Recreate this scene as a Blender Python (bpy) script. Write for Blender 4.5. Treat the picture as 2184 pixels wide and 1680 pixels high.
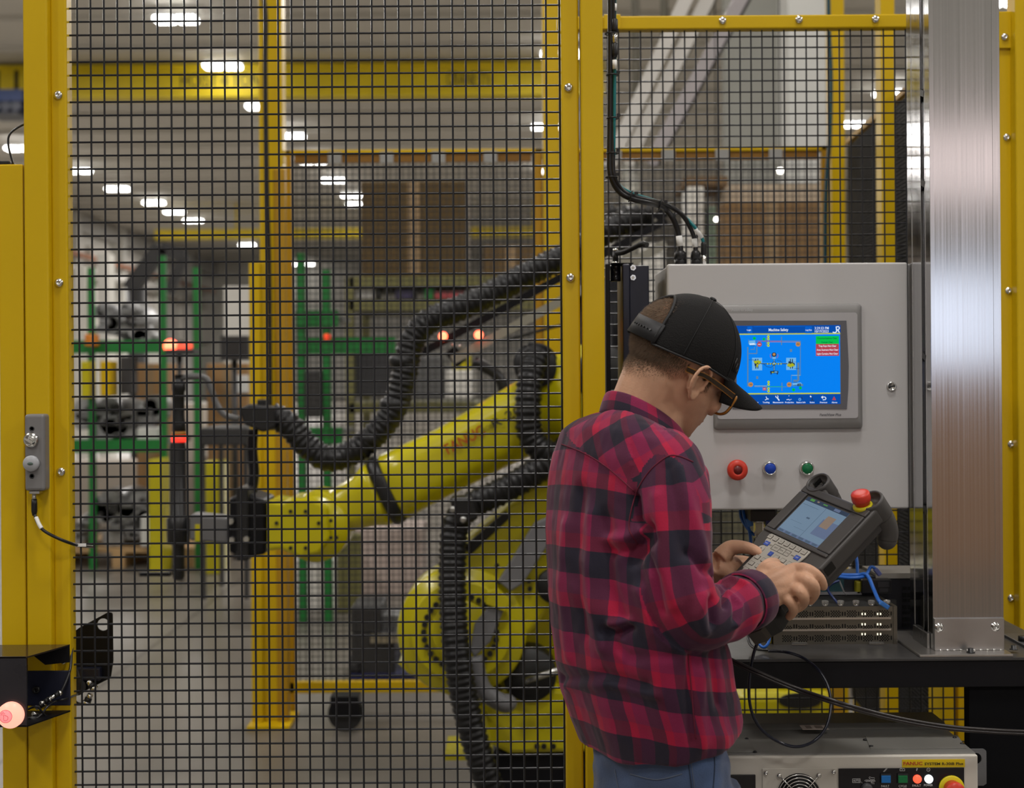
import bpy, bmesh, math, random
from math import sin, cos, pi, radians, sqrt, atan2
from mathutils import Vector, Matrix, noise
V = Vector
for o in list(bpy.data.objects): bpy.data.objects.remove(o)
SC = bpy.context.scene
COL = SC.collection
# ---------------- camera, light, exposure ----------------
FPX, CX, CY, CAMZ, ROLL = 3033.0, 1092.0, 795.0, 1.5, radians(0.42)
cam_d = bpy.data.cameras.new('camera'); cam = bpy.data.objects.new('camera', cam_d); COL.objects.link(cam)
cam.matrix_world = Matrix.Translation((0, 0, CAMZ)) @ Matrix.Rotation(pi/2, 4, 'X') @ Matrix.Rotation(-ROLL, 4, 'Z')
cam_d.sensor_width = 36; cam_d.lens = FPX*36/2184; cam_d.shift_y = -(840-CY)/2184
cam_d.clip_start = .05; cam_d.clip_end = 300
cam_d.dof.use_dof = True; cam_d.dof.focus_distance = 2.75; cam_d.dof.aperture_fstop = 4.0
SC.camera = cam
SC.view_settings.view_transform = 'Standard'; SC.view_settings.look = 'None'
SC.view_settings.gamma = 1; SC.view_settings.use_curve_mapping = False
SC.view_settings.exposure = 0.0
w = bpy.data.worlds.new('hall_air'); SC.world = w; w.use_nodes = True
w.node_tree.nodes['Background'].inputs[0].default_value = (.80, .86, 1, 1)
w.node_tree.nodes['Background'].inputs[1].default_value = .20
def area(name, loc, target, sx, sy, power, col=(1, .96, .92)):
    l = bpy.data.lights.new(name, 'AREA'); l.shape = 'RECTANGLE'; l.size = sx; l.size_y = sy; l.energy = power*.62; l.color = col
    o = bpy.data.objects.new(name, l); COL.objects.link(o); o.location = loc
    o.rotation_euler = (V(target)-V(loc)).to_track_quat('-Z', 'Y').to_euler()
    return o
LZ = 8.95
# high-bay lamps of the hall: light sources hang in the same grid as the visible fixtures
for (x, y, p, s) in [(.75, -4.2, 330, 1.4), (9.8, -4.2, 420, 1.2), (-7.5, -4.2, 480, 1.2), (.75, 1.0, 430, 1.0), (-7.5, 6.2, 500, 1.2), (.75, 9.5, 520, 1.2), (9.8, 6.2, 500, 1.2), (9.8, 1.0, 380, 1.2), (-7.5, 1.0, 380, 1.2)]:
    area('high_bay_light', (x, y, LZ-.1), (x*.4, y+.3, 0), s, s, p)
for (x, y) in [(-12, 24), (4, 24), (-12, 47), (4, 47), (-12, 70)]:
    area('high_bay_light', (x, y, LZ-.2), (x, y, 0), 4, 8, 3000)

# ---------------- helpers ----------------
def P(px, py, Y):
    dx = px-CX; dy = CY-py; c = cos(ROLL); s = sin(ROLL)
    return V(((dx*c+dy*s)/FPX*Y, Y, CAMZ+(-dx*s+dy*c)/FPX*Y))
def frame(o, u, v=None, n=None):
    return (V(o), V(u), V(v), V(n))
ORG = {}
MATS = {}
def lin(c):
    return tuple(((x/255)/12.92 if x/255 <= .04045 else ((x/255+.055)/1.055)**2.4) for x in c)
def mat(name, col, rough=.5, metal=0, var=.0, vs=8, bump=0, bs=60, emit=None, es=1, spec=.5, coat=0, alpha=1, stretch=None, trans=0, ior=1.45, sheen=0):
    if name in MATS: return MATS[name]
    m = bpy.data.materials.new(name); m.use_nodes = True; nt = m.node_tree; N = nt.nodes; L = nt.links
    b = N['Principled BSDF']; c = lin(col) if max(col) > 1.0 else tuple(col)
    b.inputs['Base Color'].default_value = (*c, 1); b.inputs['Roughness'].default_value = rough; b.inputs['Metallic'].default_value = metal
    b.inputs['Specular IOR Level'].default_value = spec; b.inputs['IOR'].default_value = ior
    b.inputs['Coat Weight'].default_value = coat; b.inputs['Coat Roughness'].default_value = .15
    b.inputs['Transmission Weight'].default_value = trans; b.inputs['Alpha'].default_value = alpha
    if sheen: b.inputs['Sheen Weight'].default_value = sheen
    if emit:
        e = lin(emit) if max(emit) > 1.0 else emit
        b.inputs['Emission Color'].default_value = (*e, 1); b.inputs['Emission Strength'].default_value = es
    if var or bump:
        tc = N.new('ShaderNodeTexCoord'); mp = N.new('ShaderNodeMapping'); L.new(tc.outputs['Object'], mp.inputs[0])
        if stretch: mp.inputs['Scale'].default_value = stretch
    if var:
        n = N.new('ShaderNodeTexNoise'); n.inputs['Scale'].default_value = vs; n.inputs['Detail'].default_value = 6; L.new(mp.outputs[0], n.inputs[0])
        r = N.new('ShaderNodeMapRange'); r.inputs[1].default_value = .25; r.inputs[2].default_value = .75; r.inputs[3].default_value = 1-var; r.inputs[4].default_value = 1+var; L.new(n.outputs[0], r.inputs[0])
        hs = N.new('ShaderNodeHueSaturation'); hs.inputs['Color'].default_value = (*c, 1); L.new(r.outputs[0], hs.inputs['Value']); L.new(hs.outputs[0], b.inputs['Base Color'])
        r2 = N.new('ShaderNodeMapRange'); r2.inputs[1].default_value = .3; r2.inputs[2].default_value = .7; r2.inputs[3].default_value = max(0, rough*(1-var)); r2.inputs[4].default_value = min(1, rough*(1+var)); L.new(n.outputs[0], r2.inputs[0]); L.new(r2.outputs[0], b.inputs['Roughness'])
    if bump:
        n2 = N.new('ShaderNodeTexNoise'); n2.inputs['Scale'].default_value = bs; n2.inputs['Detail'].default_value = 5; L.new(mp.outputs[0], n2.inputs[0])
        bp = N.new('ShaderNodeBump'); bp.inputs['Strength'].default_value = bump; bp.inputs['Distance'].default_value = .002; L.new(n2.outputs[0], bp.inputs['Height']); L.new(bp.outputs[0], b.inputs['Normal'])
    MATS[name] = m; return m
def glow(name, col, s=1):
    return mat(name, (0, 0, 0), .6, emit=col, es=s, spec=.1)

class MB:
    def __init__(s): s.v = []; s.f = []; s.m = []; s.sm = []; s.cur = 0
    def mat(s, i): s.cur = i; return s
    def add(s, vs, fs, smooth=False):
        k = len(s.v); s.v += [V(x) for x in vs]
        for f in fs: s.f.append([k+i for i in f]); s.m.append(s.cur); s.sm.append(smooth)
        return s
    def box(s, a, b):
        x0, x1 = sorted((a[0], b[0])); y0, y1 = sorted((a[1], b[1])); z0, z1 = sorted((a[2], b[2]))
        return s.add([(x0,y0,z0),(x1,y0,z0),(x1,y1,z0),(x0,y1,z0),(x0,y0,z1),(x1,y0,z1),(x1,y1,z1),(x0,y1,z1)],
                     [(0,3,2,1),(4,5,6,7),(0,1,5,4),(1,2,6,5),(2,3,7,6),(3,0,4,7)])
    def obox(s, c, u, v, w):           # centre and three half vectors
        c, u, v, w = V(c), V(u), V(v), V(w)
        if u.cross(v).dot(w) < 0: w = -w
        p = [c+a*u+b*v+d*w for d in (-1, 1) for (a, b) in ((-1,-1),(1,-1),(1,1),(-1,1))]
        return s.add(p, [(0,3,2,1),(4,5,6,7),(0,1,5,4),(1,2,6,5),(2,3,7,6),(3,0,4,7)])
    def bar(s, a, b, w, h, up=(0, 0, 1)):   # rectangular bar between two points
        a, b = V(a), V(b); d = (b-a); u = d.normalized(); upv = V(up)
        if abs(u.dot(upv)) > .95: upv = V((0, 1, 0))
        r = u.cross(upv).normalized(); q = r.cross(u)
        return s.obox((a+b)/2, d/2, r*w/2, q*h/2)
    def cyl(s, a, b, r, r2=None, n=20, cap=True):
        a, b = V(a), V(b); r2 = r if r2 is None else r2; d = (b-a).normalized(); t = d.orthogonal().normalized(); q = d.cross(t)
        vs = [a+(t*cos(2*pi*i/n)+q*sin(2*pi*i/n))*r for i in range(n)]+[b+(t*cos(2*pi*i/n)+q*sin(2*pi*i/n))*r2 for i in range(n)]
        s.add(vs, [(i, (i+1) % n, n+(i+1) % n, n+i) for i in range(n)], True)
        if cap: k = len(s.v)-2*n; s.f += [[k+i for i in range(n)][::-1], [k+n+i for i in range(n)]]; s.m += [s.cur]*2; s.sm += [False]*2
        return s
    def tube(s, pts, r, n=10, closed=False, cap=True, squash=None):
        pts = [V(p) for p in pts]; N = len(pts); rs = r if isinstance(r, (list, tuple)) else [r]*N
        vs = []; t = None
        for i, p in enumerate(pts):
            if closed: d = (pts[(i+1) % N]-pts[i-1]).normalized()
            else: d = (pts[min(i+1, N-1)]-pts[max(i-1, 0)]).normalized()
            if t is None: t = d.orthogonal().normalized()
            t = (t-d*t.dot(d)).normalized(); q = d.cross(t)
            for k in range(n): a = 2*pi*k/n; vs.append(p+(t*cos(a)+q*sin(a))*rs[i])
        fs = []
        for i in range(N if closed else N-1):
            j = (i+1) % N
            for k in range(n): fs.append((i*n+k, i*n+(k+1) % n, j*n+(k+1) % n, j*n+k))
        s.add(vs, fs, True)
        if cap and not closed:
            k = len(s.v)-N*n; s.f += [[k+i for i in range(n)][::-1], [k+(N-1)*n+i for i in range(n)]]; s.m += [s.cur]*2; s.sm += [False]*2
        return s
    def loft(s, rings, cap=True, smooth=True):      # list of rings (same count) of points
        n = len(rings[0]); vs = [V(p) for r in rings for p in r]; fs = []
        for i in range(len(rings)-1):
            for k in range(n): fs.append((i*n+k, i*n+(k+1) % n, (i+1)*n+(k+1) % n, (i+1)*n+k))
        s.add(vs, fs, smooth)
        if cap:
            k = len(s.v)-len(rings)*n; s.f += [[k+i for i in range(n)][::-1], [k+(len(rings)-1)*n+i for i in range(n)]]; s.m += [s.cur]*2; s.sm += [smooth]*2
        return s
    def ell(s, c, rx, ry=None, rz=None, M=None, nu=20, nv=12):
        ry = rx if ry is None else ry; rz = rx if rz is None else rz; c = V(c); vs = []; M = M or Matrix.Identity(3)
        for j in range(1, nv):
            for i in range(nu):
                a = pi*j/nv; b = 2*pi*i/nu; vs.append(c+M @ V((rx*sin(a)*cos(b), ry*sin(a)*sin(b), rz*cos(a))))
        vs += [c+M @ V((0, 0, rz)), c+M @ V((0, 0, -rz))]; k = (nv-1)*nu; fs = []
        for j in range(nv-2):
            for i in range(nu): fs.append((j*nu+i, (j+1)*nu+i, (j+1)*nu+(i+1) % nu, j*nu+(i+1) % nu))
        for i in range(nu): fs.append((k, i, (i+1) % nu)); fs.append((k+1, (nv-2)*nu+(i+1) % nu, (nv-2)*nu+i))
        return s.add(vs, fs, True)
    def prism(s, poly, o, u, v, w):     # 2D polygon in frame (o,u,v), extruded along w
        o, u, v, w = V(o), V(u), V(v), V(w); a = [o+u*x+v*y for x, y in poly]; n = len(a); b = [p+w for p in a]
        ar = sum(poly[i][0]*poly[(i+1) % n][1]-poly[(i+1) % n][0]*poly[i][1] for i in range(n))
        fl = (ar > 0) == (u.cross(v).dot(w) > 0)
        fs = [list(range(n))[::-1] if fl else list(range(n)), [n+i for i in (range(n) if fl else range(n-1, -1, -1))]]
        for i in range(n): q = (i, (i+1) % n, n+(i+1) % n, n+i); fs.append(q if fl else q[::-1])
        return s.add(a+b, fs)
    def lathe(s, prof, o, ax, n=24, cap=True):       # profile (r, h) revolved about ax through o
        o, ax = V(o), V(ax).normalized(); t = ax.orthogonal().normalized(); q = ax.cross(t)
        return s.loft([[o+ax*h+(t*cos(2*pi*k/n)+q*sin(2*pi*k/n))*max(r, 1e-5) for k in range(n)] for r, h in prof], cap=cap)
    def text(s, txt, o, u, v, size, depth=.0004, align='CENTER', w=None, bold=0, shear=0):
        cu = bpy.data.curves.new('t', 'FONT'); cu.body = txt; cu.size = 1; cu.align_x = align; cu.align_y = 'CENTER'; cu.resolution_u = 2; cu.offset = bold; cu.shear = shear
        ob = bpy.data.objects.new('t', cu); COL.objects.link(ob)
        me = bpy.data.meshes.new_from_object(ob); xs = [p.co.x for p in me.vertices] or [0, 1]
        kx = size if w is None else w/max(1e-6, max(xs)-min(xs)); o, u, v = V(o), V(u).normalized(), V(v).normalized(); nn = u.cross(v)
        cx_ = (max(xs)+min(xs))/2 if w is not None and align == 'CENTER' else 0
        s.add([o+u*(p.co.x-cx_)*kx+v*p.co.y*size+nn*depth for p in me.vertices], [list(f.vertices) for f in me.polygons])
        bpy.data.objects.remove(ob); bpy.data.curves.remove(cu); bpy.data.meshes.remove(me); return s
    def build(s, name, mats, parent=None, bevel=0, seg=2, smooth=None, sub=0):
        if not isinstance(mats, (list, tuple)): mats = [mats]
        if parent is not None: org = ORG[parent.name]
        else:
            xs = [p.x for p in s.v]; ys = [p.y for p in s.v]; zs = [p.z for p in s.v]
            org = V(((min(xs)+max(xs))/2, (min(ys)+max(ys))/2, min(zs)))
        me = bpy.data.meshes.new(name); me.from_pydata([p-org for p in s.v], [], s.f)
        for m in mats: me.materials.append(m)
        me.polygons.foreach_set('material_index', s.m)
        me.polygons.foreach_set('use_smooth', [True]*len(s.f) if smooth else s.sm); me.update()
        o = bpy.data.objects.new(name, me); COL.objects.link(o)
        if parent is not None: o.parent = parent
        else: o.location = org
        ORG[o.name] = org
        if bevel:
            b = o.modifiers.new('bevel', 'BEVEL'); b.width = bevel; b.segments = seg; b.limit_method = 'ANGLE'; b.angle_limit = radians(40); b.harden_normals = False
        if sub:
            q = o.modifiers.new('sub', 'SUBSURF'); q.levels = sub; q.render_levels = sub
        return o
def tag(o, label, cat, group=None):
    o['label'] = label; o['category'] = cat
    if group: o['group'] = group
    return o
def struct(o): o['kind'] = 'structure'; return o
def thing(name, loc, label, cat, group=None):
    o = bpy.data.objects.new(name, None); COL.objects.link(o); o.location = V(loc); o.empty_display_size = .1
    ORG[o.name] = V(loc); tag(o, label, cat, group); return o
def dup(root, delta, label=None):
    def cp(o, par):
        c = o.copy(); COL.objects.link(c)
        if par is not None: c.parent = par
        ORG[c.name] = ORG[o.name]+(V(delta)); return c
    r = cp(root, None); r.location = root.location+V(delta)
    if label: r['label'] = label
    for ch in [q for q in bpy.data.objects if q.parent == root]:
        c = cp(ch, r)
        for g in [q for q in bpy.data.objects if q.parent == ch]: cp(g, c)
    return r
def spl(pts, k=6, closed=False):        # Catmull-Rom through points
    pts = [V(p) for p in pts]; n = len(pts); out = []
    for i in range(n if closed else n-1):
        g = (lambda j: pts[j % n]) if closed else (lambda j: pts[max(0, min(n-1, j))])
        a, b, c, d = g(i-1), g(i), g(i+1), g(i+2)
        for t in range(k):
            t /= k; out.append(.5*((2*b)+(c-a)*t+(2*a-5*b+4*c-d)*t*t+(3*b-a-3*c+d)*t**3))
    if not closed: out.append(pts[-1])
    return out
def cable(pxs, r, name, m, label, cat='cable', n=10, k=8, parent=None, group=None):
    o = MB().tube(spl([P(*p) for p in pxs], k), r, n).build(name, m, parent)
    if parent is None: tag(o, label, cat, group)
    return o
def bx(x0, y0, x1, y1, Y0, Y1, mb=None):   # box whose front face fills a pixel rectangle at depth Y0
    a = P(x0, (y0+y1)/2, Y0).x; b = P(x1, (y0+y1)/2, Y0).x; t = P((x0+x1)/2, y0, Y0).z; l = P((x0+x1)/2, y1, Y0).z
    return (mb or MB()).box((a, Y0, l), (b, Y1, t))
# ---------------- shared materials ----------------
yel = mat('yellow_powder_coat', (.60, .395, .003), .36, spec=.35, var=.05, vs=3, bump=.04, bs=900)
yel2 = mat('crane_yellow_paint', (.75, .58, .01), .5, var=.1, vs=1)
yrob = mat('robot_yellow_paint', (.50, .44, .003), .28, var=.04, vs=3, coat=.3)
blk = mat('black_powder_coat', (.005, .005, .007), .42, spec=.25, bump=.05, bs=700)
blkm = mat('black_plastic', (.010, .010, .011), .42, bump=.05, bs=500)
wire = mat('black_coated_wire', (.013, .014, .018), .28)
rub = mat('black_rubber', (.014, .014, .015), .55)
hose_m = mat('corrugated_hose_plastic', (.009, .009, .010), .42, spec=.4)
chrome = mat('zinc_plated_steel', (.72, .72, .70), .22, 1)
steel = mat('stainless_steel', (.55, .55, .54), .3, 1, var=.1, vs=30)
alu = mat('anodised_aluminium', (.60, .60, .62), .34, 1, var=.1, vs=14, stretch=(6, 6, .05))
alur = mat('rough_cast_aluminium', (.40, .40, .40), .5, .6, var=.3, vs=9)
cabg = mat('light_grey_enamel', (.52, .51, .505), .32, bump=.05, bs=400)
dgrey = mat('dark_grey_steel', (.075, .075, .078), .38, .3, var=.15, vs=6)
mgrey = mat('grey_plastic', (.19, .185, .185), .4)
green = mat('green_rack_paint', (.01, .17, .03), .45, var=.1)
card = mat('brown_cardboard', (.33, .19, .08), .85, var=.12, vs=5)
wood = mat('pallet_wood', (.45, .29, .14), .8, var=.2, vs=6)
white = mat('white_paint', (.78, .76, .70), .5, var=.06, vs=3)
red = mat('red_plastic', (.55, .03, .02), .35)
blue = mat('blue_cable_jacket', (.02, .13, .52), .38)
teal = mat('teal_cable_jacket', (.005, .16, .18), .4)
jack = mat('black_cable_jacket', (.013, .013, .015), .33)
lblw = mat('white_label', (.75, .75, .73), .5)
ink = mat('dark_ink', (.02, .02, .02), .6)
# ================= the hall =================
def floor_mat():
    m = mat('polished_concrete', (.15, .135, .115), .36, var=.12, vs=.9, bump=.02, bs=30)
    nt = m.node_tree; N = nt.nodes; L = nt.links; b = N['Principled BSDF']
    tc = N.new('ShaderNodeTexCoord'); br = N.new('ShaderNodeTexBrick'); br.offset = 0; L.new(tc.outputs['Object'], br.inputs[0])
    br.inputs['Scale'].default_value = 1; br.inputs['Brick Width'].default_value = 3.6; br.inputs['Row Height'].default_value = 3.6; br.inputs['Mortar Size'].default_value = .012
    src = b.inputs['Base Color'].links[0].from_socket; mx = N.new('ShaderNodeMix'); mx.data_type = 'RGBA'
    L.new(br.outputs['Fac'], mx.inputs['Factor']); L.new(src, mx.inputs['A']); mx.inputs['B'].default_value = (.08, .07, .06, 1); L.new(mx.outputs['Result'], b.inputs['Base Color'])
    return m
struct(MB().box((-20, -10.5, -.2), (16, 95, 0)).build('floor', floor_mat()))
ceil = mat('ribbed_ceiling_panels', (.60, .575, .52), .8, var=.05, vs=.7)
def ceiling():
    mb = MB().box((-20, -10.5, 9.0), (16, 95, 9.2))
    return mb
struct(ceiling().build('ceiling', ceil))
mb = MB()
for i in range(38): y = -9+i*2.75; mb.box((-20, y, 8.88), (16, y+.1, 9.0))
struct(mb.build('trim_1', mat('ceiling_ribs', (.58, .56, .51), .7)))
wallm = mat('painted_wall_panels', (.64, .62, .57), .7, var=.08, vs=.6)
struct(MB().box((-20.3, -10.5, 0), (-20, 95, 9)).build('wall_left', wallm))
struct(MB().box((16, -10.5, 0), (16.3, 95, 9)).build('wall_right', wallm))
struct(MB().box((-20, 95, 0), (16, 95.3, 9)).build('wall_far', wallm))
# wall behind the camera: sheeted wall with a strip window and a daylit loading door (seen only as reflections)
struct(MB().box((-20, -10.8, 0), (16, -10.5, 9)).build('wall_near', wallm))
fr = struct(MB().box((-2.0, -10.5, 3.35), (6.4, -10.42, 4.35)).build('window_1', mat('window_frame_grey', (.4, .4, .4), .5)))
p_ = MB()
for i in range(6): p_.box((-1.9+i*1.38, -10.50, 3.45), (-.62+i*1.38, -10.38, 4.25))
p_.build('pane', glow('daylit_frosted_pane', (1, .83, .79), 1.9), fr)
dr = struct(MB().box((.8, -10.5, 0), (7.2, -10.40, 2.9)).build('door_1', mat('loading_door_panels', (.5, .5, .52), .5)))
p_ = MB()
for i in range(4): p_.box((1.0+i*1.55, -10.42, 1.5), (2.4+i*1.55, -10.36, 2.6))
p_.build('pane', glow('daylit_door_pane', (.80, .86, 1), 2.3), dr)
struct(MB().box((1.6, -5.2, 0), (6.0, -5.0, 1.52)).build('plywood_reflector', mat('reflector_plywood', (.44, .27, .17), .6, var=.1, vs=3, stretch=(6, 6, .4))))  # plywood added out of view to give the column a warm wood reflection
# left wall: pale panels, copper pipe and roof beams that recede towards the far end
pm = mat('pale_insulated_panel', (.66, .63, .58), .6, var=.1, vs=2)
mb = MB()
for i in range(14): mb.box((-19.98, 30+i*4.6, 3.6), (-19.7, 33.4+i*4.6, 7.6))
struct(mb.build('trim_2', pm))
struct(MB().box((-19.99, 10, 8.1), (-19.6, 95, 8.9)).build('trim_3', mat('wall_head_girder', (.42, .41, .39), .6)))
mb = MB()
for i in range(9): mb.box((-19.99, 26+i*7.5, 0), (-19.35, 26.5+i*7.5, 8.9))
struct(mb.build('trim_4', mat('wall_column_paint', (.60, .59, .55), .6)))
o = MB().cyl((-19.2, 20, 6.9), (-19.2, 92, 6.9), .11, n=10).build('supply_pipe', mat('copper_orange_pipe', (.42, .17, .09), .5))
tag(o, 'long orange brown pipe running along the upper left wall of the hall', 'pipe')
o = MB().cyl((-19.0, 20, 6.2), (-19.0, 92, 6.2), .16, n=10).build('supply_pipe', mat('white_duct_paint', (.72, .70, .66), .5))
tag(o, 'pale lagged pipe running along the left wall under the orange brown pipe', 'pipe')
# high-bay lamps, two lit halves each
lampg = glow('lit_lamp_lens', (1, .98, .94), 14); lamph = mat('lamp_housing', (.45, .45, .45), .5)
first = None
def lamp(x, y, label, grp):
    global first
    if first is None:
        t = thing('high_bay_lamp', (x, y, LZ-.25), label, 'lamp', grp)
        MB().box((x-.45, y-.16, LZ-.2), (x+.45, y+.16, LZ-.12)).build('housing', lamph, t)
        for s in (-1, 1): MB().box((x+s*.23-.19, y-.2, LZ-.28), (x+s*.23+.19, y+.2, LZ-.2)).build('lens', lampg, t, bevel=.02)
        for s in (-1, 1): MB().cyl((x+s*.3, y, LZ-.12), (x+s*.3, y, 9.0), .012, n=6).build('hanger', lamph, t)
        first = t; return t
    return dup(first, V((x, y, LZ-.25))-first.location, label)
ords = ['first', 'second', 'third', 'fourth', 'fifth', 'sixth', 'seventh', 'eighth', 'ninth', 'tenth']
def row(pts, pre, grp, names=ords):
    for i, (px, py) in enumerate(pts):
        Y = min(93, (LZ-.22-CAMZ)*FPX/(CY-py)); l = lamp(P(px, py, Y).x, Y, pre % names[i], grp); l['group'] = grp; l['label'] = pre % names[i]
row([(375, 35), (475, 135), (560, 222), (620, 286), (667, 340), (711, 381), (750, 413), (761, 433)], 'twin high-bay lamp in the steep diagonal row behind the gate, %s from the top', 'steep diagonal row of high-bay lamps')
row([(168, 357), (250, 396), (328, 426), (372, 446), (412, 465), (527, 518)], 'twin high-bay lamp in the flat row towards the left wall, %s from the left', 'flat row of high-bay lamps at the left')
row([(619, 570), (655, 577)], 'very distant high-bay lamp low behind the light curtain post, %s from the left', 'very distant high-bay lamps')
row([(42, 308)], 'high-bay lamp at the left edge beside the loose black cable%s', 'lamp left of the first post', [''])
row([(1195, 115), (1194, 206), (1166, 270), (1166, 365)], 'high-bay lamp peeping out beside the middle yellow post, %s from the top', 'high-bay lamps beside the middle post')
row([(2145, 10), (1900, 203), (1822, 270)], 'high-bay lamp %s', 'high-bay lamps beyond the right panel', ['at the top edge beside the aluminium column', 'crossed by the second yellow far post', 'just above the sloping top of the dark screen'])
# overhead cranes
def crane(Y, px0, px1, py0, py1, label, txt=None):
    a = P((px0+px1)/2, py0, Y); b = P((px0+px1)/2, py1, Y); x0 = P(px0, 400, Y).x; x1 = P(px1, 400, Y).x
    t = thing('crane_girder', ((x0+x1)/2, Y, b.z), label, 'crane')
    MB().box((x0, Y, b.z+.08), (x1, Y+.35, a.z-.06)).build('girder', yel2, t)
    MB().box((x0, Y-.12, a.z-.06), (x1, Y+.47, a.z)).box((x0, Y-.12, b.z), (x1, Y+.47, b.z+.08)).build('flange', yel2, t)
    if txt:
        mb = MB(); zz = (a.z+b.z)/2
        for (s, px, wd) in txt: mb.text(s, (P(px, 172, Y).x, Y-.01, zz), (1, 0, 0), (0, 0, 1), .5, w=wd)
        mb.build('lettering', ink, t)
    return t
crane(34.0, -40, 1290, 137, 207, 'long yellow overhead crane girder across the top of the hall', [('CRANE 7½', 1000, 1.05), ('HOIST 4 TON', 470, 1.9)])
g_ = crane(62, 330, 1170, 487, 507, 'small yellow crane girder far down the hall below the long one')
for x in (-12, -5, 1): MB().cyl((x, 62.2, 7.6), (x, 62.2, 9.0), .06, n=8).build('hanger', yel2, g_)
t = thing('crane_trolley', P(20, 240, 32.9), 'dark blue crane trolley hanging at the far left edge', 'crane')
bx(-30, 190, 48, 215, 32.5, 33.85).build('housing', mat('trolley_blue', (.01, .03, .12), .5), t)
mb = bx(-30, 215, 40, 242, 32.7, 33.7)
for i in range(3): q = P(-10+i*22, 225, 32.55); mb.cyl(q, q+V((0, 1.2, 0)), .12, n=10)
mb.build('drum', mat('trolley_dark', (.006, .01, .03), .4), t)
MB().cyl(P(-5, 190, 33.2), P(-5, 150, 33.2), .05, n=8).cyl(P(35, 190, 33.2), P(35, 150, 33.2), .05, n=8).build('hanger', blk, t)
# ================= guard fence, near side =================
YF = 2.95
def bolt(mb, px, py, Y, r=.0095, hexs=0):
    q = P(px, py, Y)
    if hexs: mb.cyl(q, q+V((0, -.006, 0)), r, n=6)
    else: mb.lathe([(r, 0), (r, -.002), (r*.85, -.0045), (r*.5, -.006), (.36*r, -.0062), (.3*r, -.004)], q, (0, 1, 0), 16)
    return mb
def vspan(x0, x1, Y0, Y1, z0, z1, py=800):
    return MB().box((P(x0, py, Y0).x, Y0, z0), (P(x1, py, Y0).x, Y1, z1))
def wmesh(x0, x1, z0, z1, Y, pitch, r, offx=0, offz=0):
    mb = MB(); x = x0+offx
    while x < x1:
        mb.cyl((x, Y-r*.6, z0), (x, Y-r*.6, z1), r, n=8, cap=False); x += pitch
    z = z0+offz
    while z < z1:
        mb.cyl((x0, Y+r*.6, z), (x1, Y+r*.6, z), r, n=8, cap=False); z += pitch
    return mb
o = vspan(-1, 51.5, 2.935, 3.0, 0, P(20, 350, 2.935).z).build('cable_trunking', yel, bevel=.003)
tag(o, 'wide yellow trunking box left of the left post, ending below the frame top', 'trunking')
t = thing('fence_post', P(79, 1700, 2.93)*1, 'yellow square fence post at the left edge carrying the grey safety switch', 'post')
t.location.z = 0; ORG[t.name] = V(t.location)
vspan(53.5, 106, 2.93, 2.98, 0, 2.75).build('tube', yel, t, bevel=.004, seg=3)
q = P(79, 800, 2.95); MB().box((q.x-.07, 2.90, 0), (q.x+.07, 3.02, .012)).build('foot_plate', yel, t, bevel=.002)
# gate
xl = P(112, 800, YF).x; xr = P(1238, 800, YF).x
t = thing('mesh_gate', ((xl+xr)/2, YF, .1), 'large black wire mesh gate in a yellow frame left of the man', 'gate')
z0 = .1; z1 = 2.62
vspan(112, 146.5, YF, YF+.04, z0, z1).build('stile', yel, t, bevel=.004, seg=3)
vspan(1201, 1238.5, YF, YF+.04, z0, z1).build('stile', yel, t, bevel=.004, seg=3)
for (a, b) in ((z0, z0+.04), (z1-.04, z1)): MB().box((xl+.033, YF+.002, a), (xr-.036, YF+.038, b)).build('rail', yel, t, bevel=.003)
xm0 = P(140, 800, YF+.02).x; xm1 = P(1208, 800, YF+.02).x; pit = 28.55*2.97/FPX
xs = P(167.5, 0, 2.97).x; xs = P(170.3, 800, 2.97).x; zs = P(700, 14.0, 2.97).z
ox = (xs-xm0) % pit; oz = (zs-z0) % pit
wmesh(xm0, xm1, z0+.01, z1-.01, YF+.02, pit, .0021, ox, (zs-z0-.01) % pit).build('wire_mesh', wire, t)
for px, py in ((124, 203), (126, 603), (130, 1006), (134, 1407), (1213, 187), (1217, 592), (1220, 985)): bolt(MB(), px, py, YF).build('bolt', chrome, t)
t = thing('fence_post', (P(1266, 800, 2.97).x, 2.97, 0), 'yellow square fence post between the gate and the right panel', 'post')
vspan(1243.5, 1291, 2.93, 2.985, 0, 2.75).build('tube', yel, t, bevel=.004, seg=3)
q = P(1266, 800, 2.95); MB().box((q.x-.07, 2.90, 0), (q.x+.07, 3.02, .012)).build('foot_plate', yel, t, bevel=.002)
# right panel
YR = 3.5
xl = P(1297, 800, YR).x; xr = P(2167, 800, YR).x; zt = P(1700, 31, YR).z
t = thing('wire_fence', ((xl+xr)/2, YR, .1), 'fixed black wire mesh panel in a yellow frame behind the cabinet and table', 'fence panel')
MB().box((xl-.12, YR, zt-.034), (xr-.04, YR+.035, zt)).build('rail', yel, t, bevel=.004, seg=3)
MB().box((xl-.12, YR, .1), (xr-.04, YR+.035, .134)).build('rail', yel, t, bevel=.004, seg=3)
vspan(2133, 2167, YR-.001, YR+.034, .1, P(2140, 28, YR).z).build('stile', yel, t, bevel=.004, seg=3)
vspan(1262, 1290, YR-.001, YR+.034, .1, zt).build('stile', yel, t, bevel=.004, seg=3)
bx(2129, 24, 2163, 103, YR-.008, YR-.001).build('corner_plate', yel, t, bevel=.002)
bx(1288, 30, 1324, 62, YR-.006, YR).build('corner_plate', yel, t, bevel=.002)
for px, py in ((1541, 44), (1704, 42), (1867, 41), (2143, 79), (2147, 293), (2151, 620), (2156, 947), (2156, 1275)): bolt(MB(), px, py, YR-(.008 if py == 79 else 0), .0095).build('bolt', chrome, t)
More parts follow.
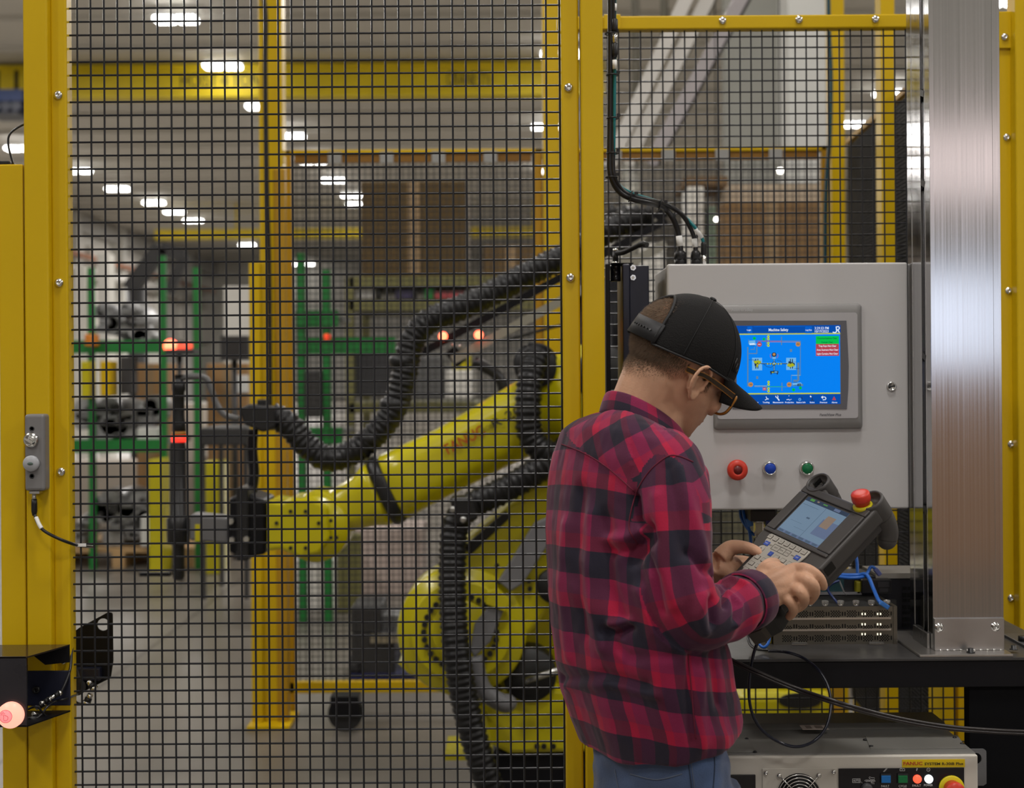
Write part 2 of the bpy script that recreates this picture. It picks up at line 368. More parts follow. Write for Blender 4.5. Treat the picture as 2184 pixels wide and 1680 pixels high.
pit = 23.55*3.515/FPX; xs = P(1344, 300, 3.515).x; zs = P(1700, 77, 3.515).z
x0 = P(1292, 800, 3.515).x; x1 = P(2140, 800, 3.515).x
wmesh(x0, x1, .12, zt-.01, YR+.017, pit, .0020, (xs-x0) % pit, (zs-.12) % pit).build('wire_mesh', wire, t)
o = vspan(2171, 2230, 3.46, 3.52, 0, 2.75).build('fence_post', yel, bevel=.004, seg=3); tag(o, 'yellow fence post at the far right edge beside the bolted frame', 'post')
# safety switch on the left post
t = thing('safety_switch', P(73, 1047, 2.90), 'grey key switch box with two round knobs on the left post', 'switch')
Y0 = 2.895
bx(52, 883, 95, 1047, Y0, 2.93).build('body', mgrey, t, bevel=.006, seg=3)
q = P(67, 938, Y0); MB().lathe([(.0155, 0), (.0155, -.004), (.012, -.008), (.011, -.008), (.0105, -.004), (.004, -.004)], q, (0, 1, 0), 28).build('key_cylinder', chrome, t)
MB().bar(q+V((-.010, -.010, .004)), q+V((.006, -.010, -.006)), .004, .008, (0, 1, 0)).build('key', chrome, t)
q = P(68, 988, Y0); MB().lathe([(.0165, 0), (.0165, -.006), (.0145, -.009), (.003, -.010)], q, (0, 1, 0), 28).build('knob', mat('knob_grey', (.38, .39, .41), .35), t)
mb = MB().ell(q+V((0, -.0105, 0)), .006, .001, .003).build('knob_mark', mat('mark_green_grey', (.08, .12, .10), .5), t)
for py in (914, 1015):
    q = P(68, py, Y0); MB().lathe([(.0052, 0), (.0052, -.001), (.0035, -.001), (.003, .002)], q, (0, 1, 0), 12).build('screw', ink, t)
bx(62, 1047, 84, 1053, 2.90, 2.922).build('gland_plate', steel, t, bevel=.001)
MB().cyl(P(73, 1052, 2.912), P(73, 1066, 2.912), .0048, n=14).build('connector', chrome, t)
t = thing('switch_cable', P(74, 1066, 2.912), 'thin black cable with white sleeve from the grey switch into the mesh', 'cable')
MB().lathe([(.0055, 0), (.006, .01), (.006, .025), (.004, .034)], P(73, 1064, 2.912), (0, 0, -1), 14).build('plug', blkm, t)
pts = [(74, 1095, 2.912), (79, 1112, 2.905), (92, 1130, 2.90), (120, 1146, 2.905), (150, 1158, 2.925), (170, 1163, 2.96), (200, 1166, 3.05)]
cable(pts, .0032, 'jacket', jack, '', parent=t)
MB().tube(spl([P(77, 1103, 2.908), P(83, 1117, 2.903), P(89, 1127, 2.90)], 4), .0042, 12).build('sleeve', lblw, t)
MB().box(P(160, 1159, 2.945), P(184, 1165, 2.947)).build('tie_label', lblw, t)
# cable and black box top at the far left
o = cable([(28, 350, 2.96), (18, 310, 2.96), (22, 285, 2.96), (50, 266, 2.97), (80, 262, 3.05)], .0022, 'loose_cable', jack, 'thin black cable arching over the yellow trunking at the left edge')
tag(bx(-20, 343, 20, 351, 2.95, 3.0).build('cable_gland', blkm, bevel=.002), 'black cable gland sitting on the yellow trunking top', 'gland')
# black start-button bracket, lower left
t = thing('button_bracket', P(60, 1552, 2.82), 'black sheet metal bracket on the left post holding a pink lit button', 'bracket')
Yb = 2.80; Yk = 2.925
bx(-60, 1400, 57, 1550, Yb, Yb+.004).build('front_plate', mat('dark_painted_steel', (.035, .033, .040), .3, .4, var=.12, vs=12), t, bevel=.0015)
a = P(57, 1400, Yb); zt_ = a.z
xk = P(149, 1350, Yk).x
MB().prism([(P(-60, 1400, Yb).x, Yb), (a.x, Yb), (xk, Yk), (P(-60, 1400, Yb).x, Yk)], (0, 0, zt_-.003), (1, 0, 0), (0, 1, 0), (0, 0, .003)).build('top_plate', mat('glossy_dark_plate', (.05, .04, .035), .12, .6), t)
zb = P(57, 1550, Yb).z
MB().prism([(P(-60, 1400, Yb).x, Yb), (a.x, Yb), (xk, Yk), (P(-60, 1400, Yb).x, Yk)], (0, 0, zb), (1, 0, 0), (0, 1, 0), (0, 0, .003)).build('bottom_plate', blk, t)
bx(57, 1430, 150, 1505, Yk-.004, Yk).build('back_plate', mat('navy_black_plate', (.012, .014, .03), .35), t, bevel=.002)
MB().prism([(0, 0), (.10, 0), (.10, -.035), (.05, -.04)], (xk-.1, Yk-.004, zt_-.001), (1, 0, 0), (0, 0, 1), (0, .003, 0)).build('lip', blk, t)
q = P(25, 1523, Yb); MB().lathe([(.0255, 0), (.0255, -.010), (.024, -.013), (.004, -.015)], q, (0, 1, 0), 40).build('lit_button', mat('lit_pink_lens', (.7, .2, .15), .3, emit=(1, .42, .30), es=1.25), t)
q2 = q+V((-.006, -.0155, 0)); mb = MB().lathe([(.0125, 0), (.0125, -.0012), (.003, -.0013)], q2, (0, 1, 0), 30); mb.build('button_centre', mat('lit_rose_lens', (.6, .15, .15), .3, emit=(.9, .30, .30), es=.9), t)
rm = glow('button_symbol_red', (.75, .06, .08), .8); mb = MB(); c = q2+V((0, -.0018, 0))
mb.tube([c+V((.0125*cos(a), 0, .0125*sin(a))) for a in [i*pi/16 for i in range(32)]], .0004, 6, closed=True)
mb.tube(spl([c+V(p) for p in ((-.004, 0, -.007), (.0, 0, -.008), (.004, 0, -.006), (.0045, 0, -.001), (.001, 0, .001), (-.003, 0, .003))], 4), .0004, 6)
mb.tube([c+V(p) for p in ((-.004, 0, -.006), (-.0035, 0, -.001), (-.005, 0, .004))], .0004, 6)
for a in range(5): d = V((cos(a*.7+.6), 0, sin(a*.7+.6))); mb.tube([c+V((-.005, 0, .004))+d*.002, c+V((-.005, 0, .004))+d*.0045], .0004, 5)
mb.build('button_symbol', rm, t)
def mini_conn(p0, p1, r=.005):
    p0, p1 = V(p0), V(p1); mb = MB(); d = p1-p0
    mb.mat(0).cyl(p0, p0+d*.45, r*.8, n=12).mat(1).cyl(p0+d*.4, p0+d*.75, r, n=12).mat(0).cyl(p0+d*.75, p1, r*1.15, n=12); return mb
t2 = t
for (a, b, c, d) in ((86, 1500, 108, 1490), (108, 1488, 130, 1476), (78, 1510, 95, 1500), (70, 1521, 92, 1530)):
    mini_conn(P(a, b, 2.88), P(c, d, 2.90)).build('connector', [chrome, blkm], t2)
q = P(79, 1470, Yk-.005); MB().lathe([(.008, 0), (.008, -.008), (.004, -.008), (.004, -.002)], q, (0, 1, 0), 6).build('socket_screw', blkm, t2)
cable([(131, 1474, 2.90), (140, 1455, 2.91), (150, 1425, 2.93), (153, 1390, 2.96), (158, 1350, 3.0)], .0028, 'sensor_cable', jack, '', parent=t2)
cable([(60, 1512, 2.86), (78, 1506, 2.86), (90, 1518, 2.87), (98, 1528, 2.88)], .0022, 'sensor_cable', jack, '', parent=t2)
cable([(60, 1530, 2.85), (72, 1534, 2.86), (88, 1524, 2.87), (100, 1508, 2.88), (118, 1495, 2.9), (140, 1490, 2.91), (165, 1480, 3.0)], .0022, 'sensor_cable', jack, '', parent=t2)
# scanner bracket behind the mesh
Yg = 3.12
t = thing('scanner_bracket', P(200, 1500, Yg), 'black angular bracket with a round hole behind the gate, lower left', 'bracket')
def plate_with_hole(outer, hole_c, hole_r, o, u, v, w, mb=None, n=24):
    mb = mb or MB(); o, u, v, w = V(o), V(u), V(v), V(w); N = 48
    # sample outer boundary by angle about the hole centre
    pts = []
    for i in range(N):
        a = 2*pi*i/N; d = (cos(a), sin(a)); best = None
        for k in range(len(outer)):
            (x1, y1), (x2, y2) = outer[k], outer[(k+1) % len(outer)]; ex, ey = x2-x1, y2-y1; den = d[0]*ey-d[1]*ex
            if abs(den) < 1e-12: continue
            tt = ((x1-hole_c[0])*ey-(y1-hole_c[1])*ex)/den; ss = ((x1-hole_c[0])*d[1]-(y1-hole_c[1])*d[0])/den
            if tt > 0 and -1e-6 <= ss <= 1+1e-6 and (best is None or tt < best): best = tt
        pts.append((hole_c[0]+d[0]*best, hole_c[1]+d[1]*best))
    O = [o+u*x+v*y for x, y in pts]; I = [o+u*(hole_c[0]+hole_r*cos(2*pi*i/N))+v*(hole_c[1]+hole_r*sin(2*pi*i/N)) for i in range(N)]
    mb.loft([O, I, [p+w for p in I], [p+w for p in O], O], cap=False, smooth=False); return mb
c0 = P(155, 1346, Yg); s_ = Yg/FPX
outer = [(0, 0), (77*s_, 41*s_), (85*s_, 38*s_), (86*s_, -95*s_), (80*s_, -100*s_), (0, -140*s_)]
plate_with_hole(outer, (65*s_, 14*s_), 13*s_, c0, (1, 0, 0), (0, 0, 1), (0, .004, 0)).build('side_plate', blk, t)
bx(150, 1425, 213, 1452, Yg-.02, Yg).build('sensor_body', mat('navy_black_plate', (.01, .01, .02), .3), t, bevel=.003)
MB().cyl(P(165, 1465, Yg-.03), P(165, 1465, Yg+.01), .018, n=24).build('lens_barrel', blkm, t)
mini_conn(P(188, 1452, Yg-.03), P(202, 1470, Yg-.03), .008).build('connector', [chrome, blkm], t)
mini_conn(P(193, 1480, Yg-.03), P(184, 1500, Yg-.03), .008).build('connector', [chrome, blkm], t)
cable([(157, 1370, Yg-.03), (162, 1420, Yg-.03), (170, 1450, Yg-.04), (168, 1475, Yg-.04), (150, 1486, Yg-.05), (128, 1484, 2.95)], .0028, 'sensor_cable', jack, '', parent=t)
cable([(157, 1486, Yg-.03), (163, 1497, Yg-.03), (175, 1501, Yg-.03), (186, 1496, Yg-.03)], .0025, 'sensor_cable', jack, '', parent=t)
# ================= operator cabinet =================
YC = 3.05
t = thing('control_cabinet', P(1681, 1086, YC+.15), 'light grey control cabinet with blue touch screen and three push buttons', 'cabinet')
bx(1426, 564, 1937, 1086, YC+.02, YC+.30).build('body', cabg, t, bevel=.004, seg=3)
bx(1425, 561, 1937.5, 1086.5, YC, YC+.021).build('door', cabg, t, bevel=.0045, seg=4)
q = P(1901, 824, YC); lk = MB().lathe([(.0105, 0), (.0105, -.002), (.0085, -.0045), (.0075, -.003), (.001, -.003)], q, (0, 1, 0), 28).build('lock', chrome, t)
MB().obox(q+V((0, -.0045, 0)), (.006, 0, .001), (0, .0015, 0), (0, 0, .0016)).build('key_slot', ink, lk)
# push buttons
q = P(1568, 1000, YC)
es = MB().lathe([(.014, 0), (.014, -.012), (.011, -.013), (.011, -.020), (.0195, -.024), (.0222, -.030), (.0216, -.0345), (.0185, -.0375), (.0135, -.0390), (.0098, -.0393), (.0094, -.0385), (.001, -.0385)], q, (0, 1, 0), 40).build('emergency_stop', mat('emergency_red', (.62, .045, .025), .38), t)
MB().lathe([(.0093, -.0385), (.0092, -.0391), (.001, -.0397)], q, (0, 1, 0), 24).build('button_centre', mat('dark_red_plastic', (.13, .01, .01), .4), es)
for px, m_, lb in ((1641, mat('blue_lens', (.01, .055, .42), .3), 'blue'), (1720, mat('green_lens', (.004, .15, .05), .3), 'green')):
    q = P(px, 998, YC)
    r_ = MB().lathe([(.0158, 0), (.0158, -.006), (.0145, -.010), (.013, -.012), (.0118, -.0115), (.0118, -.006)], q, (0, 1, 0), 36).build('push_button', chrome, t)
    r_['label'] = lb+' push button in a chrome ring'
    MB().lathe([(.0117, -.006), (.0117, -.0105), (.0105, -.0118), (.001, -.0122)], q, (0, 1, 0), 32).build('button_lens', m_, r_)
# operator panel (bezel with curved top and bottom lips)
bez = mat('bezel_grey', (.25, .245, .24), .38, bump=.05, bs=500); bezf = mat('bezel_face_grey', (.43, .42, .43), .42, bump=.05, bs=500); bezd = mat('bezel_dark_slate', (.115, .115, .13), .4)
def rr(x0, y0, x1, y1, r, Y, n=6):          # rounded rectangle ring in the cabinet front plane
    a = P(x0, y0, YC); b = P(x1, y1, YC); xa, za, xb, zb = a.x, a.z, b.x, b.z; out = []
    for cx, cz, a0 in ((xb-r, za-r, 0), (xa+r, za-r, 90), (xa+r, zb+r, 180), (xb-r, zb+r, 270)):
        for i in range(n+1): t_ = radians(a0+90*i/n); out.append(V((cx+r*cos(t_), Y, cz+r*sin(t_))))
    return out
pn = MB().loft([rr(1520, 650, 1838, 914, .008, YC), rr(1520, 650, 1838, 914, .008, YC-.006), rr(1523, 653, 1835, 911, .008, YC-.010), rr(1527, 668, 1829, 892, .006, YC-.012)]).build('operator_panel', bez, t, bevel=0)
MB().loft([rr(1527, 669, 1827, 891, .006, YC-.0115), rr(1527, 669, 1827, 891, .006, YC-.0132)], smooth=False).build('panel_face', bezf, pn)
fpts = [(1560, 684), (1802, 684), (1805, 740), (1807, 780), (1806, 830), (1803, 872), (1560, 872), (1557, 830), (1556, 780), (1557, 730)]
a0 = P(0, 0, YC); MB().prism([(P(x, y, YC).x, P(x, y, YC).z) for x, y in fpts], (0, YC-.0133, 0), (1, 0, 0), (0, 0, 1), (0, -.0008, 0)).build('screen_surround', bezd, pn)
mb = MB().text('Allen-Bradley', P(1581, 661, YC)+V((0, -.0112, 0)), (1, 0, 0), (0, 0, 1), .0085, w=.046, bold=.01); mb.build('lettering', mat('embossed_silver', (.5, .5, .5), .35, .3), pn)
mb = MB().text('PanelView Plus', P(1768, 884, YC)+V((0, -.0134, 0)), (1, 0, 0), (0, 0, 1), .0075, w=.046, bold=.012, shear=.2); mb.build('lettering', mat('bezel_lettering_grey', (.09, .09, .10), .5), pn)
# screen with its picture: flat patches in the screen's own colours
YS = YC-.0142
g = {k: glow('screen_'+k, c, s) for k, (c, s) in dict(sky=((.0, .235, .95), .92), bar=((.0, .075, .42), .9), barl=((.0, .12, .62), .9), white=((.75, .85, 1), .95), yellow=((.62, .72, .03), .85), green=((.0, .60, .09), .85), dgreen=((.0, .22, .05), .6), red=((.52, .06, .09), .85), grey=((.14, .27, .42), .8), dark=((.02, .05, .10), .7), pale=((.18, .52, .95), .85), orange=((.62, .30, .10), .8), yel=((.50, .55, .02), .8), dred=((.3, .01, .03), .8)).items()}
keys = list(g); gm = [g[k] for k in keys]; K = {k: i for i, k in enumerate(keys)}
S = MB()
def sx(cx, cy, lift=0): q = P(1540+cx/6, 640+cy/6, YC); return V((q.x, YS-.0001-lift*.00006, q.z))
def srect(k, x0, y0, x1, y1, lift=1):
    S.mat(K[k]); a, b = sx(x0, y0, lift), sx(x1, y1, lift); S.add([(a.x, a.y, b.z), (b.x, a.y, b.z), (b.x, a.y, a.z), (a.x, a.y, a.z)], [(0, 1, 2, 3)])
def sdisc(k, x, y, r, lift=2, n=18):
    S.mat(K[k]); c = sx(x, y, lift); rr_ = r/6*YC/FPX; S.add([c+V((rr_*cos(2*pi*i/n), 0, rr_*sin(2*pi*i/n))) for i in range(n)], [list(range(n))])
def spoly(k, pts, lift=2): S.mat(K[k]); S.add([sx(x, y, lift) for x, y in pts][::-1], [list(range(len(pts)))])
def sline(k, pts, wd, lift=2):
    for (x0, y0), (x1, y1) in zip(pts, pts[1:]):
        dx, dy = x1-x0, y1-y0; l = max(1e-6, sqrt(dx*dx+dy*dy)); nx, ny = -dy/l*wd/2, dx/l*wd/2
        spoly(k, [(x0+nx, y0+ny), (x1+nx, y1+ny), (x1-nx, y1-ny), (x0-nx, y0-ny)], lift)
def stext(k, txt, x, y, wd, h, lift=4, bold=.02): S.mat(K[k]); S.text(txt, sx(x, y, lift), (1, 0, 0), (0, 0, 1), h/6*YC/FPX*1.35, depth=0, w=wd/6*YC/FPX, bold=bold)
X0, X1 = 168, 1497
S.mat(K['sky']); a, b = sx(X0, 330), sx(X1, 1325); S.box((a.x, YS, b.z), (b.x, YS+.0006, a.z))
srect('bar', X0, 330, X1, 428); srect('bar', X0, 1200, X1, 1325)
srect('barl', 310, 338, 372, 424, 2); srect('barl', 1045, 336, 1132, 426, 2); srect('barl', 390, 336, 1040, 340, 2)
srect('yellow', X0, 429, X1-4, 436); srect('yellow', X0, 1190, X1-4, 1198)
stext('white', 'Login', 330, 385, 52, 18); stext('white', 'Machine Safety', 706, 383, 250, 36); stext('white', 'Log Out', 1091, 385, 78, 20)
stext('white', '3:29:33 PM', 1256, 362, 180, 34, bold=.01); stext('white', '10/19/2023', 1256, 402, 175, 34, bold=.01)
sline('pale', [(1440, 340), (1447, 400), (1430, 418), (1400, 412)], 15, 4); sline('white', [(1440, 345), (1470, 340), (1484, 358), (1470, 380), (1446, 384)], 13, 5); sline('white', [(1460, 380), (1482, 418)], 14, 5); sline('white', [(1440, 340), (1448, 402), (1425, 420), (1396, 410)], 13, 5)
srect('green', 1182, 462, 1476, 562); srect('red', 1182, 562, 1476, 712)
stext('dgreen', 'Communications Clear', 1328, 490, 250, 22); stext('dgreen', 'E-stops Clear', 1328, 540, 145, 22)
stext('white', 'Trap Keys Not Clear', 1330, 588, 225, 24); stext('white', 'Area Scanners Not Clear', 1330, 637, 275, 24); stext('white', 'Light Curtains Not Clear', 1330, 687, 268, 24)
# cell outline
sline('grey', [(330, 524), (985, 524)], 8); sline('orange', [(600, 538), (985, 538)], 4, 2); sline('red', [(440, 526), (745, 526)], 6, 3)
sline('grey', [(985, 524), (985, 962)], 8); sline('grey', [(315, 600), (315, 1105)], 14); sline('grey', [(400, 1108), (860, 1108)], 6); sline('green', [(560, 1105), (760, 1105)], 6, 3); sline('yellow', [(400, 1096), (560, 1096)], 4, 3)
sline('grey', [(870, 962), (870, 1100)], 6); sline('yel', [(870, 960), (990, 960)], 5); sline('grey', [(430, 590), (430, 684), (330, 684)], 12); sline('grey', [(400, 600), (400, 630), (350, 630)], 8)
sline('grey', [(958, 800), (958, 1030), (895, 1030)], 26); sline('pale', [(880, 962), (980, 962)], 8)
for x in (745, 750): sline('grey', [(x, 470 if x == 745 else 1055), (x, 575 if x == 745 else 1160)], 11)
sline('grey', [(553, 478), (553, 585)], 12); sline('grey', [(553, 1100), (553, 1160)], 10); sline('grey', [(325, 505), (325, 560)], 6)
for (x, y) in ((865, 645), (435, 990)): srect('grey', x-13, y-17, x+13, y+17, 2)
for (x, y) in ((577, 466), (577, 498), (577, 550), (577, 583), (580, 1046), (580, 1078), (580, 1130), (580, 1163)): sdisc('yellow', x, y, 16, 3); sdisc('green', x, y, 6, 4)
for (x, y, r) in ((398, 490, 20), (520, 500, 18), (898, 1145, 21), (985, 1122, 19)): sdisc('green', x, y, r, 3); sdisc('dgreen', x, y, 5, 4)
spoly('green', [(400, 472), (424, 494), (400, 508)], 3)
sdisc('red', 463, 566, 31, 3); stext('white', 'HG', 463, 568, 34, 16); srect('red', 505, 1115, 548, 1152, 3); stext('white', 'HG', 526, 1134, 28, 14)
for (x, y) in ((955, 564), (842, 1078), (352, 1078)): sdisc('orange', x, y, 31, 3); stext('dark', 'AS', x, y, 36, 15)
spoly('pale', [(330, 520), (410, 516), (410, 540), (424, 560), (424, 578), (340, 578), (326, 560)], 3); spoly('white', [(334, 556), (392, 552), (418, 568), (340, 574)], 4); sline('dark', [(346, 584), (402, 584)], 5, 4)
spoly('pale', [(880, 1060), (990, 1052), (1004, 1070), (1000, 1086), (890, 1100)], 3); sline('dark', [(896, 1050), (944, 1050)], 5, 4); sline('dark', [(890, 1092), (950, 1086)], 8, 4); srect('dark', 948, 1066, 966, 1098, 4); srect('dark', 972, 1064, 988, 1100, 4); srect('grey', 992, 1072, 1018, 1096, 4)
# robots seen from above and the tool between them
srect('pale', 370, 738, 498, 898, 2); srect('pale', 804, 738, 930, 892, 2)
for (cx, s) in ((435, 1), (866, -1)):
    yy = 812
    for dx in (-18, 8): srect('dark', cx+s*dx-6, yy-60, cx+s*dx+7, yy+64, 3)
    spoly('dark', [(cx-44, yy-40*s), (cx+46, yy-34*s), (cx+50, yy-2), (cx-30, yy+34*s)], 3)
    spoly('yel', [(cx-50*s, yy-30*s), (cx+20*s, yy-44*s), (cx+54*s, yy-20*s), (cx+30*s, yy+4*s), (cx-30*s, yy-2*s)], 4); spoly('yel', [(cx-6, yy-10), (cx+20, yy-6), (cx+4, yy+48), (cx-12, yy+44)], 4); sdisc('dark', cx+4*s, yy-4, 9, 5); sdisc('orange', cx+14*s, yy+16, 6, 5)
sline('dark', [(330, 764), (420, 764)], 5, 3); sline('dark', [(905, 874), (968, 874)], 5, 3); sline('dark', [(890, 792), (936, 792)], 4, 3)
sline('dark', [(485, 812), (820, 812)], 13, 3); sline('pale', [(485, 806), (820, 806)], 5, 4); sline('dark', [(520, 820), (560, 852), (610, 862), (636, 838)], 5, 3); sline('dark', [(690, 770), (730, 778), (760, 806), (800, 812)], 4, 3)
for x in range(560, 760, 34): srect('yel', x, 806, x+16, 826, 5)
sline('dark', [(650, 690), (650, 930)], 20, 3); sline('pale', [(650, 730), (650, 900)], 8, 4); sdisc('dark', 650, 698, 30, 4); sdisc('orange', 650, 694, 17, 5); srect('pale', 628, 726, 672, 752, 5)
sline('red', [(604, 688), (600, 720), (616, 742)], 5, 4); sline('red', [(696, 688), (700, 720), (684, 742)], 5, 4)
srect('dark', 600, 905, 704, 934, 3); srect('yel', 620, 918, 646, 930, 4); srect('pale', 654, 912, 690, 926, 4); srect('dark', 606, 930, 620, 950, 3); srect('dark', 684, 930, 698, 950, 3); sdisc('dark', 650, 812, 26, 4); sdisc('pale', 650, 808, 13, 5)
# bottom bar icons and words
sline('white', [(224, 1250), (262, 1226), (298, 1250)], 9, 4); srect('white', 242, 1266, 258, 1286, 4)
sline('white', [(548, 1232), (560, 1262), (535, 1276)], 9, 4); sdisc('white', 572, 1262, 8, 4)
sline('white', [(690, 1246), (716, 1282)], 15, 4); sline('white', [(670, 1222), (674, 1240), (694, 1246), (702, 1236), (694, 1218)], 9, 4)
sline('white', [(808, 1272), (836, 1266), (846, 1278)], 7, 4); sline('white', [(846, 1278), (872, 1264)], 5, 4); sdisc('white', 840, 1222, 5, 4)
for i in range(8): a_ = i*pi/4; sline('pale', [(977+14*cos(a_), 1268+14*sin(a_)), (977+14*cos(a_+pi/4), 1268+14*sin(a_+pi/4))], 8, 4)
sline('dark', [(1000, 1235), (1010, 1262)], 10, 4); sline('white', [(1110, 1222), (1122, 1240)], 14, 4); sline('dark', [(1130, 1240), (1140, 1262), (1130, 1282)], 10, 4); srect('dark', 1112, 1276, 1160, 1284, 4)
sline('white', [(1262, 1240), (1296, 1236), (1312, 1252), (1304, 1270), (1270, 1274)], 10, 4); spoly('white', [(1246, 1240), (1272, 1220), (1272, 1262)], 4)
spoly('red', [(1414, 1228), (1440, 1276), (1388, 1276)], 4)
for x, tx, wd in ((262, 'Home', 60), (400, 'Scale View', 100), (548, 'Tooling', 88), (702, 'Maintenance', 134), (846, 'Production', 112), (992, 'Station Info', 118), (1136, 'Robot', 60), (1280, 'Previous', 92), (1418, 'Alarms', 72)): stext('white', tx, x, 1306, wd, 20)
S.build('screen', gm, pn)
# glands and cables on the cabinet roof
yc = YC+.10
for px, w_ in ((1451, .014), (1484, .012)):
    a = P(px, 562, yc); MB().cyl((a.x, yc, P(px, 560, YC).z), (a.x, yc, P(px, 552, yc).z), w_, n=6).lathe([(w_, 0), (w_*.92, .014), (w_*.55, .020)], (a.x, yc, P(px, 553, yc).z), (0, 0, 1), 16).build('cable_gland', blkm, t)
a = P(1501, 560, yc); MB().cyl((a.x, yc, P(1500, 561, YC).z), (a.x, yc, P(1501, 543, yc).z), .0055, n=14).build('threaded_connector', chrome, t)
# black hinge plate, arm and clamp lever
a = thing('support_arm', P(1340, 1100, YC+.2), 'black support arm with bolted plate and clamp lever beside the grey cabinet', 'bracket')
bx(1344, 566, 1386, 1100, YC+.09, YC+.25).build('mount_plate', mat('navy_black_plate', (.010, .012, .028), .3), a, bevel=.002)
bx(1330, 563, 1345, 1100, YC+.085, YC+.25).build('mount_flange', mat('navy_black_plate', (.014, .017, .04), .28), a, bevel=.002)
bx(1293, 562, 1303, 1100, YC+.07, YC+.25).build('hinge_strip', blk, a, bevel=.002)
q = P(1313, 600, YC+.12); q1 = P(1313, 562, YC+.12)
MB().lathe([(.0105, 0), (.0115, .001), (.0115, .012), (.0108, .0125), (.0115, .013), (.0115, .026), (.0108, .0265), (.0115, .027), (.0115, q1.z-q.z)], q, (0, 0, 1), 24).build('pivot', mat('gloss_black', (.012, .012, .015), .15), a)
MB().box(P(1303, 562, YC+.09), P(1345, 566, YC+.17)).build('hinge_cap', blk, a)
MB().cyl(q1, q1+V((0, 0, .004)), .008, n=20).cyl(P(1313, 536, YC+.12), P(1313, 530, YC+.12), .006, n=20).build('lever_pin', chrome, a)
MB().cyl(q1+V((0, 0, .004)), P(1313, 536, YC+.12), .0065, n=16).tube(spl([P(1313, 540, YC+.12), P(1330, 538, YC+.10), P(1350, 529, YC+.08), P(1370, 520, YC+.06), P(1380, 523, YC+.05)], 4), [.006]*5+[.0055]*6+[.0065]*6, 12).build('clamp_lever', blkm, a)
for px, py in ((1350, 571), (1350, 592)): bolt(MB(), px, py, YC+.09, .0065, 1).cyl(P(px, py, YC+.084), P(px, py, YC+.083), .0035, n=14).build('hex_bolt', chrome, a)
for px, py in ((1291, 573), (1291, 592)): q = P(px, py, YC+.09); MB().cyl(q+V((-.004, 0, 0)), q+V((.003, 0, 0)), .006, n=6).build('hex_bolt', chrome, a)
yb = YC+.14
# cables down the post and over to the cabinet
def cb(name, pts, r, m_, label, gl=None):
    t_ = thing(name, P(*pts[-1]), label, 'cable'); MB().tube(spl([P(*p) for p in pts], 8), r, 12).build('jacket', m_, t_)
    return t_
Yv = 3.02
trunk = lambda dx, dy=0: [(1303+dx, -350, Yv), (1303+dx, -30, Yv), (1303+dx, 120, Yv), (1302+dx, 250, Yv), (1301+dx, 330, Yv), (1303+dx, 372, Yv), (1318+dx*.6, 402-dy, Yv+.01), (1345, 420-dy, Yv+.02), (1385, 430-dy, Yv+.05)]
c1 = cb('control_cable', trunk(-1, -3)+[(1415, 443, yc-.02), (1435, 466, yc-.01), (1446, 495, yc), (1451, 525, yc), (1451, 552, yc)], .0062, jack, 'thick black cable running into the left gland on the cabinet roof')
c2 = cb('control_cable', trunk(6, 3)+[(1420, 436, yc-.02), (1452, 455, yc-.01), (1472, 485, yc), (1482, 515, yc), (1484, 552, yc)], .0052, jack, 'black cable running into the right hand gland on the cabinet roof')
c3 = cb('control_cable', [(1311, -350, Yv), (1311, -30, Yv), (1311, 30, Yv), (1311, 120, Yv), (1311, 160, Yv-.004), (1309, 330, Yv), (1307, 368, Yv+.01), (1322, 396, Yv+.02), (1348, 412, Yv+.035), (1385, 424, Yv+.065), (1420, 436, yc), (1455, 458, yc+.012), (1480, 482, yc-.01), (1497, 508, yc), (1501, 525, yc)], .0036, teal, 'thin teal cable with black plugs hanging beside the black cables')
for px, py, L_, r, c in ((1451, 514, 22, .0070, c1), (1483, 518, 18, .0060, c2)):
    q = P(px, py+L_/2, yc); MB().tube([P(px-(3 if c == c1 else 2), py-L_/2, yc), P(px, py+L_/2, yc)], r, 16).build('white_label', lblw, c)
MB().tube([P(1483, 488, yc-.01), P(1497, 506, yc)], .0048, 14).build('white_label', lblw, c3)
MB().tube([P(1311, 8, Yv), P(1311, 24, Yv)], .0046, 14).build('white_label', lblw, c3); MB().tube([P(1311, 128, Yv-.01), P(1311, 147, Yv-.01)], .0046, 14).build('white_label', lblw, c3)
for a_, b_ in (((1311, 40), (1311, 70)), ((1311, 92), (1311, 122))): MB().lathe([(.0045, 0), (.0068, .002), (.0068, .022), (.0052, .030)], P(a_[0], a_[1], Yv-.004), (0, 0, -1), 16).build('plug', blkm, c3)
MB().cyl(P(1311, 70, Yv-.004), P(1311, 92, Yv-.004), .006, n=16).build('coupling', chrome, c3)
MB().lathe([(.005, 0), (.0068, .004), (.0068, .026), (.0055, .030)], P(1501, 516, yc), (0, 0, -1), 16).build('plug', blkm, c3)
for px, py, Y in ((1303, 72, Yv), (1306, 160, Yv), (1307, 252, Yv), (1306, 327, Yv), (1304, 378, Yv), (1345, 418, Yv+.02), (1408, 436, Yv+.09)):
    d = V((0, 0, 1)) if px < 1330 else V((1, 0, -.35)).normalized()
    e = d.orthogonal().normalized(); f_ = d.cross(e); c = P(px, py, Y)
    mb = MB().tube([c+(e*cos(k*pi/8)+f_*sin(k*pi/8))*.0125 for k in range(16)], .0016, 6, closed=True); mb.box(c+V((.008, -.004, .003)), c+V((.016, .001, .009)))
    tag(mb.build('cable_tie', blkm), 'black cable tie around the cable bundle, %s' % {72: 'topmost beside the panel corner', 160: 'second from the top on the vertical run', 252: 'third from the top on the vertical run', 327: 'fourth from the top on the vertical run', 378: 'at the bend towards the cabinet', 418: 'just after the bend', 436: 'where the cables fan out'}[py], 'cable tie', 'cable ties on the bundle')
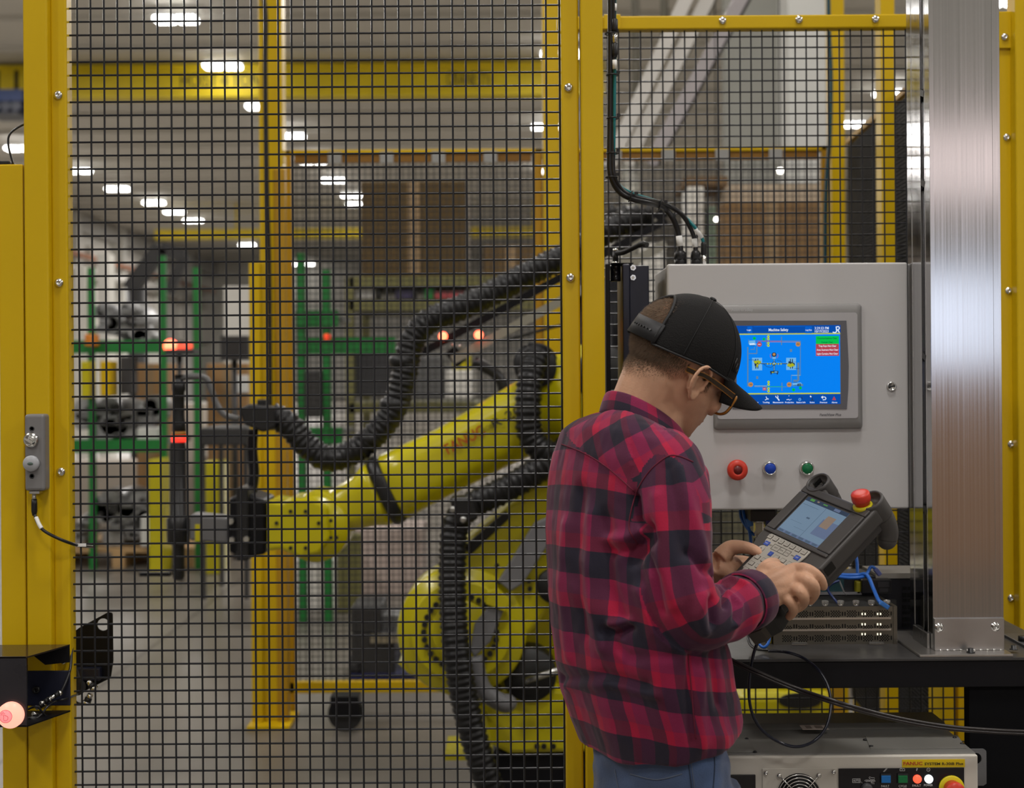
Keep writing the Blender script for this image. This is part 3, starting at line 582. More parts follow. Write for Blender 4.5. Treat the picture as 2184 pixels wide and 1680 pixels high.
# ================= work table, column, racks =================
YT = 2.85; ZT = P(1700, 1405, YT).z
tt = mat('scuffed_steel_top', (.05, .048, .048), .36, .2, var=.2, vs=7)
xa = P(1440, 1405, YT).x; xb = P(2300, 1405, YT).x
t = thing('work_table', ((xa+xb)/2, 3.1, 0), 'black steel work table with scuffed grey top under the cabinet', 'table')
MB().box((xa, YT, ZT-.006), (xb, 3.40, ZT)).build('tabletop', tt, t, bevel=.001)
MB().box((xa+.004, YT+.004, ZT-.060), (xb-.004, YT+.05, ZT-.0065)).build('front_beam', blk, t, bevel=.002)
MB().box((xa+.004, 3.34, ZT-.060), (xb-.004, 3.39, ZT-.0065)).build('rear_beam', blk, t, bevel=.002)
xq = P(2068, 1600, YT+.01).x
MB().box((xq, YT+.012, 0), (xb-.01, YT+.045, ZT-.0605)).build('leg_panel', mat('matt_black_panel', (.003, .003, .004), .8, spec=.15), t, bevel=.002)
for y in (YT+.01, 3.34): MB().box((xa+.002, y, 0), (xa+.032, y+.05, ZT-.0605)).build('leg', blk, t, bevel=.002)
for px, py in ((2162, 1361), (2178, 1384)): pass
o = MB().box(P(2172, 1374, 2.98)+V((0, -.05, 0)), P(2172, 1368, 2.98)+V((.1, .1, 0))).build('mounting_foot', dgrey, bevel=.001); o.location.z = ZT; tag(o, 'small grey mounting foot on the table at the right edge', 'mounting plate')
q = P(2182, 1366, 2.99); o = MB().cyl((q.x, 2.99, ZT+.0065), (q.x, 2.99, ZT+.017), .010, n=6).build('hex_bolt', blkm); tag(o, 'black hex bolt on the grey foot at the right edge', 'bolt')
# aluminium column on its base plate
t = thing('aluminium_column', (.93, 2.98, ZT), 'tall aluminium profile column bolted to the table right of the cabinet', 'column')
xl = P(1990, 1340, 2.90).x; xr = P(2141, 1340, 2.90).x; zl = ZT+.006; zh = 2.7
px_, pr_ = P(1963, 1404, YT).x, P(2163, 1404, YT).x
MB().prism([(px_, YT+.004), (pr_, YT+.004), (pr_, 3.12), (px_-.0, 3.12)], (0, 0, ZT), (1, 0, 0), (0, 1, 0), (0, 0, .006)).build('base_plate', mat('plate_aluminium', (.45, .43, .41), .32, .9, var=.12, vs=9), t, bevel=.0015)
prof = mat('column_aluminium', (.62, .62, .64), .17, 1, bump=.0)
nt = prof.node_tree; N = nt.nodes; L = nt.links; b_ = N['Principled BSDF']
tc = N.new('ShaderNodeTexCoord'); mp = N.new('ShaderNodeMapping'); mp.inputs['Scale'].default_value = (260, 40, .25); nz = N.new('ShaderNodeTexNoise'); nz.inputs['Scale'].default_value = 1; nz.inputs['Detail'].default_value = 3
L.new(tc.outputs['Object'], mp.inputs[0]); L.new(mp.outputs[0], nz.inputs[0]); rm_ = N.new('ShaderNodeMapRange'); rm_.inputs[3].default_value = .05; rm_.inputs[4].default_value = .20; L.new(nz.outputs[0], rm_.inputs[0]); L.new(rm_.outputs[0], b_.inputs['Roughness'])
rc = N.new('ShaderNodeMapRange'); rc.inputs[3].default_value = .80; rc.inputs[4].default_value = 1.15; hs = N.new('ShaderNodeHueSaturation'); hs.inputs['Color'].default_value = (.50, .50, .51, 1); L.new(nz.outputs[0], rc.inputs[0]); L.new(rc.outputs[0], hs.inputs['Value']); L.new(hs.outputs[0], b_.inputs['Base Color'])
# extrusion outline (slots on the left and right sides)
yf, yb_ = 2.900, 3.065
out = [(xl, yf), (xr-.016, yf), (xr-.016, yf+.001), (xr, yf+.001), (xr, yf+.03), (xr-.006, yf+.03), (xr-.006, yb_-.03), (xr, yb_-.03), (xr, yb_), (xl, yb_), (xl, yb_-.030), (xl+.010, yb_-.030), (xl+.010, yb_-.036), (xl, yb_-.036), (xl, yb_-.10), (xl+.012, yb_-.10), (xl+.012, yf+.034), (xl, yf+.034)]
MB().prism(out, (0, 0, zl), (1, 0, 0), (0, 1, 0), (0, 0, zh-zl)).build('profile', prof, t, bevel=.0008)
for px, y_ in ((xl+.001, yf+.034), (xl+.001, yb_-.036)): MB().box((px-.0015, y_-.001, zl), (px+.001, y_+.0018, zh)).build('slot_lip', mat('bright_aluminium_edge', (.75, .75, .78), .14, 1), t)
for zpx in (205, 395, 760, 1085):
    z_ = P(1975, zpx, 2.98).z; MB().obox((xl+.004, 2.948, z_), (.005, 0, 0), (0, .012, .004), (0, -.002, .006)).build('slot_nut', blkm, t)
brk = mat('bracket_aluminium', (.44, .43, .42), .3, .95, var=.15, vs=10)
zb1 = P(2060, 1318, 2.895).z
MB().box((xl+.001, yf-.006, zl), (xr-.001, yf-.0002, zb1)).build('front_bracket', brk, t, bevel=.0012)
MB().box((xl-.0065, yf+.02, zl), (xl-.0005, yb_-.04, zl+.03)).build('side_bracket', brk, t, bevel=.001)
for px, py in ((2003, 1338), (2123, 1336)):
    q = P(px, py, yf-.006); MB().lathe([(.0095, 0), (.0095, -.0015), (.0075, -.0018), (.0075, -.007), (.006, -.008), (.0038, -.008), (.0035, -.004)], q, (0, 1, 0), 18).build('button_screw', chrome, t)
for i in range(10):
    q = P(2007+i*14.2, 1393, yf-.006); MB().ell((q.x, yf-.0065, zl+.0012), .0032, .0012, .0014, nu=10, nv=6).build('weld_spot', chrome, t)
for (x, y) in ((P(2071, 1395, 2.87).x, 2.872), (P(2162, 1385, 2.9).x, 2.90)):
    MB().lathe([(.0085, 0), (.0085, .0015), (.0055, .0016), (.0055, .009), (.0035, .009)], (x, y, ZT+.006), (0, 0, 1), 16).build('hex_bolt', blkm, t)
# perforated servo rack lying on the table
Yk = 3.0; r_ = mat('perforated_plate', (.15, .138, .11), .3, .85, var=.12, vs=8)
t = thing('servo_rack', (P(1780, 1370, Yk).x, Yk+.1, ZT), 'low perforated metal servo rack lying on the table behind the pendant', 'electrical rack')
x0 = P(1655, 1330, Yk).x; x1 = P(1910, 1330, Yk).x; zt = P(1780, 1293, Yk).z; zb = ZT
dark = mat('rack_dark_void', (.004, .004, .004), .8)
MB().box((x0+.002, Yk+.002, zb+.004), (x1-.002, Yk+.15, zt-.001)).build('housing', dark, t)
cells = 96; rows_ = 28; sx_ = (x1-x0)/cells; sz_ = (zt-zb)/rows_
ptn = set()
for blk_i in range(7):
    bx0 = 5+blk_i*13
    for rr_, (r0, n) in enumerate(((2, 5), (11, 3), (20, 5))):
        for j in range(n):
            for i in range(4): ptn.add((bx0+i*2+((j) % 2), r0+j))
    for r0 in (3, 12, 21): [ptn.add((bx0+9+k, r0+q_)) for k in (0, 2) for q_ in (0, 1, 2)]
mb = MB()
for j in range(rows_):
    i = 0
    while i < cells:
        if (i, j) in ptn: i += 1; continue
        k = i
        while k < cells and (k, j) not in ptn: k += 1
        a_ = (x0+i*sx_, zb+j*sz_); b2 = (x0+k*sx_, zb+(j+1)*sz_); mb.add([(a_[0], Yk, a_[1]), (b2[0], Yk, a_[1]), (b2[0], Yk, b2[1]), (a_[0], Yk, b2[1])], [(0, 1, 2, 3)]); i = k
mb.build('perforated_front', r_, t)
for z in (.36, .66): zz = zb+(zt-zb)*z; MB().box((x0+.01, Yk-.002, zz), (x1-.01, Yk+.001, zz+.004)).build('ridge', mat('ridge_bright', (.55, .52, .46), .25, .9), t)
MB().box((x0-.006, Yk-.001, zb), (x0, Yk+.15, zt)).box((x0-.006, Yk-.002, zb), (x0+.001, Yk, zt)).build('side_cheek', r_, t)
MB().box((x0-.016, Yk+.01, zb), (x0-.007, Yk+.14, zt-.004)).build('end_cover', mat('yellow_brown_cover', (.32, .25, .02), .35), t, bevel=.002)
MB().box((x1-.005, Yk-.002, zb), (x1+.003, Yk+.15, zt)).build('side_cheek', r_, t)
lamp_w = glow('rack_lamp', (1, .93, .70), 1.3)
for px in (1842, 1875):
    for py in (1309, 1331, 1352):
        for d in (-3.2, 3.2):
            q = P(px+d, py, Yk-.0015); MB().box(q+V((-.0012, -.0005, -.0022)), q+V((.0012, .0005, .0022))).build('indicator', lamp_w, t)
clear = mat('clear_plastic', (.9, .88, .85), .08, trans=.92, spec=.8)
for i in range(8):
    px = 1695+i*33 if i < 7 else 1893; q = P(px, 1290, Yk+.005)
    MB().lathe([(.004, 0), (.007, .004), (.0075, .010), (.006, .011), (.005, .004)], (q.x, Yk+.01, zt), (0, 0, 1), 12).build('clip', clear, t)
for px in (1704, 1868): q = P(px, 1368, Yk); MB().box((q.x-.016, Yk-.008, zb), (q.x+.016, Yk, zb+.005)).build('clear_foot', clear, t, bevel=.0015)
# circuit unit above/behind the rack
t = thing('power_supply_unit', (P(1850, 1300, 3.18).x, 3.2, ZT), 'black vented power unit standing on the table behind the perforated rack', 'power unit')
Yq = 3.17
bx(1742, 1228, 1975, 1352, Yq, Yq+.12).build('housing', mat('dark_slate_housing', (.010, .010, .016), .45), t, bevel=.002)
bx(1868, 1222, 1972, 1233, Yq-.003, Yq+.12).build('top_plate', mat('beige_plate', (.30, .28, .25), .5), t)
mb = MB()
for j in range(8):
    for i in range(3):
        x = 1925+i*11.2; y = 1251+j*13
        bx(x, y, x+9, y+(9 if j % 2 else 6.5), Yq-.0008, Yq+.001, mb)
mb.build('vent_slots', mat('vent_void', (.0015, .0015, .002), .9), t)
mb = bx(1838, 1236, 1902, 1266, Yq-.03, Yq); mb.build('relay', mat('relay_black', (.008, .008, .010), .3), t, bevel=.002)
for (a_, b2, c, d) in ((1872, 1240, 1896, 1252), (1876, 1254, 1894, 1262)): bx(a_, b2, c, d, Yq-.032, Yq-.03).build('relay_window', mat('relay_grey', (.03, .03, .035), .25), t)
bx(1826, 1240, 1837, 1268, Yq-.02, Yq).build('yellow_module', mat('olive_yellow', (.30, .27, .01), .4), t, bevel=.003)
bx(1750, 1236, 1800, 1262, Yq-.012, Yq).build('terminal_block', mat('teal_dark_block', (.01, .05, .06), .4), t)
bx(1742, 1262, 1838, 1268, Yq-.02, Yq).build('metal_rail', steel, t)
for i in range(9): bx(1746+i*10, 1272, 1752+i*10, 1290, Yq-.01, Yq).build('terminal', mat('terminal_brass', (.35, .30, .12), .35, .8), t)
bx(1700, 1280, 1912, 1293, 3.155, 3.169).build('wiring_channel', mat('channel_dark', (.03, .03, .03), .5), t)
# clear boxes and blue leads under the cabinet
t = thing('clear_cable_box', P(1625, 1110, 3.12), 'small clear and black plug box hanging under the grey cabinet', 'box')
bx(1600, 1087, 1655, 1112, 3.10, 3.2).build('housing', mat('brown_black_plastic', (.02, .016, .014), .4), t, bevel=.003)
bx(1612, 1112, 1632, 1150, 3.12, 3.15).build('clear_cover', clear, t, bevel=.002)
bx(1634, 1110, 1652, 1120, 3.10, 3.14).build('blue_port', mat('dark_blue_port', (.01, .02, .12), .4), t)
def lead(pts, r, label, plug=None, m_=blue):
    t_ = thing('network_cable', P(*pts[0]), label, 'cable'); MB().tube(spl([P(*p) for p in pts], 8), r, 10).build('jacket', m_, t_)
    for a_, b2, mm in (plug or []): MB().bar(P(*a_), P(*b2), .013, .010).build('plug', mm, t_, bevel=.002)
    return t_
bpl = mat('blue_plug', (.04, .18, .55), .35)
lead([(1579, 1088, 3.2), (1581, 1104, 3.18), (1590, 1120, 3.16), (1602, 1135, 3.15), (1612, 1142, 3.14)], .0035, 'short blue lead hanging below the grey cabinet, left of the pendant', [((1596, 1105, 3.14), (1601, 1122, 3.14), bpl)])
lead([(1585, 1088, 3.16), (1590, 1110, 3.15), (1598, 1130, 3.15), (1601, 1150, 3.15), (1601, 1162, 3.15)], .0038, 'blue lead with a boot hanging straight down below the grey cabinet')
lead([(1823, 1150, 3.15), (1825, 1180, 3.15), (1828, 1200, 3.14), (1829, 1226, 3.12)], .0038, 'blue lead hanging vertically behind the pendant corner')
lead([(1785, 1224, 3.08), (1800, 1226, 3.08), (1830, 1226, 3.08), (1845, 1224, 3.07), (1853, 1232, 3.06), (1864, 1258, 3.03), (1874, 1280, 3.0), (1884, 1290, 2.99)], .0042, 'bright blue lead with plug sloping down onto the perforated rack', [((1877, 1284, 2.985), (1895, 1296, 2.985), bpl)])
lead([(1785, 1229, 3.07), (1812, 1232, 3.07), (1840, 1230, 3.07), (1850, 1222, 3.09), (1856, 1210, 3.1), (1864, 1210, 3.1), (1872, 1222, 3.1)], .0036, 'blue lead looping to a plug on the black power unit', [((1866, 1212, 3.1), (1877, 1226, 3.1), mat('pale_blue_plug', (.12, .14, .35), .4))])
lead([(1790, 1238, 3.06), (1772, 1246, 3.06), (1766, 1258, 3.06), (1780, 1278, 3.05), (1800, 1300, 3.02)], .0028, 'dark blue lead curling down behind the pendant onto the rack', m_=mat('dark_blue_jacket', (.015, .03, .12), .4))
lead([(1790, 1238, 3.08), (1795, 1250, 3.08), (1800, 1262, 3.08), (1806, 1268, 3.08)], .0018, 'thin grey lead beside the dark blue lead behind the pendant', m_=mat('grey_jacket', (.25, .25, .25), .4))
lead([(1614, 1330, 2.95), (1610, 1350, 2.95), (1617, 1370, 2.93), (1628, 1380, 2.92), (1638, 1372, 2.92), (1642, 1352, 2.93), (1640, 1330, 2.95)], .0030, 'small blue loop of lead hanging under the pendant tail')
lead([(1920, 1385, 3.2), (1916, 1372, 3.1), (1906, 1364, 3.0)], .001, 'thin pale wire lying on the table by the base plate', m_=lblw)
# ================= robot controller under the table =================
Y0 = 2.75; zt = P(1810, 1612, Y0).z; x0 = P(1490, 1650, Y0).x; x1 = P(2086, 1650, Y0).x; yb = 3.05; zb = zt-.42
beige = mat('controller_beige', (.56, .53, .47), .4, bump=.04, bs=400)
t = thing('robot_controller', ((x0+x1)/2, Y0+.15, 0), 'beige robot controller with dark grey top and lit panel under the table', 'controller')
MB().box((x0, Y0+.012, zb), (x1, yb, zt-.003)).build('housing', beige, t, bevel=.003)
MB().box((x0, Y0, zb), (x1, Y0+.013, zt)).build('front_panel', beige, t, bevel=.003, seg=3)
topm = mat('controller_top_grey', (.21, .205, .19), .35, .2, var=.08, vs=5)
MB().prism([(Y0+.014, zt-.004), (yb, zt-.004), (yb, zt+.012), (yb-.09, zt+.012), (yb-.10, zt+.001), (Y0+.014, zt+.001)], (x0, 0, 0), (0, 1, 0), (0, 0, 1), (x1-x0, 0, 0)).build('top_cover', topm, t, bevel=.001)
for (a, b, c, d) in ((1845, 1575, 2062, 1603), (1480, 1575, 1612, 1608)):
    z = zt+.0012; Yt = lambda py: (CAMZ-z)*FPX/(py-CY)
    MB().prism([(P(a, b, Yt(b)).x, Yt(b)), (P(c-20, b, Yt(b)).x, Yt(b)), (P(c, d, Yt(d)).x, Yt(d)), (P(a+12, d, Yt(d)).x, Yt(d))], (0, 0, z), (1, 0, 0), (0, 1, 0), (0, 0, .0012)).build('access_plate', topm, t, bevel=.0006)
for px, py in ((1592, 1579), (1610, 1607), (1845, 1583), (1858, 1597), (2036, 1580), (2052, 1593)):
    z = zt+.002; Y = (CAMZ-z)*FPX/(py-CY); q = P(px, py, Y); MB().lathe([(.0045, 0), (.0035, .002), (.001, .0025)], (q.x, q.y, z), (0, 0, 1), 12).build('screw', blkm, t)
z = zt+.0125; Ya = (CAMZ-z)*FPX/(1560-CY); Yb2 = (CAMZ-z)*FPX/(1551-CY)
MB().box((P(1712, 1555, Ya).x, Ya, z-.0005), (P(1768, 1555, Ya).x, Yb2, z+.0006)).build('warning_label', mat('pink_beige_label', (.36, .30, .26), .6), t)
MB().box((P(1722, 1555, Ya).x, Ya+.006, z), (P(1734, 1555, Ya).x, Yb2-.006, z+.001)).box((P(1742, 1555, Ya).x, Ya+.006, z), (P(1758, 1555, Ya).x, Yb2-.006, z+.001)).build('label_print', mat('label_print', (.14, .11, .09), .6), t)
# label
bx(1924, 1619, 2058, 1636, Y0-.0008, Y0).build('name_label', mat('label_yellow', (.72, .52, .006), .45), t)
mb = MB().mat(0).text('FANUC', P(1947, 1628, Y0-.001), (1, 0, 0), (0, 0, 1), .0088, w=.037, bold=.03)
mb.build('lettering', mat('label_red', (.45, .05, .015), .5), t)
MB().text('SYSTEM R-30iB Plus', P(2013, 1628.5, Y0-.001), (1, 0, 0), (0, 0, 1), .0068, w=.075, bold=.03).build('lettering', mat('label_olive_ink', (.06, .045, .01), .5), t)
# operator strip
ps = bx(1789, 1638, 2057, 1720, Y0-.003, Y0).build('control_strip', mat('gloss_black_strip', (.008, .008, .011), .25), t, bevel=.001)
Yp = Y0-.0032
wt = mat('strip_white_print', (.62, .62, .62), .5)
def stx(s, px, py, wd, h): MB().text(s, P(px, py, Yp), (1, 0, 0), (0, 0, 1), h*Y0/FPX*1.3, w=wd*Y0/FPX, bold=.02).build('lettering', wt, ps)
stx('AUTO', 1826.5, 1664.5, 14, 4.6); stx('<250mm/s', 1855, 1664.5, 23, 4.6); stx('T1', 1861, 1670, 6, 4.6)
stx('FAULT', 1888, 1676, 17, 5); stx('RESET', 1888, 1682.5, 17, 5); stx('CYCLE', 1925, 1676, 17, 5); stx('START', 1925, 1682.5, 17, 5); stx('FAULT', 1955, 1675, 18, 5); stx('POWER', 1980, 1674, 19, 5); stx('?', 1955.5, 1641, 4, 6)
mb = MB()
def prect(a, b, c, d, w=.9):
    for (e, f, g_, h) in ((a, b, c, b+w), (a, d-w, c, d), (a, b, a+w, d), (c-w, b, c, d)): bx(e, f, g_, h, Yp-.0004, Yp, mb)
prect(1818, 1660, 1835, 1669); prect(1919, 1638.5, 1924.6, 1644); prect(1924, 1638.5, 1930, 1644)
for k in range(3): q0 = P(1883.5+k*1.3, 1645.5, Yp); q1 = P(1890+k*1.3, 1638.5, Yp); mb.bar(q0, q1, .0005, .0004)
q = P(1980, 1641, Yp); mb.tube([q+V((.0032*cos(i*pi/8), 0, .0032*sin(i*pi/8))) for i in range(16)], .0004, 5, closed=True); mb.bar(q+V((-.002, 0, .002)), q+V((.002, 0, -.002)), .0012, .0004)
mb.tube([P(x, y, Yp) for x, y in ((1854, 1656), (1859, 1658), (1865, 1658), (1865, 1662), (1857, 1662), (1853, 1658))], .0004, 5)
q = P(1848, 1681, Yp)
for a_ in (52, 128): mb.bar(q+V((.013*cos(radians(a_)), 0, .013*sin(radians(a_)))), q+V((.017*cos(radians(a_)), 0, .017*sin(radians(a_)))), .0012, .0004)
mb.build('printed_symbols', wt, ps)
MB().lathe([(.011, 0), (.0115, -.002), (.010, -.008), (.009, -.009), (.001, -.009)], q, (0, 1, 0), 28).build('mode_switch', mat('switch_dark_grey', (.07, .07, .075), .4), t)
for a, c, m_, lb in ((1880, 1900, mat('blue_square_lens', (.01, .16, .50), .35), 'blue'), (1916, 1936, mat('green_square_lens', (.005, .17, .05), .35), 'green')):
    f = bx(a-1.5, 1650, c+1.5, 1671.5, Yp-.004, Yp).build('push_button', mat('button_frame_black', (.02, .02, .022), .3), t, bevel=.001); f['label'] = lb+' square push button'
    bx(a, 1654, c, 1669.5, Yp-.006, Yp-.0035).build('button_cap', m_, f, bevel=.0008)
for px, c, s in ((1956, (1, .09, .04), 1.6), (1980.5, (.85, .93, 1), 1.7)):
    q = P(px, 1660.5, Yp); MB().lathe([(.0082, 0), (.0082, -.003), (.006, -.0055), (.001, -.0065)], q, (0, 1, 0), 26).build('indicator_lamp', mat('lit_lens_%d' % px, tuple(.4*x for x in c), .3, emit=c, es=s), t)
q = P(2029, 1680, Yp); MB().lathe([(.0245, 0), (.0245, -.003), (.023, -.0045), (.013, -.0045)], q, (0, 1, 0), 40).build('stop_ring', mat('stop_ring_yellow', (.70, .58, .01), .4), t)
MB().lathe([(.0165, -.004), (.0165, -.018), (.0185, -.022), (.0185, -.028), (.016, -.032), (.001, -.033)], q, (0, 1, 0), 40).build('emergency_stop', mat('emergency_red', (.62, .045, .025), .38), t)
# fan, left breaker, handle
fp = bx(1626, 1638, 1785, 1720, Y0-.0022, Y0).build('fan_plate', beige, t, bevel=.0008)
q = P(1704, 1695, Y0-.0025); MB().lathe([(.042, 0), (.042, -.0006), (.001, -.0006)], q, (0, 1, 0), 40).build('fan_opening', mat('fan_black', (.006, .006, .006), .7), fp)
mb = MB()
for r in (.011, .017, .023, .029, .035, .041): mb.tube([q+V((r*cos(i*pi/20), -.006-(.041-r)*.12, r*sin(i*pi/20))) for i in range(40)], .0011, 6, closed=True)
for a_ in (45, 135, 225, 315): d = V((cos(radians(a_)), 0, sin(radians(a_)))); mb.tube([q+d*.010+V((0, -.0105, 0)), q+d*.041+V((0, -.006, 0)), q+d*.052+V((0, -.002, 0))], .0015, 6); mb.lathe([(.0045, 0), (.0045, -.004), (.002, -.005)], q+d*.054, (0, 1, 0), 12)
mb.build('fan_guard', chrome, fp)
for px, py in ((1633, 1647), (1777, 1645)): bolt(MB(), px, py, Y0-.0022, .0048).build('screw', chrome, t)
bx(1500, 1652, 1612, 1720, Y0-.003, Y0).build('breaker_cover', mat('breaker_black', (.010, .009, .010), .35), t, bevel=.0015)
q = P(1560, 1705, Y0-.003); MB().lathe([(.030, 0), (.030, -.003), (.028, -.004), (.001, -.004)], q, (0, 1, 0), 32).build('breaker_dial', mat('breaker_dark_red', (.05, .012, .014), .35), t)
hp = P(2086, 1640, Y0+.05)
plate_with_hole([(0, -.036), (.029, -.036), (.033, -.032), (.033, .032), (.029, .036), (0, .036)], (.0125, .017), .0115, (x1, Y0+.05, P(2100, 1636, Y0+.05).z), (1, 0, 0), (0, 0, 1), (0, .004, 0)).build('lifting_lug', mat('lug_grey', (.13, .13, .135), .4), t)
for py in (1622, 1648, 1672): q = P(2088, py, Y0+.03); MB().cyl((x1, q.y, q.z), (x1+.003, q.y, q.z), .003, n=6).build('bolt', chrome, t)
MB().box((x0+.03, Y0+.04, .0), (x1-.03, yb-.04, zb)).build('stand', blk, t, bevel=.004)
# ================= teach pendant in the hands =================
U = V((.4422, -.8774, -.1863)).normalized(); D = V((-.7184, -.2221, -.6592)); D = (D-U*D.dot(U)).normalized(); NN = D.cross(U).normalized()
if NN.y > 0: NN = -NN
PO = P(1735.6, 1115.5, 2.70)                     # centre of the pendant's screen
k_ = .1226                                    # screen width
def T(u, d, n=0): return PO+U*u+D*d+NN*n     # pendant coordinates: right, down, outwards
t = thing('teach_pendant', T(0, .06, -.04), 'dark grey teach pendant with lit screen and red stop button in the hands', 'teach pendant')
pm_ = mat('pendant_charcoal', (.060, .056, .054), .42, bump=.08, bs=600)
def slab(poly, n0, n1, m_, name, par, bevel=.003, seg=3):
    return MB().prism(poly, T(0, 0, n0), U, D, NN*(n1-n0)).build(name, m_, par, bevel=bevel, seg=seg)
body = [(-.094, -.066), (-.084, -.086), (-.05, -.080), (-.03, -.071), (.05, -.071), (.070, -.080), (.094, -.088), (.106, -.076), (.107, .080), (.098, .096), (.088, .108), (.086, .200), (.072, .222), (-.04, .224), (-.064, .200), (-.068, .115), (-.088, .092), (-.094, .074)]
slab(body, -.030, .004, pm_, 'body', t, .006, 4)
slab([(x*.93, y*.95+.004) for x, y in body], -.050, -.031, mat('pendant_back', (.040, .037, .036), .45), 'back_cover', t, .005, 3)
# screen bezel: four raised strips around the sunken glass
sw, sh = k_/2, k_*.375
for (a, b, c, d) in ((-.089, -.066, .101, -sh-.004), (-.089, sh+.004, .101, sh+.012), (-.089, -sh-.0035, -sw-.004, sh+.0035), (sw+.004, -sh-.0035, .101, sh+.0035)):
    slab([(a, b), (c, b), (c, d), (a, d)], .0042, .0085, pm_, 'bezel', t, .0025, 2)
sk = ['pscreen_base', 'pscreen_dark', 'pscreen_tan', 'pscreen_grey', 'pscreen_green', 'pscreen_line']
cols = [(.155, .235, .33), (.030, .048, .085), (.24, .18, .14), (.115, .155, .26), (.08, .24, .06), (.07, .11, .17)]
sm_ = [mat(k, tuple(c_*.3 for c_ in c), .15, emit=c, es=.68) for k, c in zip(sk, cols)]
S2 = MB()
def pr(k, u0, d0, u1, d1, l=1): S2.mat(k); S2.add([T(u0*sw, d0*sh, .0046+l*.00005), T(u0*sw, d1*sh, .0046+l*.00005), T(u1*sw, d1*sh, .0046+l*.00005), T(u1*sw, d0*sh, .0046+l*.00005)], [(0, 1, 2, 3)])
S2.mat(0).prism([(-sw, -sh), (sw, -sh), (sw, sh), (-sw, sh)], T(0, 0, .0042), U, D, NN*.0004)
pr(1, -1, -1, 1, -.80); pr(3, -1, .86, 1, 1); pr(4, -.82, -.98, -.62, -.86, 2); pr(4, -.2, -.96, .0, -.90, 2); pr(2, -.5, -.97, -.4, -.90, 2); pr(3, .35, -.97, .62, -.84, 2)
pr(5, .04, -.78, .055, .85, 2); pr(3, .30, -.30, 1, .55, 2); pr(2, .36, -.52, .74, .10, 3); pr(0, .30, -.52, .38, -.42, 3)
pr(5, -.95, -.62, -.2, -.605, 2); pr(5, -.35, -.1, -.2, -.02, 3); pr(5, -.85, .3, -.3, .31, 2); pr(5, -.5, .55, .0, .56, 2)
for i in range(6): pr(5, -.95+i*.33, .88, -.72+i*.33, .98, 2)
S2.build('screen', sm_, t)
# keypad
kp = mat('keypad_cream', (.44, .42, .37), .45, bump=.03)
kpoly = [(-.061, sh+.014), (.059, sh+.014), (.059, sh+.030), (.056, sh+.046), (.056, .150), (-.052, .150), (-.052, sh+.046), (-.060, sh+.032)]
slab(kpoly, .0042, .0078, kp, 'keypad', t, .001, 1)
kb = mat('key_blue', (.04, .09, .42), .45); kd = mat('key_outline_dark', (.10, .09, .08), .5)
names = ['PREV', 'F1', 'F2', 'F3', 'F4', 'F5', 'NEXT']
for i in range(7):
    u = -.049+i*.0173; c = T(u-.006, sh+.0215, .0082)
    k0 = MB().obox(c, U*.0062, D*.0048, NN*.0006).build('key', kd, t); MB().obox(c+NN*.0006, U*.0055, D*.0041, NN*.0004).mat(1).text(names[i], c+NN*.0011, U, -D, .0048, depth=0, w=.008 if len(names[i]) > 2 else .005).build('key_face', [kp, kd], k0)
for u, d, s in ((-.048, sh+.0375, .0065), (.045, sh+.0375, .0065), (-.018, sh+.0535, .005)):
    k0 = MB().obox(T(u, d, .0084), U*s, D*.0048, NN*.0008).mat(1).text('SHIFT' if d < sh+.05 else '-', T(u, d, .0093), U, -D, .0036, depth=0, w=.008 if d < sh+.05 else .002).build('key', [kb, lblw], t); k0['label'] = 'blue key'
mb = MB()
for (u0, d0, u1, d1) in ((-.030, sh+.031, .022, sh+.044),):
    for a, b, c, d in ((u0, d0, u1, d0+.0006), (u0, d1-.0006, u1, d1), (u0, d0, u0+.0006, d1), (u1-.0006, d0, u1, d1), (-.010, d0, -.0095, d1), (.007, d0, .0075, d1)): mb.obox(T((a+c)/2, (b+d)/2, .0080), U*(c-a)/2, D*(d-b)/2, NN*.0003)
mb.build('keypad_outline', kd, t)
for i, tx in enumerate(('SELECT', 'EDIT', 'DATA', 'FCTN', 'MENU')): MB().text(tx, T(-.036+i*.0168, sh+.0375, .0081), U, -D, .0042, depth=0, w=.010).build('lettering', kd, t)
c = T(-.050, sh+.053, .0082); MB().lathe([(.0085, 0), (.0085, .0006), (.0078, .0007), (.001, .0007)], c, NN, 24).build('key', kp, t)
MB().tube([c+(U*cos(i*pi/8)+D*sin(i*pi/8))*.0085 for i in range(16)], .0004, 5, closed=True).tube([c+NN*.001+U*(-.003)+D*.003, c+NN*.001+U*0-D*.003, c+NN*.001+U*.003+D*.003], .0005, 5).build('key_outline', kd, t)
for j in range(4):
    for i in range(5):
        if j == 0 and i < 2: continue
        c = T(-.040+i*.0205, sh+.055+j*.0165, .0082); k0 = MB().obox(c, U*.0065, D*.0045, NN*.0005).build('key', kd, t)
        MB().obox(c+NN*.0003, U*.0058, D*.0038, NN*.0004).build('key_face', kp, k0)
# corner horns: hooded ears at the two upper corners
def lobe(u, d, r): MB().lathe([(r*.9, -.036), (r, -.030), (r, .006), (r*.94, .010), (r*.84, .0105), (r*.78, .007), (r*.74, -.001), (.0005, -.001)], T(u, d), NN, 36).build('corner_hood', pm_, t)
lobe(-.067, -.080, .0255); lobe(.0815, -.086, .0255)
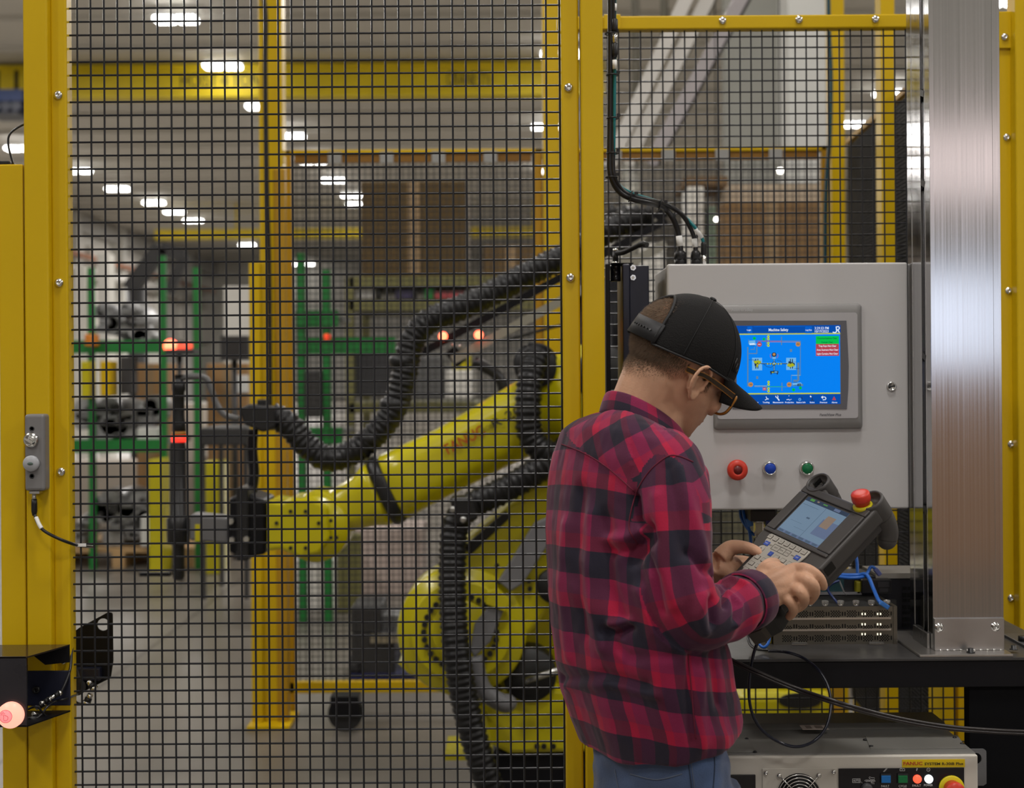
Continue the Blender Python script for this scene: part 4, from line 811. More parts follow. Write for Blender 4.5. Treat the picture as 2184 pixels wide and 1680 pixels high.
# rounded grip shells that run from the corner lobes to the back of the body
for u, d in ((-.067, -.080), (.0815, -.086)):
    pts = spl([T(u, d, -.024), T(u+.001, d, -.048), T(u+.003, d+.006, -.070), T(u+.004, d+.016, -.082)], 5); MB().tube(pts, [.0245-.006*i/len(pts) for i in range(len(pts))], 22).ell(pts[-1], .0188).build('grip', pm_, t)
MB().tube(spl([T(-.060, -.074, -.040), T(-.02, -.066, -.058), T(.04, -.066, -.058), T(.076, -.078, -.040)], 5), .014, 14).build('rear_ridge', pm_, t)
c = T(-.067, -.080, .003)
mb = MB().lathe([(.012, 0), (.012, .006), (.009, .007), (.009, .003), (.001, .003)], c-NN*.008, NN, 20); mb.obox(c+NN*.006, D*.009, U*.0022, NN*.005); mb.build('key_switch', mat('gloss_black_knob', (.010, .010, .010), .12), t)
c = T(.0745, -.070, .004); AX = (NN*1+D*(-.35)).normalized()
MB().lathe([(.0185, -.004), (.0185, .004), (.016, .006), (.001, .006)], c, AX, 32).build('stop_collar', mat('collar_yellow', (.60, .52, .01), .4), t)
MB().lathe([(.0135, .005), (.0135, .010), (.0170, .013), (.0178, .018), (.0175, .027), (.0160, .0300), (.010, .0312), (.001, .0308)], c, AX, 36).build('emergency_stop', mat('emergency_red', (.62, .045, .025), .38), t)
# notch with port on the right edge, tail with strain relief at the bottom
mb = MB().obox(T(.1065, .066, -.012), U*.002, D*.011, NN*.009).obox(T(.1065, .090, -.012), U*.002, D*.004, NN*.008); mb.build('port_cover', mat('port_black', (.006, .006, .006), .25), t)
slab([(.03, .195), (.088, .175), (.096, .205), (.078, .240), (.05, .245), (.03, .23)], -.045, -.005, mat('tail_black', (.012, .012, .012), .4), 'tail_housing', t, .004)
MB().prism([(.055, .225), (.085, .210), (.087, .235), (.070, .255)], T(0, 0, -.042), U, D, NN*.03).build('tail_bracket', mat('tail_bronze', (.06, .05, .042), .3, .5), t, bevel=.001)
MB().bar(T(.072, .222, -.006), T(.070, .252, -.010), .0015, .0015).build('tail_wire', steel, t)
T2 = T
t_pend = t
tail = T2(.070, .250, -.025)
# cables
Yq = tail.y
cp = [tuple(tail)]
def pp(px, py, Y): return P(px, py, Y)
t2 = thing('pendant_cable', tail, 'thin dark cable hanging from the pendant in a large loop', 'cable')
pts = [tail, pp(1618, 1360, 2.66), pp(1607, 1395, 2.67), pp(1599, 1440, 2.68), pp(1598, 1490, 2.68), pp(1608, 1530, 2.69), pp(1632, 1563, 2.70), pp(1668, 1585, 2.71), pp(1702, 1592, 2.71), pp(1736, 1580, 2.72), pp(1762, 1550, 2.73), pp(1772, 1505, 2.75), pp(1766, 1465, 2.77), pp(1745, 1428, 2.79), pp(1712, 1402, 2.82), pp(1675, 1390, 2.83), pp(1640, 1388, 2.87)]
MB().tube(spl(pts, 8), .0030, 12).build('jacket', mat('blue_black_jacket', (.012, .014, .026), .22), t2)
o = MB().tube(spl([pp(1640, 1386, 2.88), pp(1615, 1384, 2.9), pp(1600, 1374, 2.92), pp(1595, 1355, 2.94), pp(1600, 1338, 2.97), pp(1612, 1325, 3.0)], 8), .0028, 10).build('loose_cable', mat('grey_black_jacket', (.03, .03, .03), .25)); tag(o, 'grey black cable curling at the table edge below the pendant tail', 'cable')
t3 = thing('pendant_cable', pp(1548, 1402, 2.5), 'thick black double cable running from behind the man to the right edge', 'cable')
pts = [pp(1500, 1375, 2.71), pp(1550, 1403, 2.68), pp(1610, 1432, 2.66), pp(1700, 1470, 2.64), pp(1790, 1500, 2.60), pp(1860, 1520, 2.62), pp(1940, 1538, 2.64), pp(2030, 1552, 2.66), pp(2120, 1559, 2.68), pp(2240, 1566, 2.70), pp(2420, 1590, 2.74), pp(2600, 1680, 2.78), pp(2700, 1900, 2.80), pp(2720, 2400, 2.82)]
for i, (dz, r) in enumerate(((.0026, .0030), (-.0026, .0030))): MB().tube(spl([p+V((0, 0, dz)) for p in pts], 8), r, 12).build('jacket', mat('brown_black_jacket', (.022, .018, .018), .3), t3)
# ================= yellow robot inside the cell =================
YB = 4.9
def Q(px, py, dy=0): return P(px, py, YB+dy)
def lat(pxs, y0, y1):                        # pixel outline at depth YB+y0, real thickness y1-y0
    pts = [P(x, y, YB+y0) for x, y in pxs]; return MB().prism([(p.x, p.z) for p in pts], (0, YB+y0, 0), (1, 0, 0), (0, 0, 1), (0, y1-y0, 0))
def disc(px, py, r_px, y0, y1, n=40, taper=1): c = Q(px, py, y0); r = r_px*YB/FPX; return MB().lathe([(r*taper*.96, 0), (r*taper, (y1-y0)*.06), (r, (y1-y0)*.94), (r*.96, y1-y0)], c, (0, 1, 0), n)
def rhose(pts, r, k=8):
    ps = spl([Q(*p) for p in pts], k); L_ = [0]
    for i in range(1, len(ps)): L_.append(L_[-1]+(ps[i]-ps[i-1]).length)
    r = r*1.12; n = int(L_[-1]/.0055); out, rr_ = [], []; j = 0
    for i in range(n+1):
        s = L_[-1]*i/n
        while j < len(ps)-2 and L_[j+1] < s: j += 1
        t_ = (s-L_[j])/max(1e-9, L_[j+1]-L_[j]); out.append(ps[j].lerp(ps[j+1], t_)); rr_.append(r*(1.0 if i % 4 < 2 else .90))
    return MB().tube(out, rr_, 16)
rb = thing('industrial_robot', (Q(1130, 1600).x, YB, 0), 'large yellow industrial robot arm with black hoses inside the cell', 'robot')
bolt_m = mat('dark_cap_screw', (.012, .012, .012), .35)
lat([(1050, 1600), (1500, 1600), (1500, 1740), (1065, 1740)], -.10, .6).build('pedestal', blk, rb, bevel=.01)
lat([(1022, 1500), (1075, 1465), (1210, 1470), (1330, 1470), (1330, 1602), (1085, 1608), (1040, 1585)], -.12, .45).build('base', yrob, rb, bevel=.015)
MB().prism([(Q(950, 1610).x, 0), (Q(1100, 1610).x, 0), (Q(1100, 1610).x, .02), (Q(950, 1610).x, .02)], (0, YB-.05, .18), (1, 0, 0), (0, 0, 1), (0, .25, 0)).build('base_plate', yrob, rb)
for x in (1145, 1160, 1180): q = Q(x, 1590, -.122); MB().cyl(q, q+V((0, -.012, 0)), .009, n=12).build('bolt', bolt_m, rb)
lat([(1085, 1250), (1150, 1225), (1330, 1240), (1360, 1480), (1040, 1480), (1030, 1430)], -.02, .40).build('turret', yrob, rb, bevel=.03, seg=4)
disc(1130, 1440, 56, -.14, -.02).build('motor_hub', mat('dark_opening', (.01, .01, .01), .5), rb)
lat([(1060, 1445), (1100, 1420), (1175, 1425), (1190, 1470), (1180, 1500), (1080, 1500)], -.10, .0).build('hub_shroud', yrob, rb, bevel=.02, seg=3)
# link 1 with round shoulder
sh1 = disc(985, 1347, 134, -.17, .05).build('shoulder_disc', yrob, rb)
disc(983, 1347, 104, -.19, -.165).build('shoulder_face', mat('robot_yellow_shade', (.50, .44, .004), .4), sh1)
disc(985, 1347, 62, -.205, -.185).build('shoulder_cover', yrob, sh1)
for k in range(30):
    a = 2*pi*k/30
    if k in (6, 7, 8, 20, 21): continue
    q = Q(982+78*cos(a), 1347+78*sin(a), -.19); MB().cyl(q, q+V((0, -.012, 0)), .0095, n=10).build('bolt', bolt_m, sh1)
lat([(847, 1414), (870, 1405), (940, 1440), (1005, 1475), (1050, 1540), (1020, 1520), (955, 1482), (870, 1436)], -.14, .06).build('shoulder_skirt', yrob, rb, bevel=.006)
lat([(985, 1158), (1060, 1098), (1186, 992), (1290, 920), (1420, 985), (1330, 1140), (1180, 1290), (1090, 1400), (1010, 1440), (960, 1300), (992, 1225)], -.16, .06).build('lower_arm', yrob, rb, bevel=.022, seg=4)
lat([(989, 1166), (1078, 1090), (1090, 1102), (1003, 1184)], -.175, -.155).build('arm_slot', blkm, rb, bevel=.004)
lat([(1108, 1020), (1170, 985), (1178, 1040), (1120, 1075)], -.168, -.158).build('access_cover', yrob, rb, bevel=.004)
lat([(1140, 1115), (1180, 1098), (1190, 1130), (1115, 1245), (1088, 1262), (1062, 1240)], -.20, -.165).build('cable_guard', mat('grey_cable_wrap', (.17, .17, .18), .45), rb, bevel=.006)
lat([(1040, 1295), (1075, 1300), (1045, 1370), (1012, 1402), (1002, 1385), (1012, 1330)], -.215, -.195).build('cable_guard', mat('grey_cable_wrap', (.17, .17, .18), .45), rb, bevel=.006)
lat([(1040, 1262), (1062, 1255), (1090, 1282), (1078, 1305), (1035, 1288)], -.225, -.20).build('guard_clip', yrob, rb, bevel=.003)
MB().tube(spl([Q(1010, 1400, -.21), Q(1030, 1470, -.2), Q(1075, 1500, -.19), Q(1085, 1495, -.17)], 5), .03, 12).build('cable_guard', mat('grey_cable_wrap', (.17, .17, .18), .45), rb)
disc(1182, 1250, 36, -.19, -.1).build('balancer_end', mat('dark_opening', (.01, .01, .01), .5), rb)
MB().cyl(Q(1120, 1452, -.2), Q(1215, 1420, -.2), .011, n=10).build('balancer_rod', steel, rb)
for x, y in ((1060, 1205), (1065, 1240), (1045, 1262), (1110, 1230), (1128, 1238), (1130, 1255)): q = Q(x, y, -.165); MB().cyl(q, q+V((0, -.01, 0)), .008, n=8).build('bolt', bolt_m, rb)
# elbow and forearm
disc(1262, 855, 118, -.16, .20).build('elbow_housing', yrob, rb)
disc(1290, 800, 60, -.20, -.12).build('elbow_motor', mat('motor_black', (.012, .012, .012), .4), rb)
def fr(px, py, ra, rb_, sq=3.0, n=36, d=None):
    d = d or (Q(600, 1140)-Q(1140, 885)).normalized(); e = V((0, 1, 0)); g = d.cross(e).normalized(); c = Q(px, py, -.0); out = []
    for i in range(n): t_ = 2*pi*i/n; ct, st = cos(t_), sin(t_); out.append(c+g*ra*YB/FPX*(abs(ct)**(2/sq))*(1 if ct > 0 else -1)+e*rb_*YB/FPX*(abs(st)**(2/sq))*(1 if st > 0 else -1))
    return out
MB().loft([fr(1240, 835, 92, 95), fr(1140, 882, 80, 85), fr(1050, 928, 73, 78), fr(960, 978, 70, 74), fr(880, 1017, 72, 76), fr(842, 1036, 74, 80), fr(836, 1039, 68, 74)]).build('forearm', yrob, rb)
MB().loft([fr(839, 1038, 74, 80), fr(830, 1042, 77, 82), fr(822, 1046, 77, 82), fr(814, 1050, 72, 78)]).build('wrist_flange_ring', blkm, rb)
MB().loft([fr(818, 1048, 70, 74), fr(800, 1056, 69, 72), fr(780, 1066, 58, 64), fr(740, 1082, 50, 60), fr(700, 1100, 50, 56)]).build('wrist_link', yrob, rb)
disc(672, 1128, 70, -.115, .115).build('wrist_joint', yrob, rb)
lat([(568, 1066), (600, 1072), (620, 1062), (665, 1062), (700, 1080), (704, 1150), (680, 1182), (640, 1190), (598, 1172), (568, 1176)], -.13, .12).build('wrist_body', yrob, rb, bevel=.014, seg=3)
lat([(640, 1058), (670, 1044), (705, 1050), (720, 1075), (690, 1090), (650, 1085)], -.09, .1).build('wrist_motor_cover', yrob, rb, bevel=.02, seg=3)
for x, y in ((590, 1115), (620, 1090), (652, 1090), (680, 1115), (706, 1110), (620, 1168), (652, 1168), (706, 1146), (718, 1146)): q = Q(x, y, -.132); MB().cyl(q, q+V((0, -.006, 0)), .0065, n=8).build('bolt', bolt_m, rb)
d_ = (Q(1090, 905)-Q(950, 982)).normalized(); up_ = V((0, -1, 0)).cross(d_)*-1
if up_.z < 0: up_ = -up_
fy = -.125
MB().text('FANUC', Q(992, 938, fy), d_, up_, .050, w=.145, bold=.02, depth=.006).build('lettering', mat('robot_red_lettering', (.42, .07, .01), .5), rb)
MB().text('ROBOT', Q(1048, 908, fy), d_, up_, .022, w=.065, bold=.01, depth=.006).build('lettering', mat('robot_olive_lettering', (.20, .17, .01), .5), rb)
MB().text('R-2000iC', Q(1112, 872, fy-.012), d_, up_, .045, w=.22, bold=.01, depth=.006).build('lettering', ink, rb)
# tool on the wrist
lat([(488, 1062), (522, 1050), (566, 1066), (566, 1182), (520, 1190), (488, 1178)], -.10, .10).build('tool_flange', blk, rb, bevel=.01)
lat([(503, 1040), (530, 1040), (530, 1196), (503, 1196)], -.12, .06).build('flange_plate', blkm, rb, bevel=.006)
for x, y in ((495, 1110), (497, 1150), (528, 1148)): q = Q(x, y, -.1); MB().cyl(q, q+V((0, -.03, 0)), .010, n=10).build('bolt', steel, rb)
lat([(405, 1096), (488, 1104), (488, 1160), (404, 1152)], -.05, .05).build('gripper_body', mat('tool_grey', (.16, .16, .165), .4, .3), rb, bevel=.008)
lat([(416, 1118), (426, 1118), (426, 1154), (416, 1154)], -.056, -.05).build('yellow_stripe', yrob, rb)
tl_ = MB().lathe([(r*YB/FPX, (1230-y)*YB/FPX) for r, y in ((9, 1236), (12, 1232), (13, 1228), (13, 1164), (15, 1160), (24, 1158), (25, 1106), (18, 1100), (18, 955), (16, 945), (16, 942))], Q(381, 1230), (0, 0, 1), 28).build('tool_spindle', mat('tool_black', (.014, .014, .015), .35), rb)
MB().lathe([(16.5*YB/FPX, 0), (16.5*YB/FPX, 14*YB/FPX)], Q(382, 942), (0, 0, 1), 24).build('light_band', mat('lit_red_band', (.4, .02, .01), .4, emit=(1, .035, .02), es=1.6), rb)
MB().lathe([(16*YB/FPX, 0), (16*YB/FPX, 8*YB/FPX)], Q(382, 928), (0, 0, 1), 24).build('amber_band', mat('amber_band', (.35, .14, .01), .4), rb)
MB().lathe([(r*YB/FPX, (920-y)*YB/FPX) for r, y in ((15, 920), (14, 905), (12, 890), (12, 835), (15, 832), (15, 815), (9, 812), (9, 800), (14, 799))], Q(382, 920), (0, 0, 1), 24).build('spindle_neck', blkm, rb)
MB().tube(spl([Q(384, 806), Q(410, 803), Q(438, 806), Q(450, 830), (Q(462, 862)), Q(480, 885), Q(510, 893)], 6), .011, 10).build('tool_cable', mat('grey_cable_jacket', (.10, .10, .10), .4), rb)
lat([(297, 1221), (362, 1221), (362, 1229), (297, 1229)], -.03, .0).build('probe_bar', blk, rb)
# dress pack: clamps and corrugated hoses
lat([(508, 872), (530, 862), (585, 868), (588, 912), (560, 922), (520, 905)], -.06, .06).build('hose_clamp', blkm, rb, bevel=.008)
lat([(548, 852), (566, 852), (566, 870), (548, 870)], -.03, .03).build('clamp_screw_block', blkm, rb, bevel=.003)
MB().tube(spl([Q(540, 915), Q(538, 960), Q(542, 1010), Q(535, 1060)], 6), .018, 12).build('hose_support_arm', blk, rb)
rhose([(578, 885), (615, 905), (655, 950), (700, 978), (755, 962), (805, 922), (842, 868), (862, 800), (878, 730), (915, 685), (985, 655), (1060, 620), (1130, 582), (1205, 545), (1290, 495), (1340, 470)], .042).build('corrugated_hose', hose_m, rb)
for x, y, a in ((862, 770, 80), (842, 862, 70), (720, 975, 0), (790, 935, 40)):
    MB().ell(Q(x, y), .054, .05, .034).build('hose_collar', blkm, rb)
rhose([(1150, 745, -.16), (1132, 800, -.2), (1126, 870, -.22), (1132, 930, -.22), (1165, 965, -.22), (1220, 965, -.2), (1290, 900, -.18)], .040).build('corrugated_hose', hose_m, rb)
disc(1142, 782, 44, -.17, -.12).build('hose_gland_ring', blkm, rb)
MB().tube([Q(1142+38*cos(a), 775+34*sin(a), -.15) for a in [i*pi/14 for i in range(28)]], .016, 10, closed=True).build('hose_gland_collar', blk, rb)
rhose([(1230, 940, -.2), (1150, 1000, -.22), (1075, 1045, -.22), (1005, 1078, -.22), (972, 1120, -.23), (965, 1200, -.25), (966, 1300, -.28), (975, 1400, -.3), (990, 1490, -.3), (1010, 1570, -.3), (1035, 1650, -.3), (1060, 1720, -.28)], .042).build('corrugated_hose', hose_m, rb)
lat([(958, 1062), (1010, 1060), (1020, 1108), (972, 1122)], -.30, -.18).build('hose_clamp', blkm, rb, bevel=.01)
for x, y in ((966, 1086), (988, 1108)): q = Q(x, y, -.302); MB().lathe([(.010, 0), (.010, -.004), (.003, -.004)], q, (0, 1, 0), 14).build('bolt', steel, rb)
# sensor rail with two red lamps, slanting behind the robot
sr = thing('sensor_rail', (P(1300, 620, 5.5).x, 5.5, 0), 'slanting grey sensor rail with two lit red lamps above the robot forearm', 'sensor')
def R5(x, y, d=0): return P(x, y, 5.5+d)
MB().bar(R5(965, 768), R5(1420, 520), .035, .035).build('rail', mat('rail_grey', (.30, .29, .25), .45, .4), sr)
MB().bar(R5(900, 752), R5(1420, 470), .03, .03).build('cable_tray', blk, sr)
MB().bar(R5(960, 745), R5(985, 775), .03, .05).build('end_bracket', blk, sr)
MB().cyl(V((R5(1240, 610).x, 5.55, 0)), R5(1240, 610, .05), .03, n=12).build('stand', blk, sr)
for x, y in ((945, 717), (1021, 714)): q = R5(x, y, -.04); MB().ell(q, .017).build('red_lamp', mat('lit_red_lamp', (.5, .02, .01), .4, emit=(1, .11, .05), es=7), sr)
for x, y in ((967, 736), (981, 738)): q = R5(x, y, -.03); MB().ell(q, .007).build('screw', steel, sr)
MB().tube(spl([R5(1085, 725), R5(1140, 708), R5(1210, 690)], 4), .006, 8).build('thin_cable', jack, sr)
MB().tube(spl([R5(1010, 770), R5(1060, 800), R5(1075, 840), R5(1060, 875)], 4), .022, 8).build('cable_drop', jack, sr)
g2 = thing('gripper_arm', P(1340, 480, 5.75), 'black gripper arm on a grey bar behind the top left of the cabinet', 'gripper')
def R6(x, y, d=0): return P(x, y, 5.75+d)
mb = MB().ell(R6(1340, 468), .11, .07, .055); mb.build('hose_bundle', hose_m, g2)
for i in range(7): MB().ell(R6(1305+i*13, 452+(i % 2)*6, -.05), .016, .016, .03).build('hose_fitting', blkm, g2)
MB().bar(R6(1300, 590), R6(1400, 470), .045, .03).build('lower_bar', mat('rail_grey', (.30, .29, .25), .45, .4), g2)
MB().bar(R6(1300, 545), R6(1420, 450), .03, .04).build('upper_bar', blk, g2)
MB().cyl(V((R6(1310, 560).x, 5.75, 0)), R6(1310, 560), .03, n=12).build('stand', blk, g2)
# ================= far side of the cell and the hall floor =================
YK = 6.3
def vpost(x0, x1, Y, y0=None, z1=None, name='fence_post', m_=yel, dep=.06, par=None, py=800):
    a = P(x0, py, Y).x; b = P(x1, py, Y).x; z1 = z1 if z1 is not None else P(x0, y0, Y).z
    return MB().box((a, Y, 0), (b, Y+dep, z1)).build(name, m_, par, bevel=.004)
t = thing('light_curtain_post', (P(580, 800, 6.1).x, 6.1, 0), 'tall yellow post with a black cable and foot plate, left in the cell', 'post')
vpost(556, 606, 6.1, z1=3.6, name='tube', par=t, dep=.1)
q = P(580, 1555, 6.1); MB().box((q.x-.09, 6.0, 0), (q.x+.09, 6.28, .015)).build('foot_plate', yel, t)
MB().tube(spl([P(548, -60, 6.05), P(566, 20, 6.06), P(566, 140, 6.06), P(568, 300, 6.06), P(570, 420, 6.06), P(574, 560, 6.07), P(576, 800, 6.07), P(576, 900, 6.07)], 6), .010, 8).build('cable', jack, t)
vpost(532, 556, 6.08, y0=560, name='curtain_housing', par=t, dep=.08)
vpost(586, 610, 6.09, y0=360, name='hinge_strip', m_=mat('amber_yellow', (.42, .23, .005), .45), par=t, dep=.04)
tag(vpost(1162, 1197, 6.2, z1=3.6, dep=.1), 'tall far yellow post just left of the middle post', 'post')
tag(vpost(1777, 1806, 6.2, z1=3.6, dep=.1), 'tall far yellow post beside the teal cable, right panel', 'post')
tag(vpost(1884, 1914, 4.9, z1=3.6, dep=.08), 'second tall far yellow post right of the teal cable', 'post')
o = MB().tube(spl([P(1762, -500, 6.0), P(1766, -100, 6.0), P(1768, 60, 6.0), P(1772, 160, 6.0), P(1770, 290, 6.0), P(1762, 400, 6.0), P(1760, 560, 6.0), P(1762, 900, 6.0)], 6), .009, 8).build('hanging_cable', mat('dark_teal_jacket', (.004, .05, .07), .4)); tag(o, 'long teal cable hanging in front of the far post in the right panel', 'cable')
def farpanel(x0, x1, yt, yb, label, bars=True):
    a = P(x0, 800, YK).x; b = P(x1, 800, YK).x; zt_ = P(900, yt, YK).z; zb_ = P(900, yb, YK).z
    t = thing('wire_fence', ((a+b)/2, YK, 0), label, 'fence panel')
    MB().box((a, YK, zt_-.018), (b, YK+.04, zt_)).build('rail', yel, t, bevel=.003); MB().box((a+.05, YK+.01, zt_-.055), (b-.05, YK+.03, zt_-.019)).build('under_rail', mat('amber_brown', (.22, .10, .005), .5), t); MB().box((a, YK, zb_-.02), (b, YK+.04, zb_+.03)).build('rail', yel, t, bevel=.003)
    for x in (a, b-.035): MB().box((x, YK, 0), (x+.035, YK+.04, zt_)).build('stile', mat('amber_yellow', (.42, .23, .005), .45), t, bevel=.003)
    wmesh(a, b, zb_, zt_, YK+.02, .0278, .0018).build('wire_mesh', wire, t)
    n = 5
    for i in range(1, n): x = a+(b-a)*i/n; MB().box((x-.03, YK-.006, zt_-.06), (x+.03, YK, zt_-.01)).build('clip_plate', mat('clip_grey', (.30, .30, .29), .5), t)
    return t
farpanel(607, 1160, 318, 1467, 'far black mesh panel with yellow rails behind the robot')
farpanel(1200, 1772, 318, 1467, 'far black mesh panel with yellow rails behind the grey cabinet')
# side screen running towards the camera on the right
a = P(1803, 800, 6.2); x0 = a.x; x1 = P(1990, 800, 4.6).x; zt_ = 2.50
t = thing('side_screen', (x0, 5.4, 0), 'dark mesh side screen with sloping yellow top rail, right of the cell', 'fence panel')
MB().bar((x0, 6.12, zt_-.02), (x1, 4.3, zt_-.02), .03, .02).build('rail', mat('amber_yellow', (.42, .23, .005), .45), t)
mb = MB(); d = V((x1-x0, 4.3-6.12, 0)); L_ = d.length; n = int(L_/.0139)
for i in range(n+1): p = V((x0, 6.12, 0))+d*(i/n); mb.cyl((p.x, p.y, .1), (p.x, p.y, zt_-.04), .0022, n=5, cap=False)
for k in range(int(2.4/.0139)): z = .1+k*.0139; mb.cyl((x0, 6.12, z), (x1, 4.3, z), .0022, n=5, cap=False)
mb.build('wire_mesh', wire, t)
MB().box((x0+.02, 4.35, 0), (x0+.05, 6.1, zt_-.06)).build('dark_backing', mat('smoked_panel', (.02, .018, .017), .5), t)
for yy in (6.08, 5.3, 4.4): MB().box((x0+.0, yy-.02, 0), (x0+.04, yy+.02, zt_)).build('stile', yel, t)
tag(vpost(2003, 2032, 3.75, z1=.95, dep=.12), 'short yellow post seen under the table at the right', 'post')
tag(vpost(2038, 2056, 3.78, z1=.95, dep=.12), 'narrow short yellow post under the table beside the black leg', 'post')
# yellow machine base seen under the table
t = thing('yellow_machine', (P(1690, 1500, 4.9).x, 5.0, 0), 'yellow machine base with a black opening seen under the table', 'machine')
bx(1578, 1478, 1800, 1700, 4.9, 5.3).build('base', yrob, t, bevel=.03, seg=3)
bx(1660, 1452, 1762, 1500, 4.95, 5.3).build('upper_block', yrob, t, bevel=.01)
MB().loft([[P(1706+46*cos(i*pi/12), 1494+17*sin(i*pi/12), 4.895) for i in range(24)], [P(1706+44*cos(i*pi/12), 1494+16*sin(i*pi/12), 4.89) for i in range(24)]], smooth=False).build('opening', mat('dark_opening', (.01, .01, .01), .5), t)
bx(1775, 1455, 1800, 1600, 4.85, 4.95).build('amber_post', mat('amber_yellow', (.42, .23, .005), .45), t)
# caster and dark machine beyond the far panel
t = thing('caster_wheel', P(738, 1530, 6.0), 'black swivel caster of a trolley seen under the far panel', 'caster')
q = P(738, 1512, 6.0); q.z = .075; MB().cyl(q+V((.0, -.03, 0)), q+V((.0, .03, 0)), .073, n=24).build('wheel', rub, t); MB().box(q+V((-.06, -.05, .0)), q+V((.06, .05, .075))).build('fork', blk, t)
def stand(o): return o
def fl(Y): return 0
def boxpx(x0, y0, x1, y1, Y, dep, name, m_, label, cat, ground=False, group=None, bev=.01):
    a = P(x0, (y0+y1)/2, Y).x; b = P(x1, (y0+y1)/2, Y).x; zt = P(x0, y0, Y).z; zb = 0 if ground else P(x0, y1, Y).z
    o = MB().box((a, Y, zb), (b, Y+dep, zt)).build(name, m_, bevel=bev); return tag(o, label, cat, group)
dk = mat('dark_machine_grey', (.035, .034, .034), .5); pale = mat('pale_sheet', (.70, .68, .63), .6)
t = thing('parts_trolley', (P(800, 1400, 7.0).x, 7.2, 0), 'dark trolley loaded with grey machine parts behind the far panel', 'trolley')
bx(745, 1440, 905, 1452, 6.9, 7.6).build('deck', mat('blue_deck', (.01, .015, .10), .5), t)
for x in (760, 890): q = P(x, 1452, 7.0); MB().cyl((q.x-.03, 7.0, .06), (q.x+.03, 7.0, .06), .06, n=16).build('wheel', rub, t); MB().box((q.x-.02, 6.98, .06), (q.x+.02, 7.02, q.z)).build('fork', blk, t)
mb = bx(748, 1295, 812, 1350, 6.95, 7.3); bx(748, 1350, 842, 1440, 6.95, 7.4, mb); mb.build('machine_block', dk, t, bevel=.01)
bx(790, 1352, 860, 1372, 6.93, 7.3).build('bright_bar', steel, t); bx(812, 1312, 870, 1340, 7.1, 7.3).build('grey_block', mat('mid_grey_block', (.2, .2, .2), .5), t)
boxpx(612, 1195, 742, 1470, 9.0, .6, 'storage_crate', pale, 'tall pale crate behind the left part of the far mesh panel', 'crate', True)
boxpx(745, 1128, 900, 1200, 9.6, .6, 'storage_crate', mat('pinkish_carton', (.42, .34, .30), .7), 'pinkish pallet load behind the yellow wrist of the robot', 'crate', True)
boxpx(720, 1140, 770, 1470, 8.9, .1, 'rack_upright', mat('olive_rack', (.16, .15, .05), .6), 'olive rack upright behind the far mesh panel', 'rack', True)
# carton stack on a steel rack
t = thing('storage_rack', (P(890, 900, 10).x, 10.2, 0), 'olive steel rack carrying the big dark brown carton', 'rack')
Yr2 = 10.0; om = mat('olive_rack', (.16, .15, .05), .6)
for x in (745, 1160): a = P(x, 600, Yr2); [MB().box((a.x-.03, Yr2+d, 0), (a.x+.03, Yr2+d+.06, P(x, 592, Yr2).z)).build('upright', om, t) for d in (0, 1.1)]
for y in (590, 640, 860): a = P(745, y, Yr2); b = P(1160, y, Yr2); MB().box((a.x, Yr2, a.z-.07), (b.x, Yr2+1.15, a.z)).build('shelf', om, t)
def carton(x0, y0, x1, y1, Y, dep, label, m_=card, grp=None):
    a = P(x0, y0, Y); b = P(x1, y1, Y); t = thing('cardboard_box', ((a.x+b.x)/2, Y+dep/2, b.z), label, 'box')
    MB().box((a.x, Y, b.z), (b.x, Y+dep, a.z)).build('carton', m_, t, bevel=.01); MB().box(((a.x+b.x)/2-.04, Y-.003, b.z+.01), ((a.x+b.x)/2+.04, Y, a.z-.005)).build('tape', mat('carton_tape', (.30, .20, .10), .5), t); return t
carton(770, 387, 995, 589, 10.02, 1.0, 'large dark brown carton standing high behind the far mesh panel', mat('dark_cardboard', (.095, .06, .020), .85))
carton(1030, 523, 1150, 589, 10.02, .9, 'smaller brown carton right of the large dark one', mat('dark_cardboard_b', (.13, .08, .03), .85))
for i, (x0, y0, x1, y1, c, nm) in enumerate([(758, 612, 800, 638, (.45, .44, .42), 'white plastic tote'), (842, 618, 880, 638, (.06, .05, .12), 'dark violet tote'), (925, 622, 1000, 638, (.45, .08, .09), 'red tote'), (905, 612, 924, 638, (.03, .25, .06), 'green tote')]):
    boxpx(x0, y0, x1, y1, 10.05, .5, 'storage_tote', mat('tote_%d' % i, c, .5), nm+' on the rack shelf behind the hose', 'tote')
boxpx(754, 745, 842, 845, 10.08, .4, 'monitor_cabinet', mat('slate_cabinet', (.045, .045, .05), .4), 'dark slate equipment cabinet standing on the rack shelf', 'cabinet')
boxpx(880, 760, 945, 850, 10.0, .4, 'equipment_case', mat('grey_case', (.12, .12, .12), .4), 'grey equipment case on the rack under the red lamps', 'case')
boxpx(950, 790, 1010, 850, 10.0, .4, 'storage_bin', pale, 'pale bin on the rack right of the grey equipment case', 'bin')
boxpx(965, 757, 1005, 789, 10.02, .15, 'yellow_container', yrob, 'small yellow container behind the sensor rail', 'container')
